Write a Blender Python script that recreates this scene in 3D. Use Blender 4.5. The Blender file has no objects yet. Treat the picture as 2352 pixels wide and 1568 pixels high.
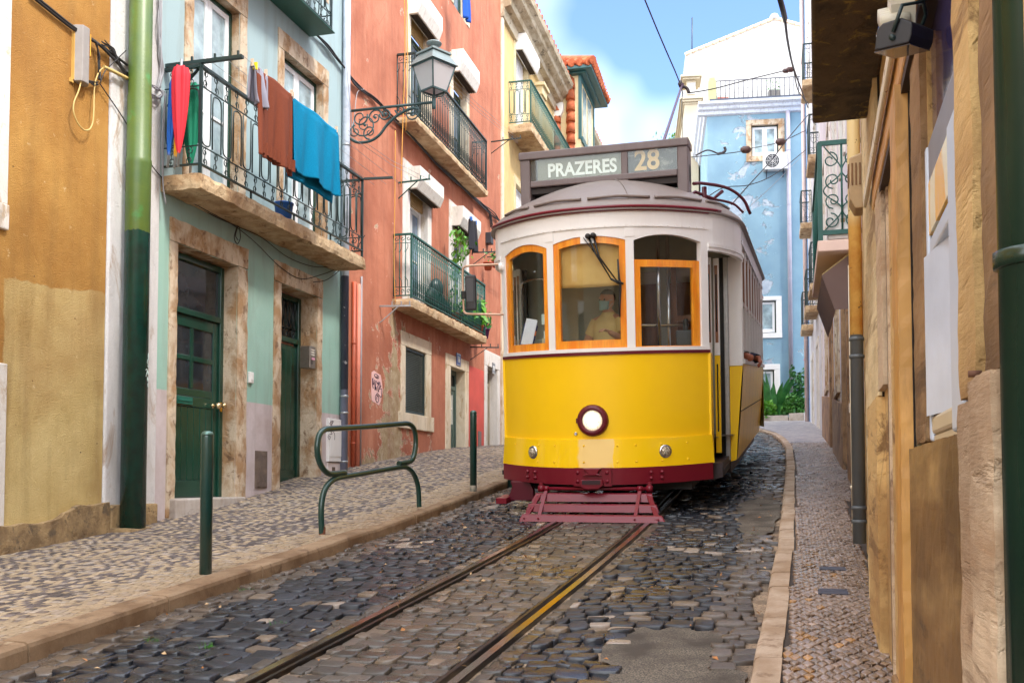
import bpy, bmesh, math, random
import numpy as np
from mathutils import Vector, Matrix
random.seed(7); RNG=np.random.default_rng(11)
SC=bpy.context.scene; COL=SC.collection
PI=math.pi; R=math.radians
# ---------------------------------------------------------------- camera, world, sun, exposure
cam=bpy.data.cameras.new('camera'); cam.sensor_width=36; cam.lens=35.0; cam.clip_end=600; cam.clip_start=.05
PITCH=R(2.5); FPX=2287.0; SHIFT=(316-FPX*math.tan(PITCH))/2352; cam.shift_y=SHIFT
co=bpy.data.objects.new('camera',cam); COL.objects.link(co); co.location=(0,0,0); co.rotation_euler=(R(90)+PITCH,0,0)
SC.camera=co
SUN_EL=R(52); SUN_AZ=R(127)      # azimuth clockwise from +Y: to the right and behind the camera
sdir=Vector((math.sin(SUN_AZ)*math.cos(SUN_EL),math.cos(SUN_AZ)*math.cos(SUN_EL),math.sin(SUN_EL)))
sl=bpy.data.lights.new('sun','SUN'); sl.energy=1.2; sl.angle=R(10); sl.color=(1,.95,.87)
so=bpy.data.objects.new('sun',sl); COL.objects.link(so); so.rotation_euler=sdir.to_track_quat('Z','Y').to_euler(); so.location=(10,-10,40)
W=bpy.data.worlds.new('World'); SC.world=W; W.use_nodes=True
wn=W.node_tree; wn.nodes.clear()
def WN(t,**k):
    n=wn.nodes.new(t)
    for a,b in k.items(): setattr(n,a,b)
    return n
sky=WN('ShaderNodeTexSky'); sky.sky_type='NISHITA'; sky.sun_disc=False; sky.sun_elevation=SUN_EL; sky.sun_rotation=SUN_AZ
sky.air_density=.85; sky.dust_density=.15; sky.ozone_density=2.6
tc=WN('ShaderNodeTexCoord'); mp=WN('ShaderNodeMapping'); mp.inputs['Scale'].default_value=(1,1,1.6); mp.inputs['Location'].default_value=(.35,.2,.1)
cn=WN('ShaderNodeTexNoise'); cn.inputs['Scale'].default_value=1.7; cn.inputs['Detail'].default_value=4; cn.inputs['Roughness'].default_value=.5; cn.inputs['Distortion'].default_value=.3
cr=WN('ShaderNodeValToRGB'); cr.color_ramp.elements[0].position=.36; cr.color_ramp.elements[1].position=.72
cm=WN('ShaderNodeMix',data_type='RGBA'); cm.inputs[7].default_value=(9.5,9.9,10.3,1)
bg=WN('ShaderNodeBackground'); bg.inputs['Strength'].default_value=.13; wo=WN('ShaderNodeOutputWorld')
L=wn.links.new
sx=WN('ShaderNodeSeparateXYZ'); L(tc.outputs['Generated'],sx.inputs[0]); mr=WN('ShaderNodeMapRange'); mr.inputs[1].default_value=.35; mr.inputs[2].default_value=.8; mr.inputs[3].default_value=.16; mr.inputs[4].default_value=-.15; L(sx.outputs[1],mr.inputs[0])
mz=WN('ShaderNodeMapRange'); mz.inputs[1].default_value=.05; mz.inputs[2].default_value=.42; mz.inputs[3].default_value=.20; mz.inputs[4].default_value=0.; L(sx.outputs[2],mz.inputs[0]); ad=WN('ShaderNodeMath',operation='ADD'); L(mr.outputs[0],ad.inputs[0]); L(mz.outputs[0],ad.inputs[1]); a2=WN('ShaderNodeMath',operation='ADD'); L(ad.outputs[0],a2.inputs[1])
L(tc.outputs['Generated'],mp.inputs[0]); L(mp.outputs[0],cn.inputs['Vector']); L(cn.outputs[0],a2.inputs[0]); L(a2.outputs[0],cr.inputs[0]); L(cr.outputs[0],cm.inputs[0])
tn=WN('ShaderNodeMix',data_type='RGBA',blend_type='MULTIPLY'); tn.inputs[0].default_value=1; tn.inputs[7].default_value=(.72,.76,.90,1); L(sky.outputs[0],tn.inputs[6]); L(tn.outputs[2],cm.inputs[6]); L(cm.outputs[2],bg.inputs[0]); L(bg.outputs[0],wo.inputs[0])
SC.view_settings.view_transform='Standard'; SC.view_settings.look='None'; SC.view_settings.exposure=2.0; SC.view_settings.gamma=1
try: SC.cycles.max_bounces=8; SC.cycles.diffuse_bounces=4; SC.cycles.glossy_bounces=4; SC.cycles.transmission_bounces=6; SC.cycles.transparent_max_bounces=12; SC.cycles.use_denoising=True
except Exception: pass
# ---------------------------------------------------------------- survey: the street measured from the camera station
def ray(x,y):
    u=(x-1176)/FPX; v=(784-y)/FPX+SHIFT*2352/FPX
    return np.array([u, math.cos(PITCH)-v*math.sin(PITCH), v*math.cos(PITCH)+math.sin(PITCH)])
SA=R(15.5); CSA,SSA=math.cos(SA),math.sin(SA)
def sz(s): return -1.30+.083*s+.015*(np.clip(s,9,20)-9)
def sl2w(s,l): return s*SSA+l*CSA, s*CSA-l*SSA
def w2sl(x,y): return x*SSA+y*CSA, x*CSA-y*SSA
LB_S=[-20,4,9,11,14,18,24,40]; LB_Z=[.06,.06,.08,.12,.24,.21,.02,-.3]
KL=-3.72
def z_left(s,l):      # left pavement: from the kerb up to the foot of the facades
    w=np.clip((KL-l)/2.75,0,1.1); return sz(s)+.12*(1-w)+np.interp(s,LB_S,LB_Z)*w
def z_right(s,l): return sz(s)+.10
KR_S=[-20,4,8,12,16.2,20,22.1,24.5,27.1,29,31.3,33]; KR_L=[-.18,-.18,-.10,-.06,-.03,-.05,-.10,-.22,-.41,-.65,-1.04,-2.2]
def kr(s): return np.interp(s,KR_S,KR_L)
def atY(x,y,Y):
    r=ray(x,y); return Vector(r*(Y/r[1]))
class Frame:
    """a vertical facade plane: local x along the wall, y into the wall, z up"""
    def __init__(s,o,deg):
        s.o=Vector((o[0],o[1],0)); a=R(deg); s.d=Vector((math.sin(a),math.cos(a),0)); s.n=Vector((-math.cos(a),math.sin(a),0)); s.rot=PI/2-a
        s.M=Matrix.Translation(s.o)@Matrix.Rotation(s.rot,4,'Z')
    def uv(s,x,y,n=0.0):
        r=Vector(ray(x,y)); p=r*((s.o.dot(s.n)+n)/r.dot(s.n))-s.o
        return p.dot(s.d),p.z
    def t(s,x,y,n=0.0): return s.uv(x,y,n)[0]
    def z(s,x,y,n=0.0): return s.uv(x,y,n)[1]
    def loc(s,p): p=Vector(p)-s.o; return Vector((p.dot(s.d),p.dot(s.n),p.z))
# ---------------------------------------------------------------- mesh collecting
def lin(*c):
    if len(c)==1: c=c[0]
    f=lambda v:(v/255/12.92 if v/255<=.04045 else ((v/255+.055)/1.055)**2.4)
    return tuple(f(v) for v in c)
class MB:
    def __init__(s): s.v=[]; s.f=[]; s.sm=[]; s.mi=[]; s.X=None
    def add(s,vs,fs,smooth=False,mi=0):
        b=len(s.v)
        if s.X is not None: vs=[s.X@Vector(p) for p in vs]
        s.v.extend([tuple(p) for p in vs]); s.f.extend([tuple(i+b for i in f) for f in fs]); s.sm.extend([smooth]*len(fs)); s.mi.extend([mi]*len(fs)); return s
    def box(s,x0,x1,y0,y1,z0,z1,mi=0):
        v=[(x0,y0,z0),(x1,y0,z0),(x1,y1,z0),(x0,y1,z0),(x0,y0,z1),(x1,y0,z1),(x1,y1,z1),(x0,y1,z1)]
        return s.add(v,[(0,3,2,1),(4,5,6,7),(0,1,5,4),(1,2,6,5),(2,3,7,6),(3,0,4,7)],mi=mi)
    def cbox(s,c,sx,sy,sz_,rot=None,mi=0):
        c=Vector(c); v=[]
        for k in ((-1,-1,-1),(1,-1,-1),(1,1,-1),(-1,1,-1),(-1,-1,1),(1,-1,1),(1,1,1),(-1,1,1)):
            p=Vector((k[0]*sx/2,k[1]*sy/2,k[2]*sz_/2)); v.append(c+(rot@p if rot else p))
        return s.add(v,[(0,3,2,1),(4,5,6,7),(0,1,5,4),(1,2,6,5),(2,3,7,6),(3,0,4,7)],mi=mi)
    def bar(s,p,q,w,h,up=(0,0,1),mi=0):
        p,q=Vector(p),Vector(q); d=q-p; Ln=d.length
        if Ln<1e-6: return s
        d/=Ln; u=Vector(up)
        if abs(d.dot(u))>.98: u=Vector((1,0,0)) if abs(d.x)<.9 else Vector((0,1,0))
        r=d.cross(u).normalized(); u=r.cross(d)
        return s.cbox((p+q)/2,Ln,w,h,Matrix((d,r,u)).transposed(),mi)
    def tube(s,pts,r,n=6,closed=False,cap=True,mi=0,smooth=True):
        P=[Vector(p) for p in pts]; m=len(P)
        if m<2: return s
        rs=r if isinstance(r,(list,tuple)) else [r]*m
        T=[]
        for i in range(m):
            a=P[(i-1)%m] if (closed or i>0) else P[i]; b=P[(i+1)%m] if (closed or i<m-1) else P[i]
            t=(b-a); T.append(t.normalized() if t.length>1e-9 else Vector((0,0,1)))
        u=Vector((0,0,1)) if abs(T[0].z)<.9 else Vector((1,0,0)); u=(u-T[0]*u.dot(T[0])).normalized(); vs=[]
        for i in range(m):
            u=u-T[i]*u.dot(T[i]); u=u.normalized() if u.length>1e-6 else T[i].orthogonal().normalized(); w=T[i].cross(u)
            for k in range(n):
                a=2*PI*k/n; vs.append(P[i]+(u*math.cos(a)+w*math.sin(a))*rs[i])
        fs=[]
        for i in range(m if closed else m-1):
            j=(i+1)%m
            for k in range(n): fs.append((i*n+k,i*n+(k+1)%n,j*n+(k+1)%n,j*n+k))
        s.add(vs,fs,smooth,mi)
        if cap and not closed:
            s.f.append(tuple(len(s.v)-len(vs)+k for k in range(n))[::-1]); s.sm.append(False); s.mi.append(mi)
            s.f.append(tuple(len(s.v)-n+k for k in range(n))); s.sm.append(False); s.mi.append(mi)
        return s
    def lathe(s,prof,n=24,M=None,mi=0,smooth=True,cap=True):
        vs=[]; fs=[]
        for r,z in prof:
            for k in range(n): a=2*PI*k/n; vs.append(Vector((r*math.cos(a),r*math.sin(a),z)))
        for i in range(len(prof)-1):
            for k in range(n): fs.append((i*n+k,i*n+(k+1)%n,(i+1)*n+(k+1)%n,(i+1)*n+k))
        if cap:
            if prof[0][0]>1e-4: fs.append(tuple(range(n))[::-1])
            if prof[-1][0]>1e-4: fs.append(tuple((len(prof)-1)*n+k for k in range(n)))
        if M is not None: vs=[M@v for v in vs]
        return s.add(vs,fs,smooth,mi)
    def prism(s,poly,a,b,plane='xz',mi=0):
        """polygon in a plane, extruded along the third axis from a to b"""
        mk={'xz':lambda p,h:(p[0],h,p[1]),'xy':lambda p,h:(p[0],p[1],h),'yz':lambda p,h:(h,p[0],p[1])}[plane]
        n=len(poly); v=[mk(p,a) for p in poly]+[mk(p,b) for p in poly]
        fs=[tuple(range(n)),tuple(range(n,2*n))[::-1]]+[(i,i+n,(i+1)%n+n,(i+1)%n) for i in range(n)]
        return s.add(v,fs,mi=mi)
    def grid(s,fn,nu,nv,smooth=True,mi=0):
        v=[fn(i/nu,j/nv) for j in range(nv+1) for i in range(nu+1)]
        f=[(j*(nu+1)+i,j*(nu+1)+i+1,(j+1)*(nu+1)+i+1,(j+1)*(nu+1)+i) for j in range(nv) for i in range(nu)]
        return s.add(v,f,smooth,mi)
    def rough_box(s,x0,x1,y0,y1,z0,z1,amp=.008,step=.07,mi=0,freq=7.0):
        from mathutils import noise as NZ
        def disp(p):
            q=Vector(p)*freq; v=NZ.noise_vector(q)*amp+NZ.noise_vector(q*3.1)*amp*.5
            ex=min(abs(p[0]-x0),abs(x1-p[0])); ey=min(abs(p[1]-y0),abs(y1-p[1])); ez=min(abs(p[2]-z0),abs(z1-p[2])); k=sum(e<1e-6 for e in (ex,ey,ez))
            if k>=2:
                c=Vector(((x0+x1)/2,(y0+y1)/2,(z0+z1)/2)); d=Vector((( -1 if p[0]>c.x else 1)*(ex<1e-6),(-1 if p[1]>c.y else 1)*(ey<1e-6),(-1 if p[2]>c.z else 1)*(ez<1e-6))); v+=d*amp*(.5+1.4*max(0,NZ.noise(q*.7)))
            return Vector(p)+v
        def face(o,u,w,lu,lw):
            nu,nw=max(1,round(lu/step)),max(1,round(lw/step)); o,u,w=Vector(o),Vector(u),Vector(w)
            s.grid(lambda a,b: disp(o+u*lu*a+w*lw*b),nu,nw,False,mi)
        X,Y,Z=x1-x0,y1-y0,z1-z0
        face((x0,y0,z0),(1,0,0),(0,0,1),X,Z); face((x1,y1,z0),(-1,0,0),(0,0,1),X,Z); face((x0,y1,z0),(0,-1,0),(0,0,1),Y,Z); face((x1,y0,z0),(0,1,0),(0,0,1),Y,Z); face((x0,y0,z1),(1,0,0),(0,1,0),X,Y); face((x0,y1,z0),(1,0,0),(0,-1,0),X,Y); return s
    def wall(s,x0,x1,z0,z1,y,holes,depth=.25,mi=0,reveal=True):
        xs=sorted({x0,x1,*[h[0] for h in holes],*[h[1] for h in holes]}); zs=sorted({z0,z1,*[h[2] for h in holes],*[h[3] for h in holes]})
        xs=[x for x in xs if x0<=x<=x1]; zs=[z for z in zs if z0<=z<=z1]
        for i in range(len(xs)-1):
            for j in range(len(zs)-1):
                cx,cz=(xs[i]+xs[i+1])/2,(zs[j]+zs[j+1])/2
                if any(h[0]<cx<h[1] and h[2]<cz<h[3] for h in holes): continue
                s.add([(xs[i],y,zs[j]),(xs[i+1],y,zs[j]),(xs[i+1],y,zs[j+1]),(xs[i],y,zs[j+1])],[(0,1,2,3)],mi=mi)
        if reveal:
            for a,b,c,d in holes:
                s.add([(a,y,c),(b,y,c),(b,y,d),(a,y,d),(a,y+depth,c),(b,y+depth,c),(b,y+depth,d),(a,y+depth,d)],[(0,4,5,1),(1,5,6,2),(2,6,7,3),(3,7,4,0)],mi=mi)
        return s
    def build(s,name,mats,parent=None,bevel=0,seg=2,origin=None,subd=0,solid=0):
        me=bpy.data.meshes.new(name)
        if not isinstance(mats,(list,tuple)): mats=[mats]
        vs=s.v; off=Vector((0,0,0))
        if parent is None and vs:
            a=np.array(vs); off=Vector(origin) if origin is not None else Vector(((a[:,0].min()+a[:,0].max())/2,(a[:,1].min()+a[:,1].max())/2,a[:,2].min()))
            vs=[tuple(Vector(p)-off) for p in vs]
        me.from_pydata(vs,[],s.f)
        for m in mats: me.materials.append(m)
        me.polygons.foreach_set('use_smooth',s.sm); me.polygons.foreach_set('material_index',s.mi); me.update()
        o=bpy.data.objects.new(name,me); COL.objects.link(o); o.parent=parent; o.location=off
        if solid: m=o.modifiers.new('solid','SOLIDIFY'); m.thickness=solid; m.offset=0
        if bevel: m=o.modifiers.new('bevel','BEVEL'); m.width=bevel; m.segments=seg; m.limit_method='ANGLE'; m.angle_limit=R(40)
        if subd: m=o.modifiers.new('subd','SUBSURF'); m.levels=m.render_levels=subd
        return o
def tag(o,label=None,cat=None,group=None,kind=None):
    if label: o['label']=label
    if cat: o['category']=cat
    if group: o['group']=group
    if kind: o['kind']=kind
    return o
def thing(name,label,cat,loc=(0,0,0),rot=0,group=None,M=None):
    o=bpy.data.objects.new(name,None); o.empty_display_size=.2; COL.objects.link(o)
    if M is not None: o.matrix_world=M
    else: o.location=loc; o.rotation_euler=(0,0,rot)
    return tag(o,label,cat,group)
def at_frame(name,label,cat,F,t,y,z,group=None):
    return thing(name,label,cat,F.M@Vector((t,y,z)),F.rot,group)
def dup(o,parent=None):
    c=o.copy(); COL.objects.link(c); c.parent=parent
    for ch in o.children: dup(ch,c)
    return c
# ---------------------------------------------------------------- materials
class NT:
    def __init__(s,name):
        s.m=bpy.data.materials.new(name); s.m.use_nodes=True; s.t=s.m.node_tree; s.b=s.t.nodes['Principled BSDF']
        s.tc=s.t.nodes.new('ShaderNodeTexCoord'); s.vec=s.tc.outputs['Object']
    def n(s,t,**k):
        x=s.t.nodes.new(t)
        for a,b in k.items(): setattr(x,a,b)
        return x
    def l(s,a,b): s.t.links.new(a,b)
    def put(s,sock,v):
        if isinstance(v,(int,float)): sock.default_value=v
        elif isinstance(v,(tuple,list)): sock.default_value=(*v,1) if len(v)==3 and sock.type=='RGBA' else v
        else: s.l(v,sock)
    def map(s,scale=(1,1,1),loc=(0,0,0),vec=None):
        m=s.n('ShaderNodeMapping'); s.l(vec or s.vec,m.inputs[0]); m.inputs['Scale'].default_value=scale; m.inputs['Location'].default_value=loc; return m.outputs[0]
    def noise(s,scale,detail=4,rough=.55,dist=0,vec=None):
        x=s.n('ShaderNodeTexNoise'); s.l(vec or s.vec,x.inputs['Vector']); x.inputs['Scale'].default_value=scale; x.inputs['Detail'].default_value=detail; x.inputs['Roughness'].default_value=rough; x.inputs['Distortion'].default_value=dist; return x.outputs[0]
    def voro(s,scale,feat='F1',out=0,vec=None):
        x=s.n('ShaderNodeTexVoronoi',feature=feat); s.l(vec or s.vec,x.inputs['Vector']); x.inputs['Scale'].default_value=scale; return x.outputs[out]
    def step(s,f,a,b):
        x=s.n('ShaderNodeMapRange',clamp=True); s.put(x.inputs[0],f); x.inputs[1].default_value=a; x.inputs[2].default_value=b; return x.outputs[0]
    def math(s,op,a,b=0.0,c=None):
        x=s.n('ShaderNodeMath',operation=op); s.put(x.inputs[0],a); s.put(x.inputs[1],b)
        if c is not None: s.put(x.inputs[2],c)
        return x.outputs[0]
    def mix(s,f,a,b,mode='MIX'):
        x=s.n('ShaderNodeMix',data_type='RGBA',blend_type=mode); s.put(x.inputs[0],f); s.put(x.inputs[6],a); s.put(x.inputs[7],b); return x.outputs[2]
    def xyz(s,vec=None):
        x=s.n('ShaderNodeSeparateXYZ'); s.l(vec or s.vec,x.inputs[0]); return x.outputs
    def bump(s,h,strength=.3,dist=.01):
        x=s.n('ShaderNodeBump'); x.inputs['Strength'].default_value=strength; x.inputs['Distance'].default_value=dist; s.l(h,x.inputs['Height']); s.l(x.outputs[0],s.b.inputs['Normal']); return x
    def done(s,col=None,rough=.6,metal=0,spec=.5,coat=0):
        if col is not None: s.put(s.b.inputs['Base Color'],col)
        s.put(s.b.inputs['Roughness'],rough); s.put(s.b.inputs['Metallic'],metal); s.b.inputs['Specular IOR Level'].default_value=spec
        if coat: s.b.inputs['Coat Weight'].default_value=coat; s.b.inputs['Coat Roughness'].default_value=.08
        return s.m
    def cracks(s,scale,width=.012,thr=.55,seed=0.0):
        d=s.noise(scale*1.3,4,.6); w=s.n('ShaderNodeVectorMath',operation='ADD'); x=s.n('ShaderNodeVectorMath',operation='SCALE'); cc=s.n('ShaderNodeCombineXYZ'); s.l(d,cc.inputs[0]); s.l(d,cc.inputs[2]); s.l(cc.outputs[0],x.inputs[0]); x.inputs['Scale'].default_value=.35; s.l(s.map((1,1,1),(seed,seed*.7,seed*1.3)),w.inputs[0]); s.l(x.outputs[0],w.inputs[1])
        e=s.voro(scale,'DISTANCE_TO_EDGE',vec=w.outputs[0]); return s.math('MULTIPLY',s.step(e,width,width*.3),s.step(s.noise(scale*.8,3,vec=s.map((1,1,1),(seed+3,1,2))),thr,thr+.05))
    def drips(s,scale=6,lo=.52,hi=.72,stretch=.12): return s.step(s.noise(scale,6,.65,.2,vec=s.map((1,1,stretch))),lo,hi)
    def vary(s,col,amt=.15,scale=2.5,detail=5,vec=None):
        f=s.noise(scale,detail,.6,vec=vec); g=s.step(f,.3,.7)
        return s.mix(g,tuple(c*(1-amt) for c in col),tuple(min(1,c*(1+amt)) for c in col))
def paint(name,col,rough=.45,amt=.12,scale=4,bumps=.08,bscale=60,metal=0,spec=.5,coat=0,chips=None,chip_at=.68,dirt=None,streak=True):
    k=NT(name); c=k.vary(col,amt,scale)
    if dirt:
        d=k.step(k.noise(6,6,.65,vec=k.map((3,3,.5)) if streak else None),.5,.75); c=k.mix(k.math('MULTIPLY',d,.6),c,dirt)
    if chips:
        d=k.step(k.noise(22,5,.6),chip_at,chip_at+.03); c=k.mix(d,c,chips)
    if bumps: k.bump(k.noise(bscale,3),bumps,.004)
    return k.done(c,k.step(k.noise(9,3),-.2,1.2) if False else rough,metal,spec,coat)
def flat(name,col,rough=.6,metal=0,spec=.5): 
    k=NT(name); return k.done(k.vary(col,.06,8),rough,metal,spec)
def stone(name,col,col2,col3=None,rough=.75,scale=3,stretch=(1,1,.45),bumps=.5,lo=.42,hi=.62,pits=True,grime=.25,crack=True):
    k=NT(name); v=k.map(stretch); sx=stretch[0]; B=k.map((sx,1,1))
    c=k.mix(k.step(k.noise(scale,8,.62,.4,vec=v),lo,hi),col,col2)
    if col3: c=k.mix(k.math('MULTIPLY',k.step(k.noise(scale*2.1,9,.68,.6,vec=k.map(stretch,(3.1,1.7,5.2))),.56,.64),.85),c,col3)
    c=k.mix(k.math('MULTIPLY',k.step(k.noise(70,4,.7,vec=B),.35,.75),.35),c,tuple(x*.62 for x in col))
    if grime: c=k.mix(k.math('MULTIPLY',k.step(k.noise(5,6,.65,.2,vec=k.map((sx,1,.3))),.46,.66),grime),c,tuple(x*.45 for x in col2))
    if crack: c=k.mix(k.math('MULTIPLY',k.cracks(2.6,.008,.55),.35),c,tuple(x*.35 for x in col2))
    h=k.noise(28,8,.7,vec=B)
    if pits: h=k.math('ADD',h,k.math('MULTIPLY',k.step(k.noise(14,5,.6,vec=B),.3,.42),.6))
    k.bump(h,bumps,.012)
    return k.done(c,rough)
def glass(name,tint=(.9,.95,.95),rough=.02):
    """window pane: a thin sheet that reflects by angle and lets the rest through"""
    k=NT(name); t=k.n('ShaderNodeBsdfTransparent'); t.inputs[0].default_value=(*tint,1); g=k.n('ShaderNodeBsdfGlossy'); g.inputs['Roughness'].default_value=rough
    ge=k.n('ShaderNodeNewGeometry'); dt=k.n('ShaderNodeVectorMath',operation='DOT_PRODUCT'); k.l(ge.outputs['Normal'],dt.inputs[0]); k.l(ge.outputs['Incoming'],dt.inputs[1])
    f=k.math('MULTIPLY_ADD',k.math('POWER',k.math('SUBTRACT',1.0,k.math('ABSOLUTE',dt.outputs['Value'])),5.0),.9,.03)
    mx=k.n('ShaderNodeMixShader'); k.l(f,mx.inputs[0]); k.l(t.outputs[0],mx.inputs[1]); k.l(g.outputs[0],mx.inputs[2])
    out=[n for n in k.t.nodes if n.type=='OUTPUT_MATERIAL'][0]; k.l(mx.outputs[0],out.inputs[0]); return k.m
def darkglass(name,col=(.02,.025,.03),rough=.06):
    k=NT(name); k.bump(k.noise(2.2,2),.04,.02); return k.done(k.vary(col,.5,3),rough,0,.6)
# ---------------------------------------------------------------- ground, road, pavements, kerbs, rails
def wall_lat_r(s): return np.interp(s,[-20,4.4,7.85,11.3,11.31,15.2,34,45],[.28,.42,.50,.56,.70,.80,.86,.9])
def gmat():
    k=NT('packed_earth'); return k.done(k.vary(lin(120,105,85),.2,.5),.95)
gb=MB()
gs=[-30,-10,0,4,8,12,16,20,25,30,35,40,50,70,120]; gl=[-90,-30,-9,-3.7,-1.9,-.1,.9,9,30,90]
gb.grid(lambda u,v:(lambda s,l:(*sl2w(s,l),float(sz(min(s,60)))-.12-(1.5 if s>60 else 0)))(gs[round(v*(len(gs)-1))],gl[round(u*(len(gl)-1))]),len(gl)-1,len(gs)-1)
tag(gb.build('ground',gmat(),origin=(0,0,0)),kind='structure')
def colmat(name,rough_lo,rough_hi,spec=.5,bs=.35,bscale=60,wet=None,dist=.006):
    k=NT(name); a=k.n('ShaderNodeAttribute',attribute_name='Col'); c=a.outputs['Color']
    c=k.mix(k.math('MULTIPLY',k.step(k.noise(45,6,.7),.35,.7),.55),c,k.mix(.62,c,(.0,.0,.0)))
    n=k.step(k.noise(1.1,4,.6),.38,.62) if wet is None else k.step(k.noise(wet,4,.6),.4,.6)
    k.bump(k.noise(bscale,5,.65),bs,dist)
    r=k.math('ADD',k.math('MULTIPLY',n,rough_hi-rough_lo),rough_lo); r=k.math('ADD',r,k.math('MULTIPLY',k.math('SUBTRACT',k.noise(30,3),.5),.25))
    return k.done(c,r,0,spec)
def stones(name,Q,zf,h,col,mat,inset=.008,oct_=True,round_=.3,tilt=.0,base=-.03,label=None,kind='structure'):
    """Q (N,4,2) corner points in street coordinates; every stone is its own rounded block"""
    N=len(Q); c=Q.mean(1,keepdims=True)
    d=Q-c; ln=np.linalg.norm(d,axis=2,keepdims=True); Q=c+d*np.clip((ln-inset*1.3)/ln,.3,1)
    if oct_:
        A=np.roll(Q,-1,1); P=np.stack([Q+(A-Q)*round_*.8, A+(Q-A)*round_*.8],2).reshape(N,8,2); m=8
        P=P+RNG.normal(0,.0025,P.shape)
    else: P=Q; m=4
    c=P.mean(1,keepdims=True)
    rings=[(1.0,base),(0.99,.62),(.95,.92),(.80,1.0)] if oct_ else [(1.0,base),(.97,.88),(.86,1.0)]
    k=len(rings); V=np.zeros((N,k,m,3)); tl=RNG.normal(0,tilt,(N,1,2))
    for i,(sc,hz) in enumerate(rings):
        p=c+(P-c)*sc; s,l=p[...,0],p[...,1]; x,y=sl2w(s,l)
        V[:,i,:,0]=x; V[:,i,:,1]=y
        t=((p-c)*tl).sum(-1)
        V[:,i,:,2]=zf(s,l)+(base if i==0 else h[:,None]*hz+t)
    nv=k*m; idx=np.arange(N)[:,None]*nv; quads=[]
    for i in range(k-1):
        for j in range(m): quads.append([i*m+j,i*m+(j+1)%m,(i+1)*m+(j+1)%m,(i+1)*m+j])
    q=np.array(quads); F4=(idx[:,:,None]+q[None]).reshape(-1,4)
    # orientation: make tops face up
    top=idx+np.arange((k-1)*m,k*m)[None]
    me=bpy.data.meshes.new(name); verts=V.reshape(-1,3); nl=F4.size+top.size
    me.vertices.add(len(verts)); me.vertices.foreach_set('co',verts.ravel())
    me.loops.add(nl); me.loops.foreach_set('vertex_index',np.concatenate([F4.ravel(),top.ravel()]).astype(np.int32))
    np_=len(F4)+N; me.polygons.add(np_)
    st=np.concatenate([np.arange(len(F4))*4,F4.size+np.arange(N)*m]).astype(np.int32); me.polygons.foreach_set('loop_start',st)
    me.polygons.foreach_set('use_smooth',np.ones(np_,bool)); me.update(calc_edges=True); me.validate()
    a=me.color_attributes.new('Col','FLOAT_COLOR','POINT'); cc=np.ones((N,nv,4)); cc[:,:,:3]=col[:,None,:]; a.data.foreach_set('color',cc.ravel())
    bm=bmesh.new(); bm.from_mesh(me); bmesh.ops.recalc_face_normals(bm,faces=bm.faces); bm.to_mesh(me); bm.free()
    me.materials.append(mat); o=bpy.data.objects.new(name,me); COL.objects.link(o); return tag(o,kind=kind)
def vnoise(s,l,f,seed):
    return (np.sin(s*f*1.7+seed)+np.sin(l*f*2.3+seed*2.1)+np.sin((s+l)*f*1.1+seed*.7)+np.sin((s-1.6*l)*f*.8-seed))/4
def rows(s0,s1,l0,l1,rh,cw,wave=.03,jit=.012,seed=1,arc=0.0):
    out=[]; s=s0; i=0
    off=lambda ss,l: wave*math.sin(l*2.1+ss*.6+seed)+wave*.6*math.sin(l*5.3-ss*.9+seed)+arc*(l-(l0+l1)/2)**2
    while s<s1:
        hgt=rh*random.uniform(.85,1.18); l=l0-random.uniform(0,cw); 
        while l<l1:
            w=cw*random.uniform(.72,1.35); a,b=max(l,l0),min(l+w,l1)
            if b-a>cw*.35:
                j=lambda: random.uniform(-jit,jit)
                out.append([(s+off(s,a)+j(),a+j()),(s+off(s,b)+j(),b+j()),(s+hgt+off(s+hgt,b)+j(),b+j()),(s+hgt+off(s+hgt,a)+j(),a+j())])
            l+=w
        s+=hgt; i+=1
    return np.array(out)
GAUGE=.90
def rail_c(s): return np.interp(s,[-10,4.3,7,10.25,14,18,22,26,30,36],[-2.15,-1.93,-1.86,-1.81,-1.82,-1.86,-1.98,-2.3,-3.0,-5.0])
# bed under the cobbles: sandy joints
def bedmat():
    k=NT('sandy_joint'); c=k.mix(k.step(k.noise(3,5,.6),.4,.62),lin(88,74,62),lin(176,150,122)); c=k.mix(k.step(k.noise(60,4,.7),.45,.7),c,lin(60,50,42))
    k.bump(k.noise(90,4),.5,.01); return k.done(c,.9)
bed=MB(); ss=np.linspace(-8,42,101); 
bed.grid(lambda u,v:(lambda s:(*sl2w(s,l0),float(sz(s))+.004) if False else (lambda l:(*sl2w(s,l),float(sz(s))+.012))(KL+u*(0.05-KL)))(-8+50*v),4,100)
tag(bed.build('road',bedmat(),origin=(0,0,0)),kind='structure')
PATCH=[]  # asphalt repair patches on the right side of the road (street coordinates centre, radii)
PATCHES=[(4.95,-.62,.62,.26),(4.45,-.50,.35,.30),(10.6,-.30,1.5,.22)]
def in_patch(s,l): return any(((s-a)/c)**2+((l-b)/d)**2<1+.25*math.sin(9*s+5*l) for a,b,c,d in PATCHES)
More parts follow.
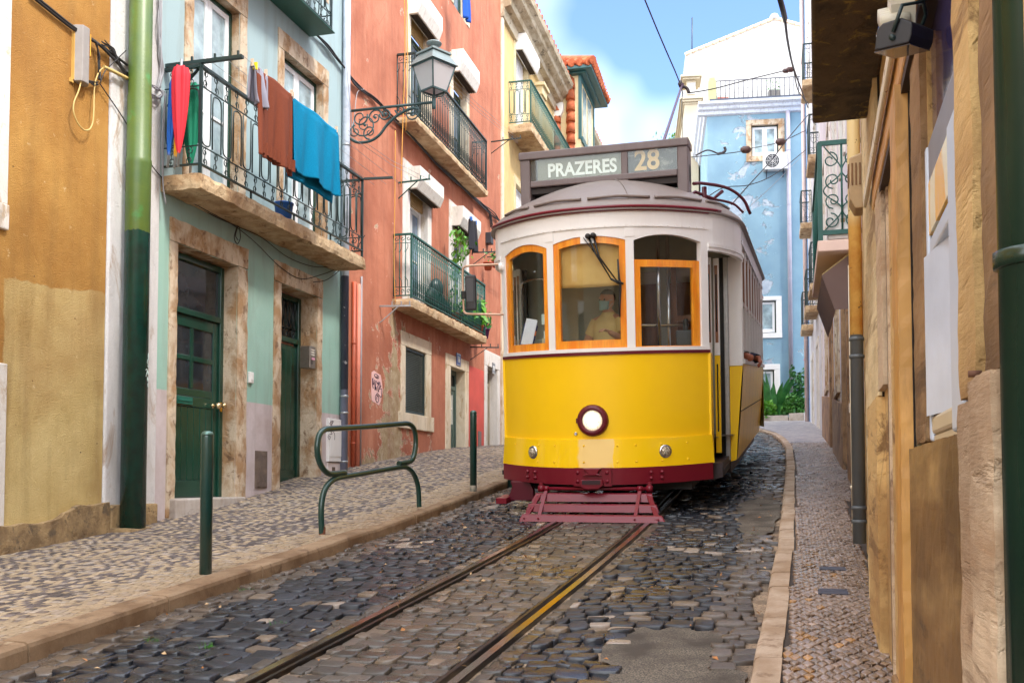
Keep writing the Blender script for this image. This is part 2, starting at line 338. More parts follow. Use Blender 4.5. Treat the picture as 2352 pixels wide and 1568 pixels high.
def road_stones():
    Q=np.concatenate([rows(-1,34,KL+.02,-2.45,.105,.122,.04,.013,3),rows(-1,34,-2.45,-1.28,.100,.120,.02,.009,8),rows(-1,34,-1.28,.02,.102,.122,.04,.013,5)])
    c=Q.mean(1); rc=rail_c(c[:,0]); dl=np.minimum(abs(c[:,1]-rc+GAUGE/2),abs(c[:,1]-rc-GAUGE/2))
    keep=(dl>.125)&(c[:,1]<kr(c[:,0])-.04)&np.array([not in_patch(a,b) for a,b in c]); Q=Q[keep]
    # fill rows along each rail
    ex=[]
    for sd in (-1,1):
        for o in (-1,1):
            s=-1.0
            while s<34:
                hh=random.uniform(.10,.19); l=rail_c(s)+sd*GAUGE/2+o*.075; l2=rail_c(s)+sd*GAUGE/2+o*.155; a,b=min(l,l2),max(l,l2)
                ex.append([(s,a),(s,b),(s+hh,b),(s+hh,a)]); s+=hh
    Q=np.concatenate([Q,np.array(ex)]); c=Q.mean(1); N=len(Q)
    inner=(abs(c[:,1]-rail_c(c[:,0]))<.62)
    zone=vnoise(c[:,0],c[:,1],1.3,2.0)
    base=np.where(inner[:,None],np.array(lin(80,73,66)),np.array(lin(40,43,50)))
    tone=np.exp(RNG.normal(0,.26,(N,1))); warm=RNG.random(N)<np.where(inner,.18,.06)
    col=base*tone; col[warm]=np.array(lin(112,98,84))*np.exp(RNG.normal(0,.2,(warm.sum(),1)))
    near_k=(c[:,1]<KL+.28)|(c[:,1]>kr(c[:,0])-.30); col[near_k]=np.array(lin(88,78,70))*np.exp(RNG.normal(0,.22,(near_k.sum(),1)))
    light=(zone>.42)&~inner&(RNG.random(N)<.16); col[light]=np.array(lin(150,136,124))*np.exp(RNG.normal(0,.12,(light.sum(),1)))
    h=RNG.normal(.020,.006,N)*np.where(inner,.8,1.15)
    stones('cobbles',Q,lambda s,l: sz(s)+.012+.0*l,np.clip(h,.006,.05),np.clip(col,.004,.8),colmat('wet_cobble',.14,.5,.5,.4,55),inset=.0034,round_=.13,tilt=.05)
road_stones()
def asphalt():
    k=NT('asphalt_patch'); c=k.mix(k.step(k.noise(120,3,.7),.4,.65),lin(58,53,48),lin(140,128,112)); c=k.mix(k.step(k.noise(4,5),.4,.65),c,lin(66,58,50)); k.bump(k.noise(110,4,.7),.6,.008); return k.done(c,.85)
ap=MB()
for a,b,c,d in PATCHES:
    n=44; ring=[]
    for i in range(n):
        th=2*PI*i/n; rr=1.05+.14*math.sin(3*th+a)+.09*math.sin(7*th+b*9)+random.uniform(-.05,.05); ring.append((a+c*rr*math.cos(th),min(b+d*rr*math.sin(th),kr(a)-.015)))
    ps=[(*sl2w(s,l),float(sz(s))+.032+.001*PATCHES.index((a,b,c,d))) for s,l in ring]; cc=(*sl2w(a,b),float(sz(a))+.036)
    ap.add(ps+[cc],[(i,(i+1)%n,n) for i in range(n)],True)
tag(ap.build('asphalt_patch',asphalt(),origin=(0,0,0)),kind='structure')
# rails: grooved steel, rusty
def railmat():
    k=NT('rail_steel'); c=k.mix(k.step(k.noise(3,5,.6),.45,.62),lin(58,57,60),lin(82,68,54)); return k.done(c,.34,.9)
def worn():
    k=NT('worn_rail_head'); c=k.mix(k.step(k.noise(1.2,4,.6),.5,.62),lin(150,148,148),lin(186,142,70)); return k.done(c,.2,.95)
prof_head=[(-.050,.0),(-.050,.030),(-.046,.036),(-.002,.036),(.002,.030),(.002,.004),(.036,.004),(.037,.028),(.041,.033),(.060,.033),(.062,.028),(.062,.0)]
def rail(sd,label):
    mb=MB(); S=np.arange(-6,38,.35); flip=-sd     # groove on the inner side
    pts=[]
    for s in S:
        for (o,zz) in prof_head: pts.append((*sl2w(s,rail_c(s)+sd*GAUGE/2+flip*o),float(sz(s))+zz+.006))
    m=len(prof_head); fs=[];
    mis=[]
    for i in range(len(S)-1):
        for k in range(m-1):
            f=(i*m+k,i*m+k+1,(i+1)*m+k+1,(i+1)*m+k); fs.append(f if flip<0 else f[::-1]); mis.append(1 if k in (2,) else 0)
    mb.add(pts,fs); mb.mi=mis
    o=mb.build('tram_rail',[railmat_,worn_],origin=(0,0,0)); tag(o,label,'rail','rails of the tram track'); return o
railmat_=railmat(); worn_=worn()
rail(-1,'grooved steel tram rail nearer the bollards and left kerb'); rail(1,'grooved rusty steel tram rail nearer the narrow right kerb')
# left pavement ----------------------------------------------------------------
def ground_sheet(name,fz,l0,l1,s0,s1,mat,dz,nu=6,nv=110):
    mb=MB(); mb.grid(lambda u,v:(lambda s:(lambda l:(*sl2w(s,l),float(fz(s,l))+dz))((l0(s) if callable(l0) else l0)*(1-u)+(l1(s) if callable(l1) else l1)*u))(s0+(s1-s0)*v),nu,nv)
    return tag(mb.build(name,mat,origin=(0,0,0)),kind='structure')
def mortar(name,a,b):
    k=NT(name); c=k.mix(k.step(k.noise(2.2,5,.6),.4,.62),a,b); k.bump(k.noise(80,4),.4,.008); return k.done(c,.9)
mort_l=mortar('pavement_joint',lin(98,84,72),lin(140,120,100)); mort_r=mortar('dark_joint',lin(52,42,36),lin(74,62,52))
ground_sheet('pavement',z_left,-7.4,KL-.13,-6,40,mort_l,-.004)
def left_stones():
    cs=.056; out=[]; ij=[]
    S=np.arange(2.0,26,cs); 
    for i,s in enumerate(S):
        l=-6.75-random.uniform(0,.02); j=0
        while l<KL-.15:
            w=cs*random.uniform(.88,1.14); j_=lambda: random.uniform(-.004,.004)
            sh=.10*math.sin(l*1.1+s*.35)
            out.append([(s+sh+j_(),l+j_()),(s+sh+j_(),l+w+j_()),(s+cs+sh+j_(),l+w+j_()),(s+cs+sh+j_(),l+j_())]); ij.append((i,j)); l+=w; j+=1
    Q=np.array(out); ij=np.array(ij); c=Q.mean(1); N=len(Q)
    chk=((ij[:,0]+ij[:,1])%2==0); z=vnoise(c[:,0],c[:,1],1.0,5.0)
    p=np.where(chk,.80,.20)+.25*z; p=np.where(c[:,1]>KL-.62,.10,p); dark=RNG.random(N)<p
    light=np.array(lin(170,150,124))*np.exp(RNG.normal(0,.13,(N,1))); t2=np.array(lin(166,152,138)); mixm=RNG.random(N)<.3; light[mixm]=t2*np.exp(RNG.normal(0,.1,(mixm.sum(),1)))
    dk=np.array(lin(98,88,86))*np.exp(RNG.normal(0,.22,(N,1)))
    col=np.where(dark[:,None],dk,light); fade=np.clip((c[:,1]-(KL-.7))/.5,0,1)[:,None]*.55; col=col*(1-fade)+np.array(lin(160,136,108))*fade
    stones('paving_stones',Q,z_left,np.clip(RNG.normal(.0045,.0015,N),.001,.009),np.clip(col,.01,.8),colmat('limestone_setts',.42,.75,.4,.3,70),inset=.0032,oct_=False,tilt=.015,base=-.012)
left_stones()
def kerbmat(name,a,b,c):
    k=NT(name); cc=k.mix(k.step(k.noise(2.6,7,.6,.3),.4,.62),a,b); cc=k.mix(k.math('MULTIPLY',k.step(k.noise(7,7,.7),.55,.66),.8),cc,c); cc=k.mix(k.math('MULTIPLY',k.step(k.noise(90,4,.7),.4,.7),.4),cc,tuple(x*.55 for x in a)); k.bump(k.noise(45,7,.7),.5,.01); return k.done(cc,.8)
def kerb(name,lf,w,dz,s0,s1,side,mat,lens=(.75,1.25),fz=None):
    mb=MB(); s=s0
    while s<s1:
        e=min(s+random.uniform(*lens),s1); n=max(1,int((e-s)/.4)); g=.004
        jz=random.uniform(-.004,.004); jl=random.uniform(-.006,.006)
        rows_=[]
        for i in range(n+1):
            q=s+g+(e-s-2*g)*i/n; a=lf(q)+jl; b=a+side*w; zb=float(sz(q)); zt=(float(fz(q,a)) if fz else zb+dz)+jz
            sl_=.012; ra=[(a,zb-.08),(a+side*.004,zt-.03),(a+side*.012,zt-.009),(a+side*.03,zt),(b,zt+.004),(b,zb-.08)]
            rows_.append([(*sl2w(q,l),z) for l,z in ra])
        m=6; v=[p for r in rows_ for p in r]; fs=[]
        for i in range(n):
            for k in range(m-1):
                f=(i*m+k,i*m+k+1,(i+1)*m+k+1,(i+1)*m+k); fs.append(f if side>0 else f[::-1])
        mb.add(v,fs); f0=tuple(range(m)); f1=tuple(n*m+k for k in range(m)); mb.add([mb.v[len(mb.v)-len(v)+k] for k in range(m)],[tuple(range(m))]); mb.add([v[n*m+k] for k in range(m)],[tuple(range(m))[::-1]])
        s=e
    bm_o=mb.build(name,mat,origin=(0,0,0)); bm=bmesh.new(); bm.from_mesh(bm_o.data); bmesh.ops.recalc_face_normals(bm,faces=bm.faces); bm.to_mesh(bm_o.data); bm.free()
    return tag(bm_o,kind='structure')
kerb('kerb',lambda s:KL,.17,.12,-4,38,-1,kerbmat('worn_kerb_stone',lin(150,124,96),lin(112,84,56),lin(84,58,36)))
kerb('kerb',lambda s:kr(s),.13,.10,1,32.8,1,kerbmat('pale_kerb_stone',lin(186,164,142),lin(150,122,94),lin(120,92,66)),(.35,.85))
# right pavement ---------------------------------------------------------------
ground_sheet('pavement',z_right,lambda s:kr(s)+.12,lambda s:wall_lat_r(s)+.6,-4,36,mort_r,-.006)
def right_stones():
    g=.060; out=[]
    for i in range(0,420):
        for j in range(0,46):
            s=1.2+i*.052; l=-1.2+j*.058+(i%2)*.029
            if s>22: continue
            if not (kr(s)+.15<l<wall_lat_r(s)+.02): continue
            a,b=.052,.029; k=lambda: random.uniform(-.0025,.0025); wv=.02*math.sin(l*3+s*.9)
            out.append([(s-a+wv+k(),l+k()),(s+wv+k(),l+b+k()),(s+a+wv+k(),l+k()),(s+wv+k(),l-b+k())])
    Q=np.array(out); c=Q.mean(1); N=len(Q); z=vnoise(c[:,0],c[:,1],1.2,1.0)
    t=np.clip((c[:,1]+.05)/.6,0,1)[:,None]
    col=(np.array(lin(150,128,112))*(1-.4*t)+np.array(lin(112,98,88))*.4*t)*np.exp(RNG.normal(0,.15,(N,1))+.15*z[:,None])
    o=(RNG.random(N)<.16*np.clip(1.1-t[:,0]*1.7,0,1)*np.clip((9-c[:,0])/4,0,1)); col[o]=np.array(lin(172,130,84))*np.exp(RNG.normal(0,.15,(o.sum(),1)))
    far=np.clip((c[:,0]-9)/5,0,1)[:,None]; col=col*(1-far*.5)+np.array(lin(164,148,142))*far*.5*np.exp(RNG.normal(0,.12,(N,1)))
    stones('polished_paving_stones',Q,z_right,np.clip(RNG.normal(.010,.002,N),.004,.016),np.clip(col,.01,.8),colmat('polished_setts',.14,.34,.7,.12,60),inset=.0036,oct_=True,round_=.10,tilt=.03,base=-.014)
right_stones()
# far pavement, beyond the bend, light with a dark pattern
def farpave():
    k=NT('far_calcada'); v=k.map((1,1,1)); c=k.mix(k.step(k.voro(9,vec=v),.1,.5),lin(196,184,178),lin(150,142,142)); c=k.mix(k.step(k.noise(3.2,5,.6),.48,.56),c,lin(132,128,134)); k.bump(k.voro(14),.5,.01); return k.done(c,.6)
fz=lambda s,l: sz(s)+.106
ground_sheet('pavement',fz,lambda s: float(np.interp(s,[21,22.1,24.5,27.1,29,31.3,32.8,33,42],[.02,.02,-.10,-.29,-.53,-.92,-2.0,-7,-9])),lambda s:float(wall_lat_r(s))+.3,21.5,42,farpave(),.006,8,80)
# ---------------------------------------------------------------- shared materials
IRON=paint('dark_green_iron',lin(30,50,50),.42,.2,9,.15,120,0,.5,chips=lin(90,60,44),chip_at=.74)
IRON2=paint('green_iron',lin(28,84,76),.45,.18,9,.15,120,chips=lin(80,52,36),chip_at=.72)
BLACKCABLE=flat('black_cable',lin(34,32,34),.55); GREYCABLE=flat('grey_cable',lin(150,150,155),.5); TANCABLE=flat('tan_cable',lin(196,168,104),.6)
ROPE=flat('yellow_rope',lin(206,150,70),.8); STEEL=paint('galvanised_steel',lin(168,170,172),.35,.1,20,.05,90,.6)
WHITEPAINT=paint('white_paint',lin(226,224,222),.4,.05,6,.06,40); WHITEWOOD=paint('white_sash_paint',lin(232,234,236),.35,.04,6,.03,30)
GREENDOOR=paint('dark_green_door_paint',lin(20,58,46),.22,.25,2.5,.12,14,0,.6)
GLASSD=darkglass('dark_window_glass'); GLASSP=darkglass('pale_window_glass',lin(150,170,176),.05); GLASSB=darkglass('blue_window_glass',lin(96,116,136),.05)
LIME=stone('limestone_surround',lin(208,190,166),lin(164,126,86),lin(104,68,38),.8,3.4,(1,1,.7),.8,.44,.58)
LIMEW=stone('whitened_stone',lin(226,220,212),lin(206,196,182),lin(186,158,122),.8,2.2,(1,1,.5),.35,.5,.7)
LIMEC=stone('cream_stone',lin(226,212,188),lin(204,182,148),lin(176,142,100),.8,2.2,(1,1,.5),.4,.5,.66)
SLABM=stone('balcony_stone',lin(204,178,142),lin(168,134,96),lin(108,74,46),.85,3.2,(1,1,1),.9,.44,.6)
INTERIOR=flat('dim_interior',lin(46,44,44),.9)
ZERO=Matrix.Identity(4)
def spiral(c,u,w,r0,turns,start,sgn=1,n=14,shrink=.25):
    c,u,w=Vector(c),Vector(u),Vector(w); out=[]
    for i in range(n+1):
        f=i/n; a=start+sgn*turns*2*PI*f; r=r0*(1-f*(1-shrink)); out.append(c+u*math.cos(a)*r+w*math.sin(a)*r)
    return out
def cr_(p,n=8):
    """Catmull-Rom through points"""
    P=[Vector(q) for q in p]; P=[P[0]*2-P[1]]+P+[P[-1]*2-P[-2]]; out=[]
    for i in range(1,len(P)-2):
        for k in range(n):
            t=k/n; a,b,c,d=P[i-1],P[i],P[i+1],P[i+2]
            out.append(.5*((2*b)+(c-a)*t+(2*a-5*b+4*c-d)*t*t+(3*b-a-3*c+d)*t*t*t))
    out.append(P[-2]); return out
def s_scroll(mb,p,u,w,h,wd,r=.006,flip=1):
    """an S of two spirals between p and p+w*h"""
    p,u,w=Vector(p),Vector(u),Vector(w); k=h*.24
    a=spiral(p+w*k,u*flip,w,k*.95,1.15,-PI/2+.2,-1,12); b=spiral(p+w*(h-k),u*flip,w,k*.95,1.15,PI/2+.2,-1,12)
    mid=cr_([a[0],p+w*h*.5,b[0]],4); mb.tube(a[::-1]+mid[1:-1]+b,r,4)
def rail_panel(mb,p0,p1,h,style,pitch=.13):
    """a run of wrought iron from p0 to p1 (both at the bottom rail), height h"""
    p0,p1=Vector(p0),Vector(p1); d=(p1-p0); Ln=d.length; u=d/Ln; w=Vector((0,0,1)); n=max(1,round(Ln/pitch)); st=Ln/n
    up=w; hb=.19*h; ht=.80*h
    mb.bar(p0,p1,.035,.016); mb.bar(p0+w*h,p1+w*h,.05,.03); 
    if style=='scroll':
        mb.bar(p0+w*hb,p1+w*hb,.012,.012); mb.bar(p0+w*ht,p1+w*ht,.012,.012)
        for i in range(n):
            c=p0+u*(st*(i+.5)); g=st*.41
            L_=[c-u*g+w*(ht-.02*h)]+[c-u*g+w*z for z in (hb+.22*h,hb+.12*h)]+[c+u*g*math.sin(a-PI/2)+w*(hb+.075*h-.055*h*math.cos(a-PI/2)) for a in (.5,1.0,PI/2,PI-1.0,PI-.5)]+[c+u*g+w*z for z in (hb+.12*h,hb+.22*h)]+[c+u*g+w*(ht-.02*h)]
            if i%2: L_=[p0+u*((q-p0).dot(u))+w*(ht+hb-(q-p0).z) for q in L_]
            mb.tube(L_,.0095,4)
            s_scroll(mb,c-u*g*.2,u,w,hb,st*.4,.006,1 if i%2 else -1); s_scroll(mb,c-u*g*.2+w*ht,u,w,h-ht,st*.4,.006,-1 if i%2 else 1)
        mb.bar(p1,p1+w*h,.022,.022,u)
    else:
        mb.bar(p0+w*.14*h,p1+w*.14*h,.010,.010); mb.bar(p0+w*.86*h,p1+w*.86*h,.010,.010)
        for i in range(n+1):
            q=p0+u*(st*i); mb.tube([q,q+w*h],.0095,5); 
            for zz in (.30,.72): mb.lathe([(.004,-.018),(.017,0),(.004,.018)],6,Matrix.Translation(q+w*h*zz))
            if i<n:
                c=q+u*st*.5; k=st*.30
                for z0,z1,f in ((0,.14*h,1),(.86*h,h,-1)):
                    mb.tube(spiral(c+w*((z0+z1)/2),u,w,min(k,.06*h),.9,0,f,10,.5),.006,4)
                mb.tube(cr_([q+w*.30*h,c-u*st*.12+w*.24*h,c-u*st*.1+w*.15*h],4),.006,4); mb.tube(cr_([q+w*.72*h,c-u*st*.12+w*.78*h,c-u*st*.1+w*.85*h],4),.006,4)
def balcony(root,a,b,zt,zb,out,h,style,pitch,slabmat,ironmat,gap=.05,taper=.0,inset=.045,end=(True,True),end_style=None):
    m=MB(); n=26; rr=random.Random(int(a*100))
    def edge(x): return -out
    pts=[]
    if slabmat is SLABM: m.rough_box(a,b,-out,0.02,zb,zt,.013,.06); o=m.build('balcony',slabmat,root)
    else: m.box(a,b,-out,0.0,zb,zt); o=m.build('balcony',slabmat,root,bevel=.012)
    r=MB(); zr=zt+gap; i=inset
    if end[0]: rail_panel(r,(a+i,-.01,zr),(a+i,-out+i,zr),h,end_style or style,pitch*1.0)
    if end[1]: rail_panel(r,(b-i,-.01,zr),(b-i,-out+i,zr),h,end_style or style,pitch*1.0)
    rail_panel(r,(a+i,-out+i,zr),(b-i,-out+i,zr),h,style,pitch)
    for x in (a+i,b-i): r.bar((x,-out+i,zt),(x,-out+i,zr+h),.03,.03,(1,0,0))
    k=4
    for q in range(1,k): x=a+i+(b-a-2*i)*q/k; r.bar((x,-out+i,zt),(x,-out+i,zr),.02,.02,(1,0,0))
    r.build('railing',ironmat,o); return o
def surround(root,name,a,b,c,d,wl,wr,wt,mat,proud=.03,deep=.24,sill=0,sillx=.0,sillh=.2,jag=.012):
    """stone round an opening a..b, c..d; the reveals belong to it"""
    m=MB(); e=.003
    bx=(lambda *q: m.rough_box(*q,.007,.07)) if mat is LIME else m.box
    bx(a-wl,a,-proud,deep,c,d); bx(b,b+wr,-proud,deep,c,d); bx(a-wl,b+wr,-proud-e,deep,d,d+wt)
    if sill: m.box(a-wl-sillx,b+wr+sillx,-proud-.02,deep,c-sillh,c)
    return m.build(name,mat,root,bevel=0 if mat is LIME else jag,seg=2)
def casement(root,a,b,c,d,y,fmat,smat,gmat,nx=2,rails=(),fw=.05,sw=.055,name='window',depth=.06):
    m=MB(); 
    for x0,x1,z0,z1 in ((a,a+fw,c,d),(b-fw,b,c,d),(a+fw,b-fw,d-fw,d),(a+fw,b-fw,c,c+fw)): m.box(x0,x1,y,y+depth+.02,z0,z1)
    w=m.build(name,fmat,root,bevel=.006)
    W_=(b-a-2*fw)/nx
    for i in range(nx):
        s=MB(); p=MB(); x0=a+fw+W_*i+.003; x1=x0+W_-.006; z0,z1=c+fw+.003,d-fw-.003; yy=y+.012
        for q in ((x0,x0+sw,z0,z1),(x1-sw,x1,z0,z1),(x0+sw,x1-sw,z1-sw,z1),(x0+sw,x1-sw,z0,z0+sw*1.5)): s.box(q[0],q[1],yy,yy+.045,q[2],q[3])
        for rz in rails: zz=z0+(z1-z0)*rz; s.box(x0+sw,x1-sw,yy+.004,yy+.04,zz-.018,zz+.018)
        so_=s.build('sash',smat,w,bevel=.005); p.box(x0+sw-.005,x1-sw+.005,yy+.02,yy+.028,z0+sw,z1-sw+.004); p.build('pane',gmat,so_)
    return w
def shutter_box(root,a,b,zb,zt,out,mat,mat2):
    m=MB(); ch=(zt-zb)*.42
    m.prism([(0,zb),(0,zt),(-out,zt),(-out,zb+ch),(-out*.72,zb)],a,b,'yz')
    o=m.build('shutter_box',mat,root,bevel=.006); g=MB(); g.box(a+.06,b-.06,-out*.62,-out*.1,zb-.006,zb-.001); 
    for i in range(3): g.box(a+.05,b-.05,-out*.55+.05*i,-out*.55+.05*i+.012,zb-.016,zb-.006)
    g.build('shutter_slot',mat2,o); return o
def wall_mat_mint():
    k=NT('mint_plaster'); X=k.xyz(); z=X[2]; x=X[0]
    n=k.noise(1.4,5,.6); up=k.mix(k.step(n,.35,.7),lin(142,180,166),lin(156,190,178)); up=k.mix(k.step(z,2.6,3.3),up,lin(154,176,180))
    low=k.mix(k.step(k.noise(2.4,6,.65),.4,.7),lin(198,186,188),lin(176,160,158)); b=k.math('ADD',z,k.math('MULTIPLY',k.math('SUBTRACT',k.noise(30,3),.5),.012))
    c=k.mix(k.step(b,.955,.965),low,up)
    c=k.mix(k.math('MULTIPLY',k.step(k.noise(2,7,.7,vec=k.map((1,1,.35))),.58,.8),.35),c,lin(138,126,116))
    c=k.mix(k.math('MULTIPLY',k.drips(5,.5,.8),.4),c,lin(120,112,98)); h=k.math('ADD',k.noise(60,4),k.math('MULTIPLY',k.noise(5,3),1.2)); k.bump(h,.3,.01); return k.done(c,.78)
def wall_mat_yellow(x0,z0,x1,z1):
    k=NT('ochre_plaster'); X=k.xyz(); sl=(z1-z0)/(x1-x0)
    line=k.math('SUBTRACT',X[2],k.math('ADD',k.math('MULTIPLY',X[0],sl),z0-sl*x0)); ns=k.math('MULTIPLY',k.math('SUBTRACT',k.noise(3.1,4,.6),.5),.16); line=k.math('ADD',line,ns)
    lft=k.math('ADD',k.math('SUBTRACT',X[0],x0),k.math('MULTIPLY',k.math('SUBTRACT',k.noise(4,4),.5),.09))
    oc=k.mix(k.step(k.noise(1.1,6,.6),.35,.68),lin(196,150,76),lin(162,112,42)); oc=k.mix(k.math('MULTIPLY',k.step(k.noise(2.3,7,.7,vec=k.map((1,1,.4))),.55,.75),.5),oc,lin(150,98,34))
    cr=k.mix(k.step(k.noise(1.3,6,.65),.4,.7),lin(214,190,130),lin(192,164,102)); cr=k.mix(k.math('MULTIPLY',k.step(k.noise(2.6,6,.7),.6,.75),.4),cr,lin(166,140,84))
    msk=k.math('MULTIPLY',k.step(line,.008,-.008),k.step(lft,-.01,.01)); c=k.mix(msk,oc,cr)
    c=k.mix(k.step(k.voro(4.2,vec=k.map((1,1,1.3))),.045,.025),c,lin(60,40,24)); c=k.mix(k.math('MULTIPLY',k.step(k.noise(.55,3,.5,vec=k.map((1,1,1),(5,1,2))),.42,.6),.55),c,lin(150,100,36)); c=k.mix(k.math('MULTIPLY',k.step(k.noise(9,8,.75),.62,.66),.6),c,lin(226,206,160))
    c=k.mix(k.math('MULTIPLY',k.drips(4,.48,.78),.5),c,lin(118,84,40)); c=k.mix(k.math('MULTIPLY',k.cracks(.55,.0025,.52,2.2),.6),c,lin(120,80,40))
    h=k.math('ADD',k.math('MULTIPLY',k.noise(75,5,.65),1.0),k.math('MULTIPLY',k.noise(4,3),1.5)); k.bump(h,.8,.016); return k.done(c,.85)
def wall_mat_pink():
    k=NT('salmon_plaster'); X=k.xyz()
    c=k.mix(k.step(k.noise(1.2,6,.6),.35,.68),lin(186,118,90),lin(160,92,66)); c=k.mix(k.math('MULTIPLY',k.step(k.noise(1.6,7,.7,vec=k.map((1,1,.3))),.52,.75),.5),c,lin(216,158,128))
    c=k.mix(k.math('MULTIPLY',k.step(k.noise(2.8,7,.72,vec=k.map((1.3,1,.35),(4,2,1))),.6,.74),.6),c,lin(160,84,60))
    # peeling: mostly low, between the corner and the first window
    bias=k.math('MULTIPLY',k.math('MULTIPLY',k.step(X[0],.6,2.0),k.step(X[0],3.4,2.2)),k.math('MULTIPLY',k.step(X[2],3.6,2.0),.21))
    bias=k.math('ADD',bias,k.math('MULTIPLY',k.step(X[2],1.0,.2),.115))
    pn=k.math('ADD',k.noise(2.1,8,.68,.3),bias); peel=k.step(pn,.665,.68); edge=k.step(pn,.645,.672)
    mort=k.mix(k.step(k.noise(6,6,.7),.4,.65),lin(156,132,96),lin(186,168,140)); mort=k.mix(k.step(k.noise(5,7,.7,vec=k.map((1,1,.5),(2,7,1))),.6,.66),mort,lin(222,214,204))
    c=k.mix(edge,c,lin(236,200,180)); c=k.mix(peel,c,mort)
    c=k.mix(k.step(k.voro(8,vec=k.map((1,1,1.1),(1,3,2))),.03,.018),c,lin(84,46,34))
    c=k.mix(k.math('MULTIPLY',k.drips(4.5,.48,.75),.6),c,lin(132,78,58)); c=k.mix(k.math('MULTIPLY',k.cracks(1.2,.004,.55),.5),c,lin(104,58,44))
    h=k.math('ADD',k.math('MULTIPLY',k.noise(55,5,.65),.5),k.math('MULTIPLY',k.math('SUBTRACT',1.0,peel),1.4)); h=k.math('ADD',h,k.math('MULTIPLY',k.noise(5,4),1.2)); k.bump(h,.7,.016); return k.done(c,.85)
CORNER=(-2.535,15.087)
FM=Frame(CORNER,15.4); FP=Frame(CORNER,13.9)
# ================================================================ yellow house (far left)
tY0,tY1,tW1,tS1=FM.t(0,600),FM.t(243,600),FM.t(300,600),FM.t(361,600)
yh=thing('house','ochre plastered house with a lighter cream patch and rough stone footing','house',M=FM.M)
mb=MB(); jx=FM.t(18,300); jz=FM.z(18,532)
mb.wall(-17,tY1,-2.5,9.5,0,[(jx-1.15,jx-.22,jz+.22,jz+2.4),(-9.6,-8.5,-1.2,1.6),(-12.6,-11.5,jz+.2,jz+2.4),(-15.6,-14.5,-1.4,1.4)],reveal=False); mb.box(-17,tY1,5,5.2,-2.5,9.5)
mb.box(-17,tY1,0.01,5,9.3,9.5); mb.box(-17,-16.8,.01,5,-2.5,9.3)
mb.build('wall',wall_mat_yellow(FM.t(12,640),FM.z(12,640),FM.t(240,674),FM.z(240,674)),yh)
surround(yh,'window_surround',jx-1.15,jx-.22,jz+.22,jz+2.4,.22,.22,.25,LIMEW,.02,.2,1,0,.22)
casement(yh,jx-1.15,jx-.22,jz+.22,jz+2.4,.16,WHITEWOOD,WHITEWOOD,GLASSD)
for a in (-12.6,): surround(yh,'window_surround',a,a+1.1,jz+.2,jz+2.4,.2,.2,.25,LIMEW,.02,.2,1); casement(yh,a,a+1.1,jz+.2,jz+2.4,.16,WHITEWOOD,WHITEWOOD,GLASSP)
for a,c,d in ((-9.6,-1.2,1.6),(-15.6,-1.4,1.4)):
    surround(yh,'door_surround',a,a+1.1,c,d,.2,.2,.25,LIMEW,.02,.2); q=MB(); q.box(a,a+1.1,.14,.19,c,d); q.build('door',GREENDOOR,yh)
q=MB(); e=FM.t(8,1000); q.box(e-.4,e,-.03,.02,-1.6,FM.z(8,835)); q.build('door_surround',LIMEW,yh,bevel=.012)
# pale corner pilaster between the ochre wall and the pipe
q=MB(); q.box(tY1+.006,tS1,-.025,.3,-.9,9.5); q.build('corner_pilaster',stone('whitewashed_stone',lin(214,212,212),lin(190,186,184),lin(166,140,116),.8,1.8,(1,1,.3),.4,.5,.7,crack=False),yh,bevel=.02)
# rough footing, broken top edge
FOOT=stone('rough_footing',lin(178,150,108),lin(128,104,74),lin(96,84,70),.9,4,(1,1,1),1.0,.42,.6)
def footing(pts,x0,x1,name,proud=.05):
    q=MB(); top=[]; 
    for i in range(len(pts)-1):
        (xa,ya),(xb,yb)=pts[i],pts[i+1]
        for k in range(4):
            f=k/4; x=xa+(xb-xa)*f; y=ya+(yb-ya)*f; t,z=FM.uv(x,y); top.append((t,z+random.uniform(-.012,.012)))
    top.append(FM.uv(*pts[-1])); poly=[(top[0][0],-2.2)]+top+[(top[-1][0],-2.2)]
    q.prism(poly,-proud,.01,'xz'); return q.build(name,FOOT,yh,bevel=.012)
footing([(-160,1230),(-60,1212),(0,1206),(88,1198),(120,1190),(160,1168),(165,1160),(205,1160),(243,1152)],0,0,'stone_footing')
q=MB(); t0,t1=FM.t(243,1180)+.004,FM.t(352,1180); q.box(t0,t1,-.06,.02,-1.5,FM.z(300,1157)); q.build('stone_footing',FOOT,yh,bevel=.02)
# ================================================================ big drainpipe
PT=FM.t(313,700,-.16); 
def two_green():
    k=NT('two_tone_green_pipe'); X=k.xyz(); zb=FM.z(310,532,-.16)
    b=k.math('ADD',X[2],k.math('MULTIPLY',k.math('SUBTRACT',k.noise(14,4),.5),.10)); lo=k.mix(k.step(k.noise(7,5,.6),.4,.7),lin(16,62,52),lin(20,46,40)); hi=k.mix(k.step(k.noise(2.6,5,.6),.35,.7),lin(88,108,38),lin(66,94,42)); hi=k.mix(k.math('MULTIPLY',k.step(k.noise(3,5),.58,.66),.6),hi,lin(62,140,74))
    crk=k.step(k.noise(9,6,.6,vec=k.map((1,1,4))),.57,.575); crk=k.math('SUBTRACT',crk,k.step(k.noise(9,6,.6,vec=k.map((1,1,4))),.578,.583)); hi=k.mix(k.math('MULTIPLY',crk,.6),hi,lin(50,66,26))
    c=k.mix(k.step(b,zb-.004,zb+.004),lo,hi); k.bump(k.noise(38,4,.6),.22,.006); return k.done(c,k.mix(k.step(b,zb-.004,zb+.004),(.2,.2,.2),(.42,.42,.42)),0,.55)
pr=at_frame('drainpipe','thick cast iron drainpipe, light green above and glossy dark green below','drainpipe',FM,PT,-.16,0)
q=MB(); zf0=FM.z(305,1208,-.16)
prof=[(.118,zf0),(.118,zf0+.02)]
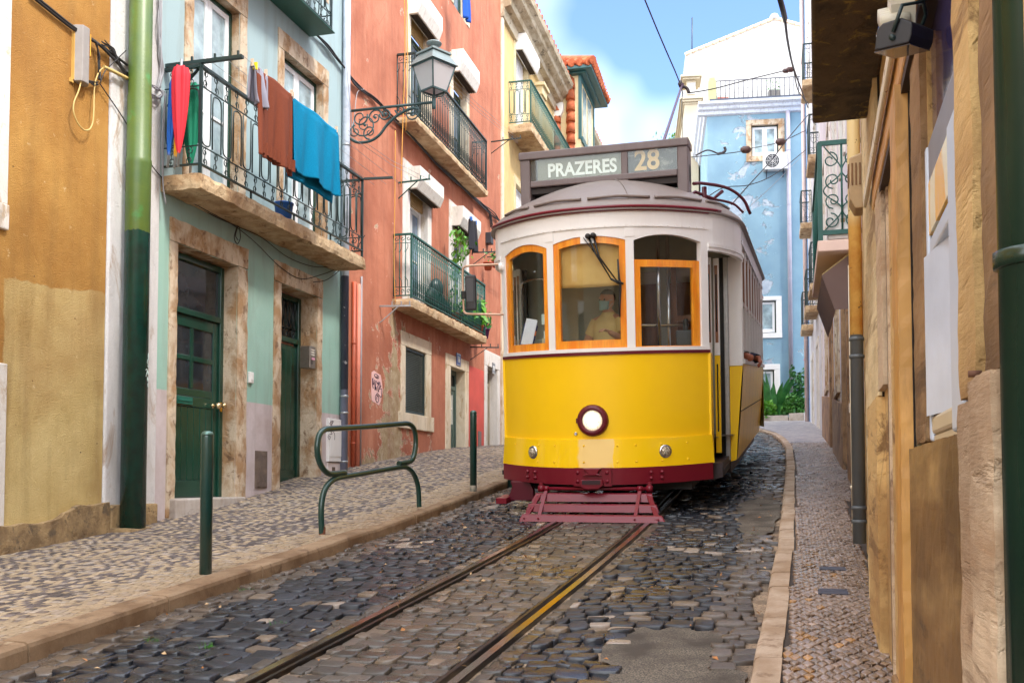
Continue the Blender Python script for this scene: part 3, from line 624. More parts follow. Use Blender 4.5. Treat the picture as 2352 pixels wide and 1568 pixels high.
zc=FM.z(313,220,-.16); zc2=FM.z(313,365,-.16)
q.lathe([(.124,zf0-.02),(.122,zc2-.10),(.126,zc2-.05),(.126,zc2),(.119,zc2+.012),(.119,zc),(.113,zc+.02),(.113,10)],28,ZERO); q.build('pipe',two_green(),pr)
q=MB(); q.rough_box(-.20,.20,-.13,.17,zf0-.14,zf0-.01,.012,.05); q.build('foot_block',FOOT,pr)
MARKW=flat('white_paint_marker',lin(206,226,222),.5); MARKB=flat('dark_marker_ink',lin(50,26,62),.5)
def scribble(name,mat,root,strokes,conv,r):
    q=MB()
    for s in strokes: q.tube([conv(*p) for p in (cr_([(a,b,0) for a,b in s],5) if len(s)>2 else [(a,b,0) for a,b in s])],r,4)
    return q.build(name,mat,root)
# white scrawl on the pipe (photo crop coordinates -> angle round the pipe and height)
def pipe_conv(cx,cy,cz=0):
    X=(500+cx*.12753)*.57422; Y=(1380+cy*.12753)*.57422; u=(X-311.0)/29.5; u=max(-.97,min(.97,u)); a=-PI/2-R(6)+math.asin(u)
    return Vector((.1235*math.cos(a),.1235*math.sin(a),FM.z(X,Y,-.27)))
scribble('marker_writing',MARKW,pr,[[(360,740),(400,715),(450,720),(490,760),(470,810),(430,830)],[(445,740),(430,830),(395,890),(385,950)],[(490,810),(500,905)],[(490,830),(510,890),(525,820),(550,860),(575,790),(585,940)],[(465,1000),(475,1105)],[(465,1000),(500,970),(515,1020),(470,1060)],[(525,1040),(550,1120),(578,1035)],[(595,1110),(610,1060),(625,1105),(640,1060)],[(545,1165),(515,1200),(520,1260),(550,1285),(560,1240)],[(580,1300),(592,1260),(605,1310),(620,1260),(640,1330)],
  [(535,400),(515,320),(530,240),(550,220),(560,300),(555,380),(590,310),(630,270),(625,330),(600,415)],[(535,400),(480,420),(455,470),(440,500),(470,545),(520,555)],[(595,440),(640,415),(665,425)],[(510,590),(490,620),(530,660),(570,635),(640,660),(665,600)]],pipe_conv,.0028)
# ================================================================ mint house
mh=thing('house','pale mint green house with lilac base, two dark doors and a long iron balcony','house',M=FM.M)
d1=(FM.t(404,850),FM.t(541,850),-1.2,FM.z(405,560)); d2=(FM.t(645,850),FM.t(737,850),-.8,FM.z(650,640))
d1=(-4.36,-3.12,-.22,2.60); d2=(-2.02,-.98,-.14,2.60)
ZS=3.27  # balcony floor
w1=(FM.t(441,200),FM.t(548,200),ZS,5.75); w2=(FM.t(651,200),FM.t(741,230),ZS,5.75)
mb=MB(); mb.wall(tS1,0,-.9,10.5,0,[(d1[0],d1[1],-.9,d1[3]),(d2[0],d2[1],-.9,d2[3]),(w1[0],w1[1],w1[2],w1[3]),(w2[0],w2[1],w2[2],w2[3]),(w1[0],w1[1],7.0,9.2),(w2[0],w2[1],7.0,9.2)],.3,reveal=False)
mb.box(tS1,0,5,5.2,-.9,10.5); mb.box(tS1,0,.01,5,10.3,10.5); MW=wall_mat_mint(); mb.build('wall',MW,mh)
q=MB(); q.box(-.10,.0,-.012,.02,-.5,10.5); q.build('corner_strip',LIMEC,mh,bevel=.006)
surround(mh,'door_surround',d1[0],d1[1],-.42,d1[3],.155,.24,.26,LIME,.02,.24,jag=.018)
surround(mh,'door_surround',d2[0],d2[1],-.4,d2[3],.20,.17,.28,LIME,.02,.30,jag=.018)
q=MB(); q.box(d1[0]-.1,d1[1]+.1,-.10,.3,-1.0,-.215); q.build('doorstep',stone('pale_step_stone',lin(188,180,174),lin(164,150,138),None,.8,3),mh,bevel=.015)
q=MB(); q.box(d2[0]-.18,d2[1]+.16,-.05,.35,-1.0,-.145); q.build('doorstep',LIME,mh,bevel=.02)
w=surround(mh,'window_surround',w1[0],w1[1],w1[2],w1[3],.17,.17,.25,LIME,.02,.16,jag=.012)
surround(mh,'window_surround',w2[0],w2[1],w2[2],w2[3],.17,.17,.25,LIME,.02,.16,jag=.012)
for a,b in (w1[:2],w2[:2]): surround(mh,'window_surround',a,b,7.0,9.2,.17,.17,.25,LIME,.02,.16,jag=.012); casement(mh,a,b,7.0,9.2,.12,GREENDOOR,WHITEWOOD,GLASSP)
# front door 1: leaf in a recess, right reveal open to view
def door_leaf(root,a,b,c,d,y,mat,kind):
    m=MB(); fw=.075
    m.box(a,a+fw,y-.03,y+.05,c,d); m.box(b-fw,b,y-.03,y+.05,c,d); m.box(a+fw,b-fw,y-.03,y+.05,d-fw,d)
    zt=d-.62 if kind==1 else d-.60
    m.box(a+fw,b-fw,y-.035,y+.045,zt-.07,zt)
    D0=m.build('door',mat,root,bevel=.008)
    L_=MB(); x0,x1,z0,z1=a+fw+.004,b-fw-.004,c+.01,zt-.075
    if kind==1:
        st=.10
        L_.box(x0,x0+st,y,y+.04,z0,z1); L_.box(x1-st,x1,y,y+.04,z0,z1); L_.box(x0+st,x1-st,y,y+.04,z1-.13,z1); L_.box(x0+st,x1-st,y,y+.04,z0,z0+.20)
        zm=z0+1.12; zn=z1-.62-.13; L_.box(x0+st,x1-st,y+.002,y+.038,zm-.07,zm+.05); 
        for i in range(7):
            p0=x0+st+(x1-x0-2*st)*i/7; L_.box(p0+.002,p0+(x1-x0-2*st)/7-.002,y+.012,y+.03,z0+.20,zm-.07)
        L_.box(x0+st,x1-st,y+.006,y+.034,zm+.05,zm+.14)
        cx=(x0+x1)/2; gz0,gz1=zm+.14,z1-.13; L_.box(cx-.03,cx+.03,y,y+.04,gz0,gz1); L_.box(x0+st,cx-.03,y+.002,y+.038,(gz0+gz1)/2-.03,(gz0+gz1)/2+.03); L_.box(cx+.03,x1-st,y+.002,y+.038,(gz0+gz1)/2-.03,(gz0+gz1)/2+.03)
        leaf=L_.build('door_leaf',mat,D0,bevel=.008)
        g=MB(); g.box(x0+st-.003,x1-st+.003,y+.018,y+.024,gz0,gz1); g.build('pane',GLASSD,leaf) if False else None
        gp=g.build('door_pane',GLASSD,D0)
        t=MB(); t.box(a+fw,b-fw,y+.01,y+.018,zt,d-fw); t.build('transom_pane',GLASSD,D0)
        s_=MB(); sx=x0+.24; s_.box(sx,sx+.30,y-.016,y+.004,zm-.03-.02,zm+.075-.04); s_.box(sx+.02,sx+.28,y-.024,y-.014,zm-.02,zm+.005); s_.build('letter_slot',paint('green_brass_plate',lin(20,92,80),.3,.1,8),D0,bevel=.004)
        kb=MB(); kx=x1-.10; kz=zm-.03; kb.lathe([(.012,0),(.012,.05),(.036,.055),(.042,.08),(.03,.105),(.0,.112)],16,Matrix.Translation((kx,y,kz))@Matrix.Rotation(R(90),4,'X')); kb.lathe([(.03,0),(.03,.012),(.0,.014)],16,Matrix.Translation((kx,y,kz))@Matrix.Rotation(R(90),4,'X')); kb.lathe([(.010,0),(.010,.05),(.032,.055),(.037,.08),(.027,.1),(.0,.106)],16,Matrix.Translation((kx+.085,y-.03,kz+.01))@Matrix.Rotation(R(90),4,'X')); kb.build('door_knob',paint('brushed_brass',lin(214,190,150),.25,.1,10,0,60,.9),D0)
        kp=MB(); kp.box(b-fw+.006,b-fw+.05,y-.034,y-.029,kz-.06,kz+.05); kp.build('lock_plate',paint('brass_plate',lin(220,160,40),.35,.1,10,0,60,.6),D0)
    else:
        for i in range(6):
            p0=x0+(x1-x0)*i/6; L_.box(p0+.002,p0+(x1-x0)/6-.002,y+.004,y+.035,z0+.26,z1-.02)
        L_.box(x0,x1,y-.006,y+.03,z0,z0+.26); leaf=L_.build('door_leaf',mat,D0,bevel=.006)
        t=MB(); t.box(a+fw,b-fw,y+.03,y+.036,zt,d-fw); t.build('transom_pane',GLASSD,D0)
        gq=MB(); n=4; W_=(b-a-2*fw)/n
        for i in range(n):
            u0=a+fw+W_*i; gq.tube([(u0,y,d-fw),(u0+W_/2,y,zt+.14)],.010,5); gq.tube([(u0+W_,y,d-fw),(u0+W_/2,y,zt+.14)],.010,5)
            gq.tube(spiral((u0+W_/2,y,zt+.07),(1,0,0),(0,0,1),.06,1.2,PI/2,1,12),.008,4)
        gq.tube([(a+fw,y,zt+.14),(b-fw,y,zt+.14)],.009,5); gq.build('transom_grille',IRON,D0)
    return D0
door_leaf(mh,d1[0],d1[1],d1[2],d1[3]-.02,.20,GREENDOOR,1)
door_leaf(mh,d2[0],d2[1],d2[2],d2[3]-.02,.27,GREENDOOR,2)
# balcony windows
q=MB()
for a,b,c,d in (w1,w2):
    wd=casement(mh,a,b,c,d,.10,GREENDOOR,WHITEWOOD,GLASSP,2,(.42,),.05,.07)
balcony(mh,-4.69,-.39,ZS-.01,ZS-.19,.50,1.06,'scroll',.215,SLABM,IRON,.10)
# upper balcony whose corner shows at the top
balcony(mh,-4.69,FM.t(770,100,-.4),FM.z(770,78,-.4)+.02,FM.z(770,78,-.4)-.0,.40,1.0,'scroll',.2,paint('green_floor_edge',lin(40,92,80),.5),IRON,.04)
# ---- things on the mint facade
b=at_frame('intercom','steel door intercom with three call buttons beside the narrow green door','intercom',FM,FM.t(708,820,0.02),.05,FM.z(708,820)); 
q=MB(); q.box(-.085,.085,-.10,.06,-.155,.155); q.build('casing',paint('steel_grey_casing',lin(140,130,120),.35,.1,20,.02,60,.7),b,bevel=.006)
q=MB()
for i in range(3): q.box(-.05,.045,-.104,-.099,.075+.0-.034*i+.02,.092-.034*i+.02)
q.build('name_plate',flat('cream_label',lin(220,214,200),.5),b)
q=MB()
for i in range(3):
    for x in (-.066,.062): q.lathe([(.008,0),(.007,.006),(0,.008)],10,Matrix.Translation((x,-.10,.103-.034*i))@Matrix.Rotation(R(90),4,'X'))
q.build('call_buttons',STEEL,b)
q=MB()
for i in range(5): q.box(-.055,-.005,-.103,-.099,-.10+.014*i,-.094+.014*i)
q.build('speaker_slots',flat('black_slot',lin(30,28,28),.7),b)
q=MB(); q.box(-.03,.055,-.104,-.0995,-.035,-.005); q.build('pink_label',flat('pink_label_paper',lin(224,160,186),.6),b)
b=at_frame('doorbell','small white square doorbell box on the mint wall between the doors','doorbell',FM,FM.t(573,867),0,FM.z(573,867)); q=MB(); q.box(-.05,.05,-.035,0,-.07,.07); q.build('casing',WHITEPAINT,b,bevel=.008); q=MB(); q.box(-.02,.03,-.042,-.034,-.035,.045); q.build('push_button',WHITEPAINT,b,bevel=.004)
q=MB(); a0,a1=FM.t(585,1078),FM.t(612,1078); q.box(a0,a1,-.012,.01,FM.z(598,1121),FM.z(598,1035)); q.box(a0+.02,a1-.02,-.017,-.012,FM.z(598,1121)+.02,FM.z(598,1035)-.02); q.X=None
o=at_frame('meter_cover','rusty brown meter cover plate low on the lilac wall','meter cover',FM,0,0,0); q.build('cover_plate',stone('rusted_plate',lin(104,90,82),lin(128,110,96),lin(84,66,56),.7,5,(1,1,1),.3),o,bevel=.004)
b=at_frame('utility_box','narrow white utility cabinet scrawled with black marker beside the blue-grey pipe','utility box',FM,0,0,0); a0,a1=FM.t(749,1000),FM.t(779,1000)
q=MB(); q.box(a0,a1,-.05,.01,FM.z(762,1060),FM.z(762,962)); q.build('cabinet',WHITEPAINT,b,bevel=.006); q=MB(); q.box(a0+.03,a1-.03,-.056,-.05,FM.z(762,1056)+.05,FM.z(762,966)-.05); q.build('cabinet_door',WHITEPAINT,b,bevel=.004)
q=MB(); q.box(a0+.02,a1-.02,-.03,.01,-.2,FM.z(762,1062)); q.build('lower_panel',paint('lilac_white_paint',lin(212,200,198),.5,.06,5),b,bevel=.005); q=MB(); q.box(a0+.14,a0+.24,-.034,-.026,FM.z(762,1085),FM.z(762,1072)); q.build('finger_hole',flat('brown_recess',lin(96,78,66),.9),b)
def ub_conv(cx,cy,cz=0):
    X=(1180+cx*.3317)*.57422; Y=(1340+cy*.3317)*.57422; t,z=FM.uv(X,Y,-.058); return Vector((t,-.0585,z))
scribble('marker_writing',MARKB,b,[[(440,1070),(460,1045),(455,1035),(430,1045),(422,1065),(430,1080),(455,1060)],[(445,1095),(440,1080)],[(415,1190),(445,1190),(430,1150)],[(460,1165),(478,1195),(477,1262)],[(405,1195),(398,1230),(412,1258),(425,1235),(420,1215),(405,1225)],[(465,1105),(440,1100),(430,1120)]],ub_conv,.004)
# ---- pipes at the corner
def pipe(name,label,F,t,y,z0,z1,r,mat,collars=(),cmat=None,shoe=None,group=None):
    o=at_frame(name,label,'pipe',F,t,y,0,group); q=MB(); q.tube([(0,0,z0),(0,0,z1)],r,16); q.build('pipe',mat,o)
    if collars:
        for z in collars: q=MB(); q.lathe([(r+.001,z-.014),(r+.007,z-.012),(r+.007,z+.012),(r+.001,z+.014)],16); q.build('collar',cmat or mat,o)
    if shoe:
        q=MB(); q.tube(cr_([(0,0,z0+.02),(0,-.01,z0-.05),(.0+shoe*.05,-.05,z0-.11),(shoe*.16,-.16,z0-.14)],5),[r*1.12]*16,16,cap=False); q.build('pipe_shoe',mat,o)
    return o
BLUEPIPE=paint('blue_grey_pipe',lin(118,126,148),.35,.1,5,.05,30,0,.5,dirt=lin(90,84,90)); NAVYPIPE=paint('dark_navy_pipe',lin(52,56,72),.35,.15,6,.08,30,chips=lin(170,170,180),chip_at=.72)
tb=FM.t(791,850,-.07); rb=.058
def bp():
    k=NT('pale_and_navy_pipe'); X=k.xyz(); c=k.mix(k.step(X[2],FM.z(792,895,-.07)-.005,FM.z(792,895,-.07)+.005),lin(126,132,156),lin(58,62,80)); c=k.mix(k.step(X[2],3.05,3.06),c,lin(176,184,196)); c=k.mix(k.step(k.noise(9,6,.65),.64,.67),c,lin(196,196,204)); c=k.mix(k.math('MULTIPLY',k.step(k.noise(4,5),.5,.7),.4),c,lin(84,80,92)); k.bump(k.noise(30,3),.1,.004); return k.done(c,.35)
pipe('rain_pipe','blue-grey rain pipe running down the corner between mint and salmon houses',FM,tb,-.07,FM.z(790,1090,-.07),10.3,rb,bp(),[FM.z(790,y,-.07) for y in (330,575,910,985,1060)]+[FM.z(790,948,-.07)],STEEL,.9)
REDPIPE=paint('brick_red_pipe',lin(186,88,58),.5,.15,6,.1,40,dirt=lin(120,90,70)); PINKPIPE=paint('salmon_pipe',lin(214,128,104),.5,.12,6,.1,40)
pipe('service_pipe','brick red service pipe in the corner beside the rain pipe',FP,FP.t(811,900,-.03),-.035,-.12,3.05,.032,REDPIPE,(2.1,.55),None,None,'thin pipes in the corner')
pipe('service_pipe','salmon pink service pipe right of the brick red one',FP,FP.t(822,900,-.03),-.03,-.1,3.05,.036,PINKPIPE,(),None,None,'thin pipes in the corner')
pipe('service_pipe','pale grey conduit against the salmon wall, thinnest in the corner',FP,FP.t(829.5,900,-.03),-.025,-.1,3.2,.014,GREYCABLE,(),None,None,'thin pipes in the corner')
# ================================================================ salmon house
ph=thing('house','tall salmon pink house with peeling plaster and two long iron balconies','house',M=FP.M)
PH_END=9.39
u1=(FP.t(942,120),FP.t(1000,120),6.32,FP.z(942,33,-.0)+.05); u2=(FP.t(1040,230),FP.t(1071,240),6.32,8.55); u1=(u1[0],u1[0]+(u2[1]-u2[0]),6.32,8.55)
l1=(FP.t(940,480),FP.t(981,490),3.10,5.35); l2=(FP.t(1041,600),FP.t(1070,600),3.10,5.35)
gw=(2.62,3.77,1.18,2.365); g16=(5.30,6.32,.40,2.30); gE=(8.12,9.05,.45,2.62)
mb=MB(); holes=[h[:2]+(h[2],h[3]) for h in (u1,u2,l1,l2,gw)]+[(g16[0],g16[1],-.6,g16[3]),(gE[0],gE[1],-.6,gE[3]),(u1[0],u1[1],9.9,12),(u2[0],u2[1],9.9,12)]
mb.wall(0.004,PH_END,-.6,13.2,0,holes,.26,reveal=False); mb.box(.004,PH_END,5,5.2,-.6,13.2); mb.box(.004,PH_END,.01,5,13.0,13.2); PW=wall_mat_pink(); mb.build('wall',PW,ph)
q=MB(); q.box(g16[1]+.27,7.86,-.006,.02,-.4,2.47); q.build('red_plinth',paint('raspberry_red_paint',lin(204,84,72),.7,.12,2,.2,30),ph)
WSTONE=stone('white_limewash',lin(222,216,210),lin(208,200,190),lin(190,170,140),.8,2.2,(1,1,.5),.3,.5,.72)
for (a,b,c,d),m_,wl,wr,wt in ((u1,LIMEC,.2,.2,.25),(u2,LIMEC,.22,.2,.25),(l1,WSTONE,.36,.22,.36),(l2,WSTONE,.32,.2,.36)): surround(ph,'window_surround',a,b,c,d,wl,wr,wt,m_,.018,.18,jag=.008)
for a,b,c,d in (u1,u2,l1,l2):
    casement(ph,a,b,c,d-.30,.13,WHITEWOOD if c<5 else GREENDOOR,paint('grey_white_sash',lin(188,190,188),.4,.05,6,.03) if c<5 else GREENDOOR,GLASSB,2,(.5,),.04,.06)
    s=MB(); n=9
    for i in range(n): s.box(a,b,.09,.115,d-.30+.30*i/n,d-.30+.30*(i+1)/n-.006)
    s.build('roller_shutter',paint('tan_shutter_slats',lin(178,146,92),.5,.1,8),ph)
CREAMBOX=paint('cream_shutter_box',lin(226,222,212),.45,.05,4,.05,30,dirt=lin(150,130,104)); DARKSLOT=flat('dark_slot',lin(60,48,36),.9)
for (x0,y0,y1),(fx,fy) in (((938,-40,33),(1017,62)),((1037,133,165),(1102,186))):
    a=FP.t(x0,y1,0); bb=FP.t(fx,fy,-.26); shutter_box(ph,a-.02,bb,FP.z(x0,y1,0),FP.z(x0,y1,0)+.46,.26,CREAMBOX,DARKSLOT)
for (x0,y1),(fx,fy) in (((934,433),(1020,435)),((1036,518),(1105,525))):
    a=FP.t(x0,y1,0); bb=FP.t(fx,fy,-.26); shutter_box(ph,a,bb,FP.z(x0,y1,0),FP.z(x0,y1,0)+.40,.26,CREAMBOX,DARKSLOT)
for a,b in (u1[:2],u2[:2]): surround(ph,'window_surround',a,b,9.9,12,.2,.2,.25,LIMEC,.018,.18,jag=.008); casement(ph,a,b,9.9,12,.13,GREENDOOR,GREENDOOR,GLASSB)
balcony(ph,2.10,6.88,6.32,6.20,.38,1.06,'bars',.105,SLABM,IRON,.05)
balcony(ph,1.96,6.76,3.10,2.93,.38,1.06,'bars',.105,SLABM,IRON2,.05)
# ground floor window with mesh shutter
surround(ph,'window_surround',*gw,.22,.28,.25,LIMEC,.02,.2,1,.12,.28,.01)
s=MB(); a,b,c,d=gw; fw=.05
for z in (a,a+fw),(b-fw,b): s.box(z[0],z[1],.02,.07,c,d)
s.box(a+fw,b-fw,.02,.07,d-fw,d); s.box(a+fw,b-fw,.02,.07,c,c+fw); sh=s.build('window_shutter',IRON,ph,bevel=.004)
s=MB(); n=34
for i in range(n): zz=c+fw+(d-c-2*fw)*(i+.5)/n; s.box(a+fw,b-fw,.035,.047,zz-.008,zz+.008)
for i in range(30): xx=a+fw+(b-a-2*fw)*(i+.5)/30; s.box(xx-.005,xx+.005,.033,.036,c+fw,d-fw)
s.build('wire_mesh',flat('grey_green_mesh',lin(66,72,66),.6,.2),sh); s=MB(); s.box(a,b,.10,.11,c,d); s.build('window_pane',GLASSD,ph)
# door 16
surround(ph,'door_surround',g16[0],g16[1],.12,g16[3],.33,.27,.24,LIMEC,.02,.26,jag=.012)
def small_door(a,b,c,d,y,mat,pale):
    m=MB(); m.box(a,a+.08,y-.02,y+.05,c,d); m.box(b-.08,b,y-.02,y+.05,c,d); m.box(a+.08,b-.08,y-.02,y+.05,d-.10,d); m.box(a+.08,b-.08,y-.018,y+.05,d-.42,d-.34)
    D0=m.build('door',mat,ph,bevel=.006); l=MB(); l.box(a+.08,b-.08,y,y+.035,c,c+.22); l.box(a+.08,a+.2,y,y+.035,c+.22,d-.42); l.box(b-.2,b-.08,y,y+.035,c+.22,d-.42); l.box(a+.2,b-.2,y,y+.035,c+.62,c+.74); l.box(a+.2,b-.2,y,y+.035,d-.52,d-.42); l.box(a+.2,b-.2,y+.012,y+.03,c+.22,c+.62)
    l.build('door_leaf',mat,D0,bevel=.006); g=MB(); g.box(a+.2,b-.2,y+.015,y+.02,c+.74,d-.52); g.build('door_pane',pale,D0); g=MB(); g.box(a+.08,b-.08,y+.015,y+.02,d-.34,d-.10); g.build('transom_pane',GLASSD,D0)
    w=MB(); cx=(a+b)/2
    for x in (a+.2,b-.22): w.box(x,x+.02,y+.004,y+.014,c+.74,d-.52)
    w.box(a+.2,b-.2,y+.004,y+.014,c+1.05,c+1.08); w.build('glazing_bar',WHITEPAINT,D0); return D0
small_door(g16[0],g16[1],g16[2]+.02,g16[3],.2,paint('grey_green_door',lin(72,92,86),.45,.12,4,.1),flat('curtained_pane',lin(190,192,176),.3))
q=MB(); q.box(g16[0]-.04,g16[1]+.05,-.06,.3,-.3,g16[2]); q.build('doorstep',LIME,ph,bevel=.012)
surround(ph,'door_surround',gE[0],gE[1],.3,gE[3],.24,.25,.36,WSTONE,.02,.26,jag=.012)
small_door(gE[0],gE[1],gE[2]+.1,gE[3],.2,paint('beige_door',lin(150,140,120),.5,.12,4,.1),GLASSD)
q=MB(); q.box(gE[0],gE[1],-.02,.3,-.2,gE[2]+.1); q.build('doorstep',LIME,ph,bevel=.012)
q=MB(); a0,a1=FP.t(1097,1020),FP.t(1104,1020); q.box(a0,a1,-.02,0,FP.z(1100,1055),FP.z(1100,990))
o=at_frame('meter_cover','grey meter cover plate on the raspberry red plinth','meter cover',FP,0,0,0); q.build('cover_plate',paint('grey_brown_plate',lin(120,104,98),.6),o,bevel=.004)
def text_mesh(txt,size,mat,parent,M,bold=.0,ext=.002,name='lettering',space=1.0):
    cu=bpy.data.curves.new('lettering','FONT'); cu.body=txt; cu.size=size; cu.align_x='CENTER'; cu.align_y='CENTER'; cu.offset=bold; cu.extrude=ext; cu.space_character=space
    t=bpy.data.objects.new('tmp',cu); COL.objects.link(t); dg=bpy.context.evaluated_depsgraph_get(); me=bpy.data.meshes.new_from_object(t.evaluated_get(dg)); bpy.data.objects.remove(t)
    me.materials.clear(); me.materials.append(mat); o=bpy.data.objects.new(name,me); COL.objects.link(o); o.parent=parent; o.matrix_basis=M; return o
RX=Matrix.Rotation(R(90),4,'X')
def plaque(F,t,z,w,h,txt,label,root_name='house_number',col=lin(36,42,110)):
    o=at_frame(root_name,label,'house number',F,t,-.024,z); q=MB(); q.box(-w/2,w/2,-.012,0,-h/2,h/2); q.build('plate',paint('enamel_'+txt,col,.3,.05),o,bevel=.003); q=MB(); e=.012
    q.box(-w/2+e,w/2-e,-.0135,-.0125,-h/2+e,-h/2+e+.008); q.box(-w/2+e,w/2-e,-.0135,-.0125,h/2-e-.008,h/2-e); q.build('border',WHITEPAINT,o)
    text_mesh(txt,h*.62,WHITEPAINT,o,Matrix.Translation((0,-.0135,0))@RX,.004); return o
plaque(FP,FP.t(1050,826),FP.z(1050,826),.30,.26,'16','small dark blue enamel house number 16 on the cream lintel')
plaque(FP,FP.t(1131,846),FP.z(1131,846),.26,.26,'18','small grey house number plate above the beige door',col=lin(120,118,120))
# pink painted-over rectangle with a marker tag
o=at_frame('paint_patch','pale pink painted rectangle with purple marker scrawl on the salmon wall','paint patch',FP,0,0,0)
pp=[(1486,1488),(1496,1482),(1506,1490),(1522,1500),(1527,1530),(1530,1560),(1527,1580),(1522,1605),(1514,1620),(1504,1612),(1492,1606),(1486,1600),(1484,1560),(1485,1520)]
q=MB(); q.prism([FP.uv(x*.57422,y*.57422) for x,y in pp],-.004,.0,'xz'); q.build('patch',paint('pale_pink_paint',lin(234,190,186),.7,.05,6,.2,40),o)
def pk_conv(cx,cy,cz=0):
    t,z=FP.uv((1450+cx*.1594)*.57422,(1400+cy*.1594)*.57422); return Vector((t,-.006,z))
scribble('marker_writing',MARKB,o,[[(290,610),(330,600),(390,650),(395,700),(350,700),(300,660),(285,620)],[(320,660),(345,690),(355,650),(370,690)],[(240,700),(240,860),(260,960)],[(262,700),(250,740),(255,850),(290,830),(275,760)],[(300,880),(300,1000)],[(290,740),(270,830),(300,870),(315,1000)],[(320,760),(315,980),(330,920),(345,1010)],[(345,770),(360,850),(378,810),(395,880),(400,780)],[(365,880),(380,1040)],[(410,800),(395,1050)],[(425,800),(440,940)],[(465,890),(420,930),(410,970),(470,970),(468,1110)],[(330,1130),(360,1080),(400,1120),(460,1180),(470,1100)],[(385,1150),(330,1120),(312,1190),(340,1290),(380,1300),(400,1200),(385,1150),(350,1170),(350,1240)]],pk_conv,.006)
# ================================================================ cream house with pilasters
yf=thing('house','cream yellow house with heavy stone cornice, pilasters and white roller shutters','house',M=FP.M)
CREAM=paint('cream_yellow_plaster',lin(206,178,122),.85,.14,2,.3,50,dirt=lin(160,132,84)); TRIM=stone('cream_trim',lin(214,198,158),lin(190,166,120),lin(150,122,84),.8,2.5,(1,1,.6),.3,.5,.7); CORN=stone('weathered_cornice',lin(196,184,160),lin(160,142,112),lin(84,72,54),.85,3.5,(.5,1,1),.5,.45,.62)
E0,E1=PH_END+.005,24.0; ZC=FP.z(1262,130,-.3)
zsl=FP.z(1165,283,0); s1=(FP.t(1183,150),FP.t(1214,190)); s2=(FP.t(1271,300),FP.t(1290,310))
sp=(s2[0]-s1[0])
mb=MB(); holes=[(s1[0],s1[0]+1.3,zsl,zsl+2.35),(s2[0],s2[0]+1.3,zsl,zsl+2.35)]+[(x,x+1.3,zz,zz+2.3) for x in (s1[0],s2[0]) for zz in (zsl-3.6,)]+[(x,x+1.2,1.0,4.0) for x in (11.2,15.2,19)]
mb.wall(E0,E1,-.6,ZC-.8,0,holes,.22,reveal=False); mb.box(E0,E1,5,5.2,-.6,ZC-.8); mb.build('wall',CREAM,yf)
q=MB(); q.box(E0,E0+.16,-.05,.02,-.5,ZC-.6); q.build('corner_strip',LIMEC,yf,bevel=.01)
for h in holes:
    s=MB(); n=26
    for i in range(n): s.prism([(.10,h[2]+(h[3]-h[2])*i/n),(.085,h[2]+(h[3]-h[2])*(i+.5)/n),(.10,h[2]+(h[3]-h[2])*(i+1)/n),(.12,h[2]+(h[3]-h[2])*(i+.5)/n)],h[0],h[1],'yz')
    s.build('roller_shutter',WHITEPAINT,yf); surround(yf,'window_surround',*h,.18,.18,.2,TRIM,.03,.1,jag=.01)
for (x0,y1),(fx,fy) in (((1182,114),(1240,142)),((1271,267),(1307,280))): a=FP.t(x0,y1,0); shutter_box(yf,a,FP.t(fx,fy,-.3),FP.z(x0,y1,0),FP.z(x0,y1,0)+.42,.30,WHITEPAINT,DARKSLOT)
for x in (s1[0]+2.4,s2[0]+2.2,s2[0]+6): 
    p=MB(); p.box(x,x+.42,-.14,.0,-.5,ZC-1.45); p.box(x-.06,x+.48,-.20,0,ZC-1.45,ZC-1.36); p.box(x-.10,x+.52,-.25,0,ZC-1.36,ZC-1.12); p.box(x-.16,x+.58,-.31,0,ZC-1.12,ZC-1.02); p.build('pilaster',TRIM,yf,bevel=.012)
q=MB(); q.prism([(.3,ZC-.85),(-.08,ZC-.85),(-.10,ZC-.62),(-.26,ZC-.58),(-.28,ZC-.44),(-.46,ZC-.34),(-.48,ZC-.24),(-.60,ZC-.16),(-.64,ZC-.04),(-.58,ZC),(.3,ZC+.1)],E0-.02,E1,'yz'); q.build('cornice',CORN,yf,bevel=.012)
TILE=stone('terracotta_tile',lin(198,108,66),lin(166,78,44),lin(120,70,48),.8,3,(1,1,1),.4,.45,.62)
def tile_slope(mb,p00,p10,p01,p11,cols,rowsn,r=.085):
    """barrel tiles over a sloping quad; p00->p10 along the eaves, p00->p01 up the slope"""
    P=[Vector(p) for p in (p00,p10,p01,p11)]; nrm=(P[1]-P[0]).cross(P[2]-P[0]).normalized()
    if nrm.z<0: nrm=-nrm
    for i in range(cols):
        for j in range(rowsn):
            u=(i+.5)/cols
            def at(v,lift): a=P[0].lerp(P[1],u); b=P[2].lerp(P[3],u); return a.lerp(b,v)+nrm*lift
            mb.tube([at(j/rowsn,.03),at(min(1,(j+1.12)/rowsn),.0)],[r,r*.8],8,cap=True)
    mb.add([P[0],P[1],P[3],P[2]],[(0,1,2,3)])
q=MB(); tile_slope(q,(E0,-.5,ZC+.06),(E1,-.5,ZC+.06),(E0,4,ZC+1.7),(E1,4,ZC+1.7),46,8,.16); q.build('roof',TILE,yf)
balcony(yf,s1[0]-.75,s1[0]+5.6,zsl,zsl-.22,.62,1.05,'bars',.13,SLABM,IRON2,.05,end_style='scroll')
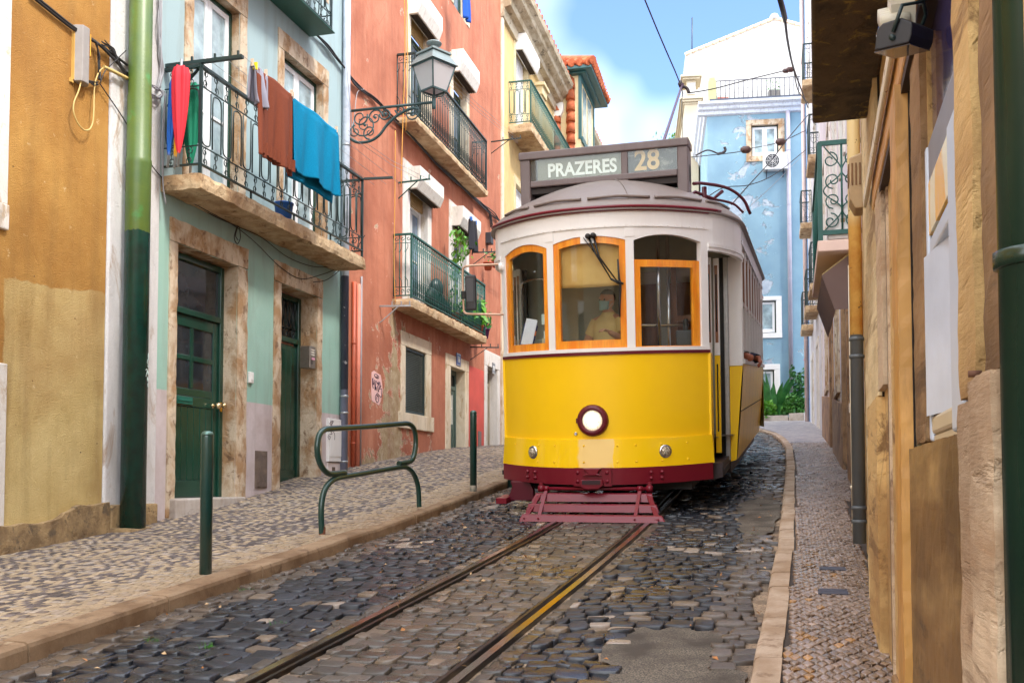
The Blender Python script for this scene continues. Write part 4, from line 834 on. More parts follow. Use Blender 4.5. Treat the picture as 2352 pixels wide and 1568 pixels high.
# tile-hung dormer tower on the roof
p=atY(1313,200,30.5); DZ0,DZ1=atY(1340,290,30.5).z,atY(1340,172,30.5).z
dm=thing('roof_turret','terracotta tile-hung roof turret with green window frames above the cornice','turret',(p.x,p.y,DZ0-1.0),FP.rot)
dm.location=(atY(1333,200,30.5).x,30.5,0); DT=Matrix.Rotation(FP.rot,4,'Z')
wd,dp=1.5,2.6
q=MB(); q.box(0,dp,0,wd,DZ0-2.5,DZ1); q.build('wall',paint('cream_plaster',lin(226,206,160),.8),dm)
q=MB(); n=3
for i in range(n):
    for j in range(9):
        y=wd*(.05+.9*(i+.5)/n); z0=DZ0-1.6+(DZ1-DZ0+1.5)*j/9; q.tube([(-.07,y,z0),(-.02,y,z0+.34)],[.15,.12],8)
q.build('hung_tiles',TILE,dm)
GT=paint('dark_teal_paint',lin(42,92,94),.4,.1,5)
q=MB(); q.box(-.03,.12,-.03,.06,DZ0-.4,DZ1); q.box(dp-.2,dp,-.03,.06,DZ0-.4,DZ1); q.box(.12,dp-.2,-.03,.06,DZ1-.15,DZ1); q.box(.12,dp-.2,-.05,.06,DZ0-.45,DZ0-.28); q.box(-.02,.02,wd-.14,wd,DZ0-1,DZ1); q.build('window_frame',GT,dm); q=MB(); q.box(.4,1.0,-.02,-.005,DZ0-.2,DZ1-.25); q.box(1.3,2.0,-.02,-.005,DZ0-.2,DZ1-.25); q.build('window_pane',GLASSP,dm)
q=MB(); o_=.42; q.box(-o_,dp+o_,-o_,wd+o_,DZ1+.03,DZ1+.16); q.box(-o_*.5,dp+.2,-o_*.5,wd+.2,DZ1-.02,DZ1+.03); q.build('eaves',GT,dm,bevel=.02)
q=MB(); a,b,c,d=(-o_-.06,-o_-.06,DZ1+.17),(dp+o_,-o_-.06,DZ1+.17),(dp+o_,wd+o_,DZ1+.17),(-o_-.06,wd+o_,DZ1+.17); r0,r1=(.55,wd/2,DZ1+.70),(dp-.4,wd/2,DZ1+.70)
tile_slope(q,a,b,r0,r1,13,3,.12); tile_slope(q,d,a,r0,r0,9,3,.12); tile_slope(q,d,c,r0,r1,12,3,.12)
for e0,e1 in ((a,r0),(d,r0),(r0,r1)): q.tube([Vector(e0)+Vector((0,0,.06)),Vector(e1)+Vector((0,0,.09))],.13,8)
q.build('roof',TILE,dm)
# ================================================================ right side of the street, near shop front
FR=Frame((1.579,4.125),197.0)
rt=lambda x,y=900,n=0: FR.t(x,y,n)
BROWNST=stone('brown_veined_stone',lin(168,132,88),lin(124,92,56),lin(66,46,30),.7,2.4,(.13,1,.8),.6,.42,.58,True,.8)
TANST=stone('tan_sandstone',lin(214,178,118),lin(184,142,86),lin(112,76,42),.8,2.8,(.13,1,.8),.8,.47,.62,True,.5)
PINKST=stone('pale_pink_stone',lin(208,184,154),lin(172,136,100),lin(104,72,48),.8,3.0,(.13,1,.8),.8,.48,.62,True,.55)
OCHREW=paint('ochre_painted_wood',lin(194,144,76),.5,.2,3,.3,20,dirt=lin(116,78,42),chips=lin(110,74,44),chip_at=.72)
CREAMST=stone('cream_painted_stone',lin(230,210,166),lin(202,168,114),lin(122,88,52),.75,2.2,(.13,1,.8),.6,.46,.60,True,.7)
MARBLE=stone('veined_marble',lin(172,138,88),lin(126,92,50),lin(50,36,24),.5,2.2,(.14,1,.9),.3,.42,.52,False,.85)
ALU=paint('pale_blue_aluminium',lin(190,200,216),.38,.05,3,.02,20,.0); ALUB=paint('beige_aluminium',lin(196,182,156),.4,.05,4,.02,20); GREYP=paint('dark_grey_panel',lin(74,72,78),.35,.1,4)
DKGREENW=paint('dark_green_wood',lin(26,48,44),.4,.25,6,.2,30,chips=lin(110,80,60),chip_at=.7)
GLAZPIPE=paint('bottle_green_pipe',lin(20,46,32),.25,.25,5,.12,14,chips=lin(70,90,80),chip_at=.75)
sh=thing('shop_building','old shop front of brown and ochre stone with a grey cash machine window','building',M=FR.M)
zg=-2.0; ztop=11.5
T=lambda x: FR.t(x,900,-.02)
tA,tB,tC,tD_,tE,tF,tG,tH,tI,tJ,tK=[T(x) for x in (1988,2021,2034,2061,2074,2089,2100,2124,2213,2258,2311)]
zF0=FR.z(2150,1012); zF1=FR.z(2124,369); zL=FR.z(2016.6,437.5,-.03)
mb=MB(); mb.wall(tA,3.05,zg,ztop,0,[(tH,tI,zF0,4.4)]+[(x,x+1.1,5.2,7.4) for x in (-1,1.5)],.3); mb.box(tA,3.05,5,5.2,zg,ztop); mb.box(2.85,3.05,.01,5,zg,ztop); mb.box(tA,3.05,.01,5,ztop-.2,ztop); mb.box(tA,tA+.2,.01,5,zg,ztop); mb.build('wall',TANST,sh)
q=MB()
for x in (-1,1.5): q.box(x,x+1.1,.2,.25,5.2,7.4)
q.build('window_pane',GLASSD,sh)
def strip(x0,x1,z0,z1,out,mat,name,dp=.05,bev=.008):
    q=MB(); zm=max(z0,min(z1,2.4)); zl=max(z0,-1.3)
    if z0<zm: q.rough_box(x0,x1,-out,dp,zl,zm,.0035,.035,0,14)
    if z1>zm: q.box(x0,x1,-out,dp,zm,z1)
    return q.build(name,mat,sh)
zj=FR.z(2240,928)
strip(tI+.004,tJ-.02,zj+.004,ztop,.03,TANST,'pilaster_block'); strip(tI+.004,tJ-.015,zg,zj,.035,PINKST,'pilaster_block')
strip(tJ+.012,tK,FR.z(2290,870)+.004,ztop,.02,BROWNST,'pilaster_block'); strip(tJ-.012,tK+.01,zg,FR.z(2290,870),.045,PINKST,'pilaster_block')
strip(tF+.02,tI,zg,zF0-.006,.028,MARBLE,'stone_apron')
strip(tG,tH-.006,zF0,zL-.02,.02,BROWNST,'pilaster_block')
strip(tF+.004,tG-.004,zF0-.4,zL,.006,DKGREENW,'door_post'); strip(tE,tF,zg,zL,.05,OCHREW,'pilaster_post',.2)
strip(tA,tA+(tB-tA)*.36,zg,3.0,.02,CREAMST,'pilaster_block'); strip(tA+(tB-tA)*.40,tB,FR.z(2010,935),3.0,.03,CREAMST,'pilaster_block'); strip(tA+(tB-tA)*.40,tB+.03,zg,FR.z(2010,935)-.004,.04,TANST,'pilaster_block'); strip(tB+.02,tC,FR.z(2028,905),zL+.1,.03,PINKST,'pilaster_block')
GAPM=flat('painted_gap_shade',lin(34,26,20),.95)  # thin dark strips standing in for the shade in gaps between stones
for x,z0_,z1_ in ((tI-.004,zg,ztop),(tJ-.014,zj,ztop),(tC+.004,zg,zL),(tF+.008,zg,zL),(tA+(tB-tA)*.38,zg,3.0),(tB+.008,zg,3.0),(tK+.012,zg,ztop)): q=MB(); q.box(x-.009,x+.009,-.010,.01,z0_,z1_); q.build('gap_shade_strip',GAPM,sh)
# recessed door between tC and tE
q=MB(); q.box(tC+.01,tC+.06,-.01,.45,zg,zL); q.build('door_jamb',PINKST,sh,bevel=.01); q=MB(); q.box(tC+.06,tE,.30,.34,-.75,zL); q.build('door_pane',GLASSD,sh); q=MB(); q.box(tC+.06,tE,-.02,.3,zg,-.80); q.build('doorstep',BROWNST,sh,bevel=.015)
q=MB(); q.box(tC+.06,tC+.13,.22,.30,-.8,zL); q.box(tE-.07,tE,.22,.30,-.8,zL); q.build('door_frame',DKGREENW,sh,bevel=.006)
# long ochre lintel with dark soffit and white track above it
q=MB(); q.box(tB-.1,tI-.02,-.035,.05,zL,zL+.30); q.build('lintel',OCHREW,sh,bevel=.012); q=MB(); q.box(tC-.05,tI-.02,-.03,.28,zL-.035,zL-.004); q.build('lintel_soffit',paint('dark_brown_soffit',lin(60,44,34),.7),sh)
zt_=FR.z(1994,352,-.08); q=MB(); q.box(tB-.4,tI+.6,-.062,-.045,zt_,zt_+.06); q.build('awning_track',paint('rusty_white_track',lin(222,212,188),.5,.1,6,.15,30,chips=lin(120,74,40),chip_at=.62),sh,bevel=.006)
# purple reflecting transom glass
q=MB(); q.box(tH+.004,tI-.004,.012,.03,zF1+.003,4.4); q.build('transom_pane',darkglass('purple_glass',lin(62,56,96),.05),sh)
# cash machine window frame
zt0,zt1=zF0,zF1
y0=-.01; cm=MB(); nj=FR.t(2181,700,-.022); fj=FR.t(2133,700,-.01); zo0=FR.z(2135,962); zo1=FR.z(2136,600)
cm.box(nj,tI-.004,y0-.012,.3,zt0,FR.z(2200,217,-.022)); cm.box(tH+.004,fj,y0,y0+.015,zt0,zt1); cm.box(fj,nj,y0+.005,.3,zo1,zo1+.05)
C0=cm.build('cash_machine_frame',ALU,sh,bevel=.008)
q=MB(); q.box(fj+.003,nj-.003,y0+.006,.28,zt1-.10,zt1); q.build('header_panel',paint('grey_header',lin(120,116,118),.4),C0)
q=MB(); q.box(fj+.003,nj-.003,y0+.004,.27,zo1+.06,zt1-.105); 
def yel():
    k=NT('yellow_and_white_panel'); c=k.mix(k.step(k.noise(2.4,2,.5,vec=k.map((1.5,1,.8),(.3,0,.7))),.5,.53),lin(238,176,36),lin(236,222,180)); return k.done(c,.25)
q.build('yellow_panel',yel(),C0)
q=MB(); q.box(fj,nj,.34,.36,zt0,zo1); q.build('screen_panel',GREYP,C0); q=MB(); q.box(fj+.002,nj,-.008,.05,zo0-.05,zo0); q.build('shelf',ALUB,C0,bevel=.01); q=MB(); q.box(fj+.002,nj,-.002,.05,zt0,zo0-.052); q.build('lower_panel',ALUB,C0)
q=MB(); e_=nj-fj; q.add([(fj+.002,-.02,zo0),(fj+e_*.72,.03,zo0),(fj+e_*.72,.03,zo1),(fj+.002,-.02,zo1)],[(0,1,2,3)]); q.build('side_panel',paint('pale_blue_panel',lin(196,208,226),.35),C0); q=MB(); q.add([(fj+e_*.72,.03,zo0),(nj,.04,zo0),(nj,.04,zo1),(fj+e_*.72,.03,zo1)],[(0,1,2,3)]); q.build('screen_strip',paint('steel_blue_panel',lin(92,108,136),.3),C0)
# small caps on stone (fixing plugs)
q=MB()
o=at_frame('iron_peg','tiny rusty iron peg in the stone pilaster near the green pipe','peg',FR,FR.t(2283,857),-.03,FR.z(2283,857)); q.tube([(0,.01,0),(0,-.012,.0)],.006,6); q.build('peg',paint('rust',lin(96,62,44),.8),o)
# balcony slab overhead, seen from below
zs=FR.z(2005,272); pc=FR.loc(atY(1866,275,zs*2287/825)); nb=pc.y; tb0=pc.x; q=MB(); 
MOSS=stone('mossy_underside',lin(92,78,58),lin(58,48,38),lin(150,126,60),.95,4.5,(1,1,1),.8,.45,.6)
q.box(tb0,3.0,nb,0,zs,zs+.16); o=q.build('balcony',MOSS,sh,bevel=.015); r=MB(); rail_panel(r,(tb0+.05,nb+.04,zs+.20),(2.95,nb+.04,zs+.20),1.0,'bars',.13); r.build('railing',IRON2,o)
# floodlight on a bracket
fl=thing('floodlight','black wall floodlight on a bracket over the shop front','floodlight',atY(2077,95,2.5)); Mf=Matrix.Rotation(R(-107+0),4,'Z')
fl.rotation_euler=(0,0,FR.rot)
q=MB(); q.prism([(-.075,.03),(-.055,.055),(.02,.075),(.07,.055),(.075,.01),(.07,-.02),(-.07,-.05)],-.11,.11,'yz'); hs=q.build('housing',paint('black_cast_housing',lin(38,38,42),.5,.15,10,.1,60),fl,bevel=.006); hs.rotation_euler=(R(-16),R(10),R(-28)); fl.scale=(.62,.62,.62)
q=MB(); q.prism([(-.074,-.052),(.072,-.022),(.072,-.026),(-.074,-.056)],-.10,.10,'yz'); q.build('lamp_glass',darkglass('floodlight_glass',lin(70,76,88),.06),hs)
q=MB(); q.lathe([(.012,-.122),(.012,.122)],10,Matrix.Rotation(R(90),4,'Y')); q.tube([(-.118,0,.02),(-.118,.02,.12),(0,.05,.15),(.118,.02,.12),(.118,0,.02)],.008,6); q.build('bracket',IRON,hs)
q=MB(); q.tube(cr_([(0,.06,.14),(-.02,.12,.20),(.06,.18,.16),(.10,.22,.12)],5),.006,6); q.build('cable',BLACKCABLE,fl)
fo=thing('folded_hook_rail','white fluted bracket block with a round bulb above the floodlight','bracket',atY(2070,30,2.6),FR.rot); q=MB(); q.cbox((0,0,0),.14,.06,.06,Matrix.Rotation(R(30),3,'Y')); 
for i in range(4): q.lathe([(.018,-.036),(.022,0),(.018,.036)],10,Matrix.Translation((-.05+.033*i,-.02,.02-.02*i))@Matrix.Rotation(R(90),4,'X'))
q.build('fluted_block',paint('aged_white_plastic',lin(196,190,170),.45),fo); q=MB(); q.lathe([(.0,-.04),(.032,-.03),(.04,0),(.03,.03),(0,.042)],14,Matrix.Translation((-.075,-.02,-.02))); q.build('bulb_cap',glass('clear_cap',(.85,.82,.75)),fo)
# alarm siren box
ab=thing('alarm_box','rusty tan alarm box with louvres and an orange beacon on the shop wall','alarm box',atY(1990,415,6.0),FR.rot)
RUSTB=paint('rusting_tan_box',lin(172,146,110),.6,.15,6,.15,30,chips=lin(150,84,40),chip_at=.66)
q=MB(); q.prism([(-.10,-.13),(-.10,.12),(.0,.16),(.0,-.19),(-.07,-.19)],-.10,.10,'yz'); q.build('casing',RUSTB,ab,bevel=.008)
q=MB()
for i in range(4): q.box(.101,.106,-.09+.022*i,-.080+.022*i,-.05,.085)
for i in range(4): q.box(-.08+.045*i,-.064+.045*i,-.107,-.099,-.02,.09)
q.build('louvres',paint('dark_rust_louvre',lin(116,84,54),.7,.2,12),ab,bevel=.002); q=MB(); q.lathe([(.045,-.10),(.042,-.14),(.03,-.15),(0,-.15)],14,Matrix.Translation((0,0,-.02))@Matrix.Rotation(R(-90),4,'X')@Matrix.Scale(-1,4,(0,0,1))); q.build('beacon',paint('orange_lens',lin(214,88,28),.25),ab)
# bottle green pipe at the right edge
tp=FR.loc((.80,1.5,0)).x; zcol=(1100-590)/2287*1.5
o=pipe('drainpipe','glossy bottle green iron drainpipe nearest the camera beside the stone pilaster',FR,tp,.022,-1.6,6,.056,GLAZPIPE,(zcol,),GLAZPIPE)
# grey and yellow rain pipe, white pipe
tq=FR.loc((2.54,7.3,0)).x; zy=(1100-768)/2287*7.3; q=MB(); q.box(tq-.25,tA-.004,.05,.4,zg,8); q.build('end_pier',TANST,sh)
def ypipe():
    k=NT('peeling_yellow_and_grey_pipe'); X=k.xyz(); yl=k.mix(k.step(k.noise(3,6,.65),.4,.66),lin(222,178,96),lin(190,128,50)); zq=(1100-520)/2287*7.3; yl=k.mix(k.step(X[2],zq,zq+.12),yl,lin(226,204,150)); yl=k.mix(k.step(k.noise(16,5,.6),.66,.68),yl,lin(48,42,44)); c=k.mix(k.step(X[2],zy-.003,zy+.003),k.vary(lin(96,102,106),.1,4),yl); k.bump(k.noise(30,4),.15,.005); return k.done(c,.4)
gz=float(z_right(*w2sl(*(FR.M@Vector((tq,-.01,0)))[:2])))
o=pipe('rain_pipe','rain pipe painted peeling yellow above and plain grey below, on the right wall',FR,tq,-.01,gz+.09,6.5,.047,ypipe(),[gz+.35,zy-.03,zy-.16,gz+.25],paint('grey_pipe_collar',lin(86,92,96),.4),None)
q=MB(); a,z=-.01,(1100-936)/2287*7.3; q.box(a-.03,a+.02,-.059,-.055,z-.035,z+.035); q.build('torn_sticker',flat('white_sticker',lin(214,208,200),.7),o)
pipe('rain_pipe','slim cream white pipe with a rusty elbow left of the grey rain pipe',FR,tq-.10,-.035,gz+.14,1.6,.024,paint('cream_pipe',lin(226,216,192),.45,.08,6,.05,30,dirt=lin(170,130,80)),[gz+.5],None,None)
# ================================================================ the next houses on the right
FB=Frame((4.82,14.45),195.7)
LILAC=paint('lilac_white_plaster',lin(220,214,222),.8,.08,2,.2,40,dirt=lin(170,150,140))
DADO=stone('stained_brown_dado',lin(176,138,100),lin(128,94,66),lin(60,50,46),.8,2.4,(.5,1,.9),.4,.42,.6)
hb=thing('house','white lilac house with brown stone dado and a green iron balcony','house',M=FB.M)
tb_=lambda Y: -(Y-14.45)/math.cos(R(15.7))
b0,b1=tb_(23.5),tb_(7.0)
gzb=lambda t: float(z_right(*w2sl(*(FB.M@Vector((t,0,0)))[:2])))
doors=[(tb_(Y)-.55,tb_(Y)+.55) for Y in (13.6,18.2)]; wins=[(tb_(Y)-.5,tb_(Y)+.5) for Y in (15.9,20.6)]
mb=MB(); mb.wall(b0,b1,-1.5,12,0,[(a,b,-1.5,gzb(a)+2.7) for a,b in doors]+[(a,b,gzb(a)+1.1,gzb(a)+2.8) for a,b in wins]+[((a+b)/2-.5,(a+b)/2+.5,4.3+.0,6.5) for a,b in doors+wins],.25,reveal=False); mb.box(b0,b1,5,5.2,-1.5,12); mb.box(b0,b1,.01,5,11.8,12); mb.build('wall',LILAC,hb)
for a,b in doors:
    surround(hb,'door_surround',a,b,gzb(a)-.3,gzb(a)+2.7,.22,.22,.25,DADO,.03,.22); q=MB(); q.box(a,b,.16,.2,gzb(a)-.3,gzb(a)+2.7); q.build('door',paint('navy_door',lin(40,52,78),.4),hb)
for a,b in wins: surround(hb,'window_surround',a,b,gzb(a)+1.1,gzb(a)+2.8,.18,.18,.2,LIME,.03,.2,1,.06,.12); casement(hb,a,b,gzb(a)+1.1,gzb(a)+2.8,.14,WHITEWOOD,WHITEWOOD,GLASSP)
for a,b in doors+wins: c=(a+b)/2; surround(hb,'window_surround',c-.5,c+.5,4.3,6.5,.18,.18,.2,LIMEW,.03,.2); casement(hb,c-.5,c+.5,4.3,6.5,.14,GREENDOOR,WHITEWOOD,GLASSP)
edges=[b0]+sorted([x for d in doors for x in (d[0]-.225,d[1]+.225)])+[b1]
for i in range(0,len(edges),2):
    x0,x1=edges[i],edges[i+1]; n=max(1,int((x1-x0)/.9))
    for k in range(n):
        a,b=x0+(x1-x0)*k/n+.004,x0+(x1-x0)*(k+1)/n-.004; h=gzb((a+b)/2); q=MB(); q.prism([(a,h-.8),(b,h-.8),(b,gzb(b)+.95),(a,gzb(a)+.95)],-.035,.02,'xz'); q.build('dado_slab',DADO,hb,bevel=.008)
# green balcony with pink slab and brown awning under it
Yb=12.0; nb2=-.46; tb1=FB.t(1878,548,nb2); zb1=FB.z(1878,548,nb2)
q=MB(); q.box(tb1-2.6,tb1,nb2,0,zb1-.13,zb1-.02); o=q.build('balcony',paint('pink_slab',lin(226,198,184),.7,.06,4),hb,bevel=.01)
r=MB(); H=FB.z(1878,288,nb2)-zb1
e0,e1=nb2+.03,-.02
for y in (e0,): 
    for x in (tb1-.03,tb1-2.57): r.bar((x,y,zb1-.02),(x,y,zb1+H),.045,.045,(1,0,0))
for z in (zb1+.06,zb1+H): r.bar((tb1-.03,e0,z),(tb1-.03,e1,z),.03,.045); r.bar((tb1-.03,e0,z),(tb1-2.57,e0,z),.03,.045)
xm=tb1-.03; ym=(e0+e1)/2; w_=(e1-e0)
r.tube([(xm,ym,zb1+.06),(xm,ym,zb1+H)],.011,6)
for zz in (zb1+H*.18,zb1+H*.82): 
    for s in (-1,1):
        r.tube(spiral((xm,ym+s*w_*.26,zz),(0,1,0),(0,0,1),w_*.2,1.2,PI/2,s,16),.007,5); r.tube(spiral((xm,ym+s*w_*.2,zb1+H*.5+s*.0+(.1 if zz>zb1+H*.5 else -.1)),(0,1,0),(0,0,1),w_*.2,1.3,-PI/2,s,16),.007,5)
for s in (-1,1): r.tube(cr_([(xm,ym+s*w_*.4,zb1+.08),(xm,ym,zb1+H*.3),(xm,ym+s*w_*.42,zb1+H*.5),(xm,ym,zb1+H*.7),(xm,ym+s*w_*.4,zb1+H-.03)],8),.007,5)
rail_panel(r,(tb1-2.57,e0,zb1+.06),(tb1-.03,e0,zb1+.06),H-.06,'bars',.12); r.build('railing',IRON2,o)
q=MB(); q.box(tb1-.3,tb1-.06,nb2+.10,-.08,zb1-.0,zb1+.36); 
ho=at_frame('storage_box','white plastic storage box standing on the green iron balcony','box',FB,0,0,0); q.build('box',WHITEPAINT,ho,bevel=.01); q=MB(); q.box(tb1-.06,tb1-.052,nb2+.16,-.14,zb1+.06,zb1+.28); ho_=q.build('box_panel',WHITEPAINT,ho,bevel=.004); q=MB(); q.box(tb1-.052,tb1-.046,nb2+.22,-.20,zb1+.16,zb1+.20); q.build('handle',CREAMST,ho)
# awning: sloping lid and hanging brown blind
aw=at_frame('awning','brown fabric shop awning hanging below the pink balcony slab','awning',FB,0,0,0)
ta=FB.t(1888,620,-.42); za=FB.z(1888,632,-.42); zb_=FB.z(1910,744,-.30)
q=MB(); q.add([(ta-2.0,-.42,za),(ta,-.42,za),(ta,-.02,za+.30),(ta-2.0,-.02,za+.30)],[(0,1,2,3)]); q.build('awning_top',flat('khaki_canvas',lin(170,148,92),.8),aw,solid=.012)
q=MB(); q.add([(ta,-.42,za-.003),(ta-2.0,-.42,za-.003),(ta-2.0,-.30,zb_),(ta,-.30,zb_)],[(0,1,2,3)]); q.add([(ta,-.42,za-.004),(ta,-.03,za+.28),(ta,-.03,zb_),(ta,-.30,zb_)],[(0,1,2,3)]); q.build('awning_blind',paint('brown_canvas',lin(104,84,78),.85,.06,3,.15,200),aw,solid=.008)
# far right house with stacked balconies
PC0=Vector((7.55,23.6,0)); PC1=Vector((10.85,36.3,0)); angC=math.degrees(math.atan2(PC1.x-PC0.x,PC1.y-PC0.y))
FC=Frame((PC0.x,PC0.y),180+angC); Lc=(PC1-PC0).length
hc=thing('house','narrow old house with peeling blue paint strips and small stacked iron balconies','house',M=FC.M)
gzc=lambda t: float(z_right(*w2sl(*(FC.M@Vector((t,0,0)))[:2])))
levels=[5.0,8.3,11.6,14.9]; cols=[-2.2,-5.6,-9.2]
holes=[(c-.5,c+.5,z,z+2.2) for z in levels for c in cols]+[(c-.5,c+.5,0.,3.9) for c in cols]
k=NT('peeling_blue_white_wall'); c_=k.mix(k.step(k.noise(1.2,4),.35,.7),lin(206,204,212),lin(188,180,180)); X=k.xyz(); c_=k.mix(k.step(k.math('ADD',X[0],k.math('MULTIPLY',k.noise(5,5),.4)),-11.6,-11.9),c_,lin(96,140,190)); c_=k.mix(k.step(k.noise(4,7,.7,vec=k.map((1,1,.5))),.6,.63),c_,lin(176,140,110)); k.bump(k.noise(40,4),.3,.01); PEELW=k.done(c_,.8)
mb=MB(); mb.wall(-Lc,0,-1,19.5,0,holes,.25,reveal=False); mb.box(-Lc,0,5,5.2,-1,19.5); mb.box(-Lc,0,.01,5,19.3,19.5); mb.box(-Lc,-Lc+.2,.01,5,-1,19.5); mb.build('wall',PEELW,hc)
q=MB(); q.prism([(0,18.6),(-.3,18.8),(-.34,19.2),(-.5,19.5),(0,19.6)],-Lc-.2,0,'yz'); q.build('cornice',CORN,hc)
q=MB(); q.box(-Lc-.02,-Lc+.35,-.06,.02,0,19); q.build('corner_strip',CORN,hc,bevel=.01)
for h in holes: surround(hc,'window_surround',*h,.16,.16,.2,LIMEW,.03,.2); 
for h in holes[:12]: casement(hc,*h,.14,GREENDOOR,WHITEWOOD,GLASSB)
q=MB()
for h in holes[12:]: q.box(h[0],h[1],.15,.19,h[2],h[3])
q.build('door',paint('dark_brown_door',lin(70,52,44),.5),hc)
n_=0
for z,c in [(levels[0],cols[0]),(levels[0],cols[1]),(levels[1],cols[0]),(levels[1],cols[2]),(levels[0],cols[2]),(levels[2],cols[1])]:
    balcony(hc,c-.75,c+.75,z-.02,z-.22,.36,1.0,'bars',.16,SLABM,IRON,.04)
pipe('rain_pipe','pale pink rain pipe at the far end of the right-hand houses',FC,-Lc+.55,-.09,gzc(-Lc+.5)-.1,18,.07,paint('pink_pipe',lin(206,176,164),.5,.1,4),(5,9,13))
# ================================================================ blue house closing the street
Bo=atY(1627,600,39.6); FBL=Frame((Bo.x,Bo.y),98.3)
bl=thing('house','sky blue house with peeling plaster patches and a roof terrace, closing the street','house',M=FBL.M)
zBt=FBL.z(1700,262); Bx=FBL.t(1880,500)
k=NT('sky_blue_peeling_plaster'); X=k.xyz(); c_=k.mix(k.step(k.noise(.7,5,.6),.35,.68),lin(132,164,180),lin(114,146,166))
bi=k.math('MULTIPLY',k.math('MULTIPLY',k.step(X[0],.2,.9),k.step(X[0],3.1,2.2)),.10); pn=k.math('ADD',k.noise(1.15,8,.66,.5),bi); c_=k.mix(k.math('MULTIPLY',k.drips(2,.5,.75),.3),c_,lin(120,160,180)); c_=k.mix(k.step(pn,.645,.65),c_,lin(160,194,210)); c_=k.mix(k.step(pn,.664,.668),c_,k.mix(k.step(k.noise(4,6,.7),.4,.6),lin(178,188,198),lin(146,160,176)))
h=k.math('ADD',k.math('MULTIPLY',k.math('SUBTRACT',1.0,k.step(pn,.655,.672)),1.0),k.math('MULTIPLY',k.noise(40,4),.2)); k.bump(h,.9,.05); BLUEW=k.done(c_,.8)
def BR(x0,x1,y0,y1): return (FBL.t(x0,(y0+y1)/2),FBL.t(x1,(y0+y1)/2),FBL.z((x0+x1)/2,y1),FBL.z((x0+x1)/2,y0))
wA=BR(1726,1788,287,358); wB=BR(1728,1783,690,765); wC=BR(1728,1779,849,925)
mb=MB(); mb.wall(0,Bx,-.5,zBt,0,[wA,wB,wC],.25,reveal=False); mb.add([(0,0,-.5),(0,14,-.5),(0,14,zBt),(0,0,zBt)],[(0,1,2,3)]); mb.box(.01,Bx,13.8,14,-.5,zBt); mb.box(0.01,Bx,.01,14,zBt-.2,zBt-.01); mb.build('wall',BLUEW,bl)
surround(bl,'window_surround',*wA,.21,.24,.22,LIME,.04,.2,1,0,.22); surround(bl,'window_surround',*wB,.22,.22,.16,WHITEPAINT,.03,.2,1,0,.2); surround(bl,'window_surround',*wC,.22,.22,.22,WHITEPAINT,.03,.2,1,0,.2)
for w in (wA,wB,wC): casement(bl,*w,.10,DKGREENW,WHITEWOOD,GLASSP,2 if w is wA else 1,(),.045,.09)
q=MB(); prof=[(0,zBt-.05),(-.10,zBt),(-.12,zBt+.12),(-.22,zBt+.18),(-.24,zBt+.28),(-.36,zBt+.36),(-.36,zBt+.46),(0,zBt+.5)]; q.prism(prof,-.36,Bx,'yz'); q.prism([(a,b) for a,b in prof],0,14,'xz') ; q.build('cornice',paint('blue_grey_cornice',lin(198,206,218),.75,.08,3,.2,30,dirt=lin(120,116,116)),bl,bevel=.01)
q=MB(); q.box(.1,Bx,-.2,13.5,zBt+.47,zBt+.60); q.build('terrace_edge',flat('slate_edge',lin(72,76,88),.7),bl)
p0=FBL.t(1627,210,-.1); p1=FBL.t(1645,210,-.1); zt=FBL.z(1636,178,-.1); q=MB(); q.box(p0,p1,-.15,.2,zBt+.5,zt-.12); q.box(p0+.04,p1-.04,-.12,.17,zt-.12,zt); q.build('terrace_post',paint('pale_olive_plaster',lin(168,164,120),.8),bl,bevel=.02)
r=MB(); zr0,zr1=zBt+.62,FBL.z(1730,182,-.1); x0,x1=p1,Bx; n=22
r.bar((x0,-.1,zr1),(x1,-.1,zr1),.03,.03); r.bar((x0,-.1,zr0),(x1,-.1,zr0),.02,.02)
for i in range(n+1): x=x0+(x1-x0)*i/n; r.tube([(x,-.1,zr0-.05),(x,-.1,zr1)],.017,5); r.lathe([(.004,-.03),(.032,0),(.004,.02)],6,Matrix.Translation((x,-.1,zr0+(zr1-zr0)*(.3+.25*(i%2)))))
r.build('terrace_railing',flat('grey_iron',lin(76,76,84),.6),bl)
pb=pipe('rain_pipe','grey lilac rain pipe down the blue house',FBL,FBL.t(1814,600,-.09),-.09,FBL.z(1814,900,-.09),zBt,.085,paint('lilac_grey_pipe',lin(160,156,170),.5,.08,3),[FBL.z(1814,y,-.09) for y in (345,470,515,640,760)])
# air conditioner
ac=at_frame('air_conditioner','white air conditioner unit on brackets under the top window of the blue house','air conditioner',FBL,FBL.t(1780,372,-.2),-.2,FBL.z(1780,392,-.2))
aw_=FBL.t(1807,372,-.2)-FBL.t(1752,372,-.2); ah=FBL.z(1780,353,-.2)-FBL.z(1780,392,-.2)
q=MB(); q.box(-aw_/2,aw_/2,-.16,.18,0.02,ah); q.build('casing',WHITEPAINT,ac,bevel=.015); q=MB(); q.lathe([(ah*.40,-.166),(ah*.40,-.158),(0,-.158)],28,Matrix.Translation((-aw_*.15,0,ah*.52))@Matrix.Rotation(R(90),4,'X')@Matrix.Translation((0,0,.325))); 
q=MB(); cx,cz=-aw_*.13,ah*.52; q.add([(cx+ah*.40*math.cos(2*PI*i/28),-.164,cz+ah*.40*math.sin(2*PI*i/28)) for i in range(28)],[tuple(range(28))]); fan=q.build('fan_opening',flat('dark_fan',lin(40,42,46),.5),ac)
q=MB()
for rr in (.1,.2,.3,.4): q.tube([(cx+ah*rr*math.cos(2*PI*i/24),-.172,cz+ah*rr*math.sin(2*PI*i/24)) for i in range(24)],.006,4,True)
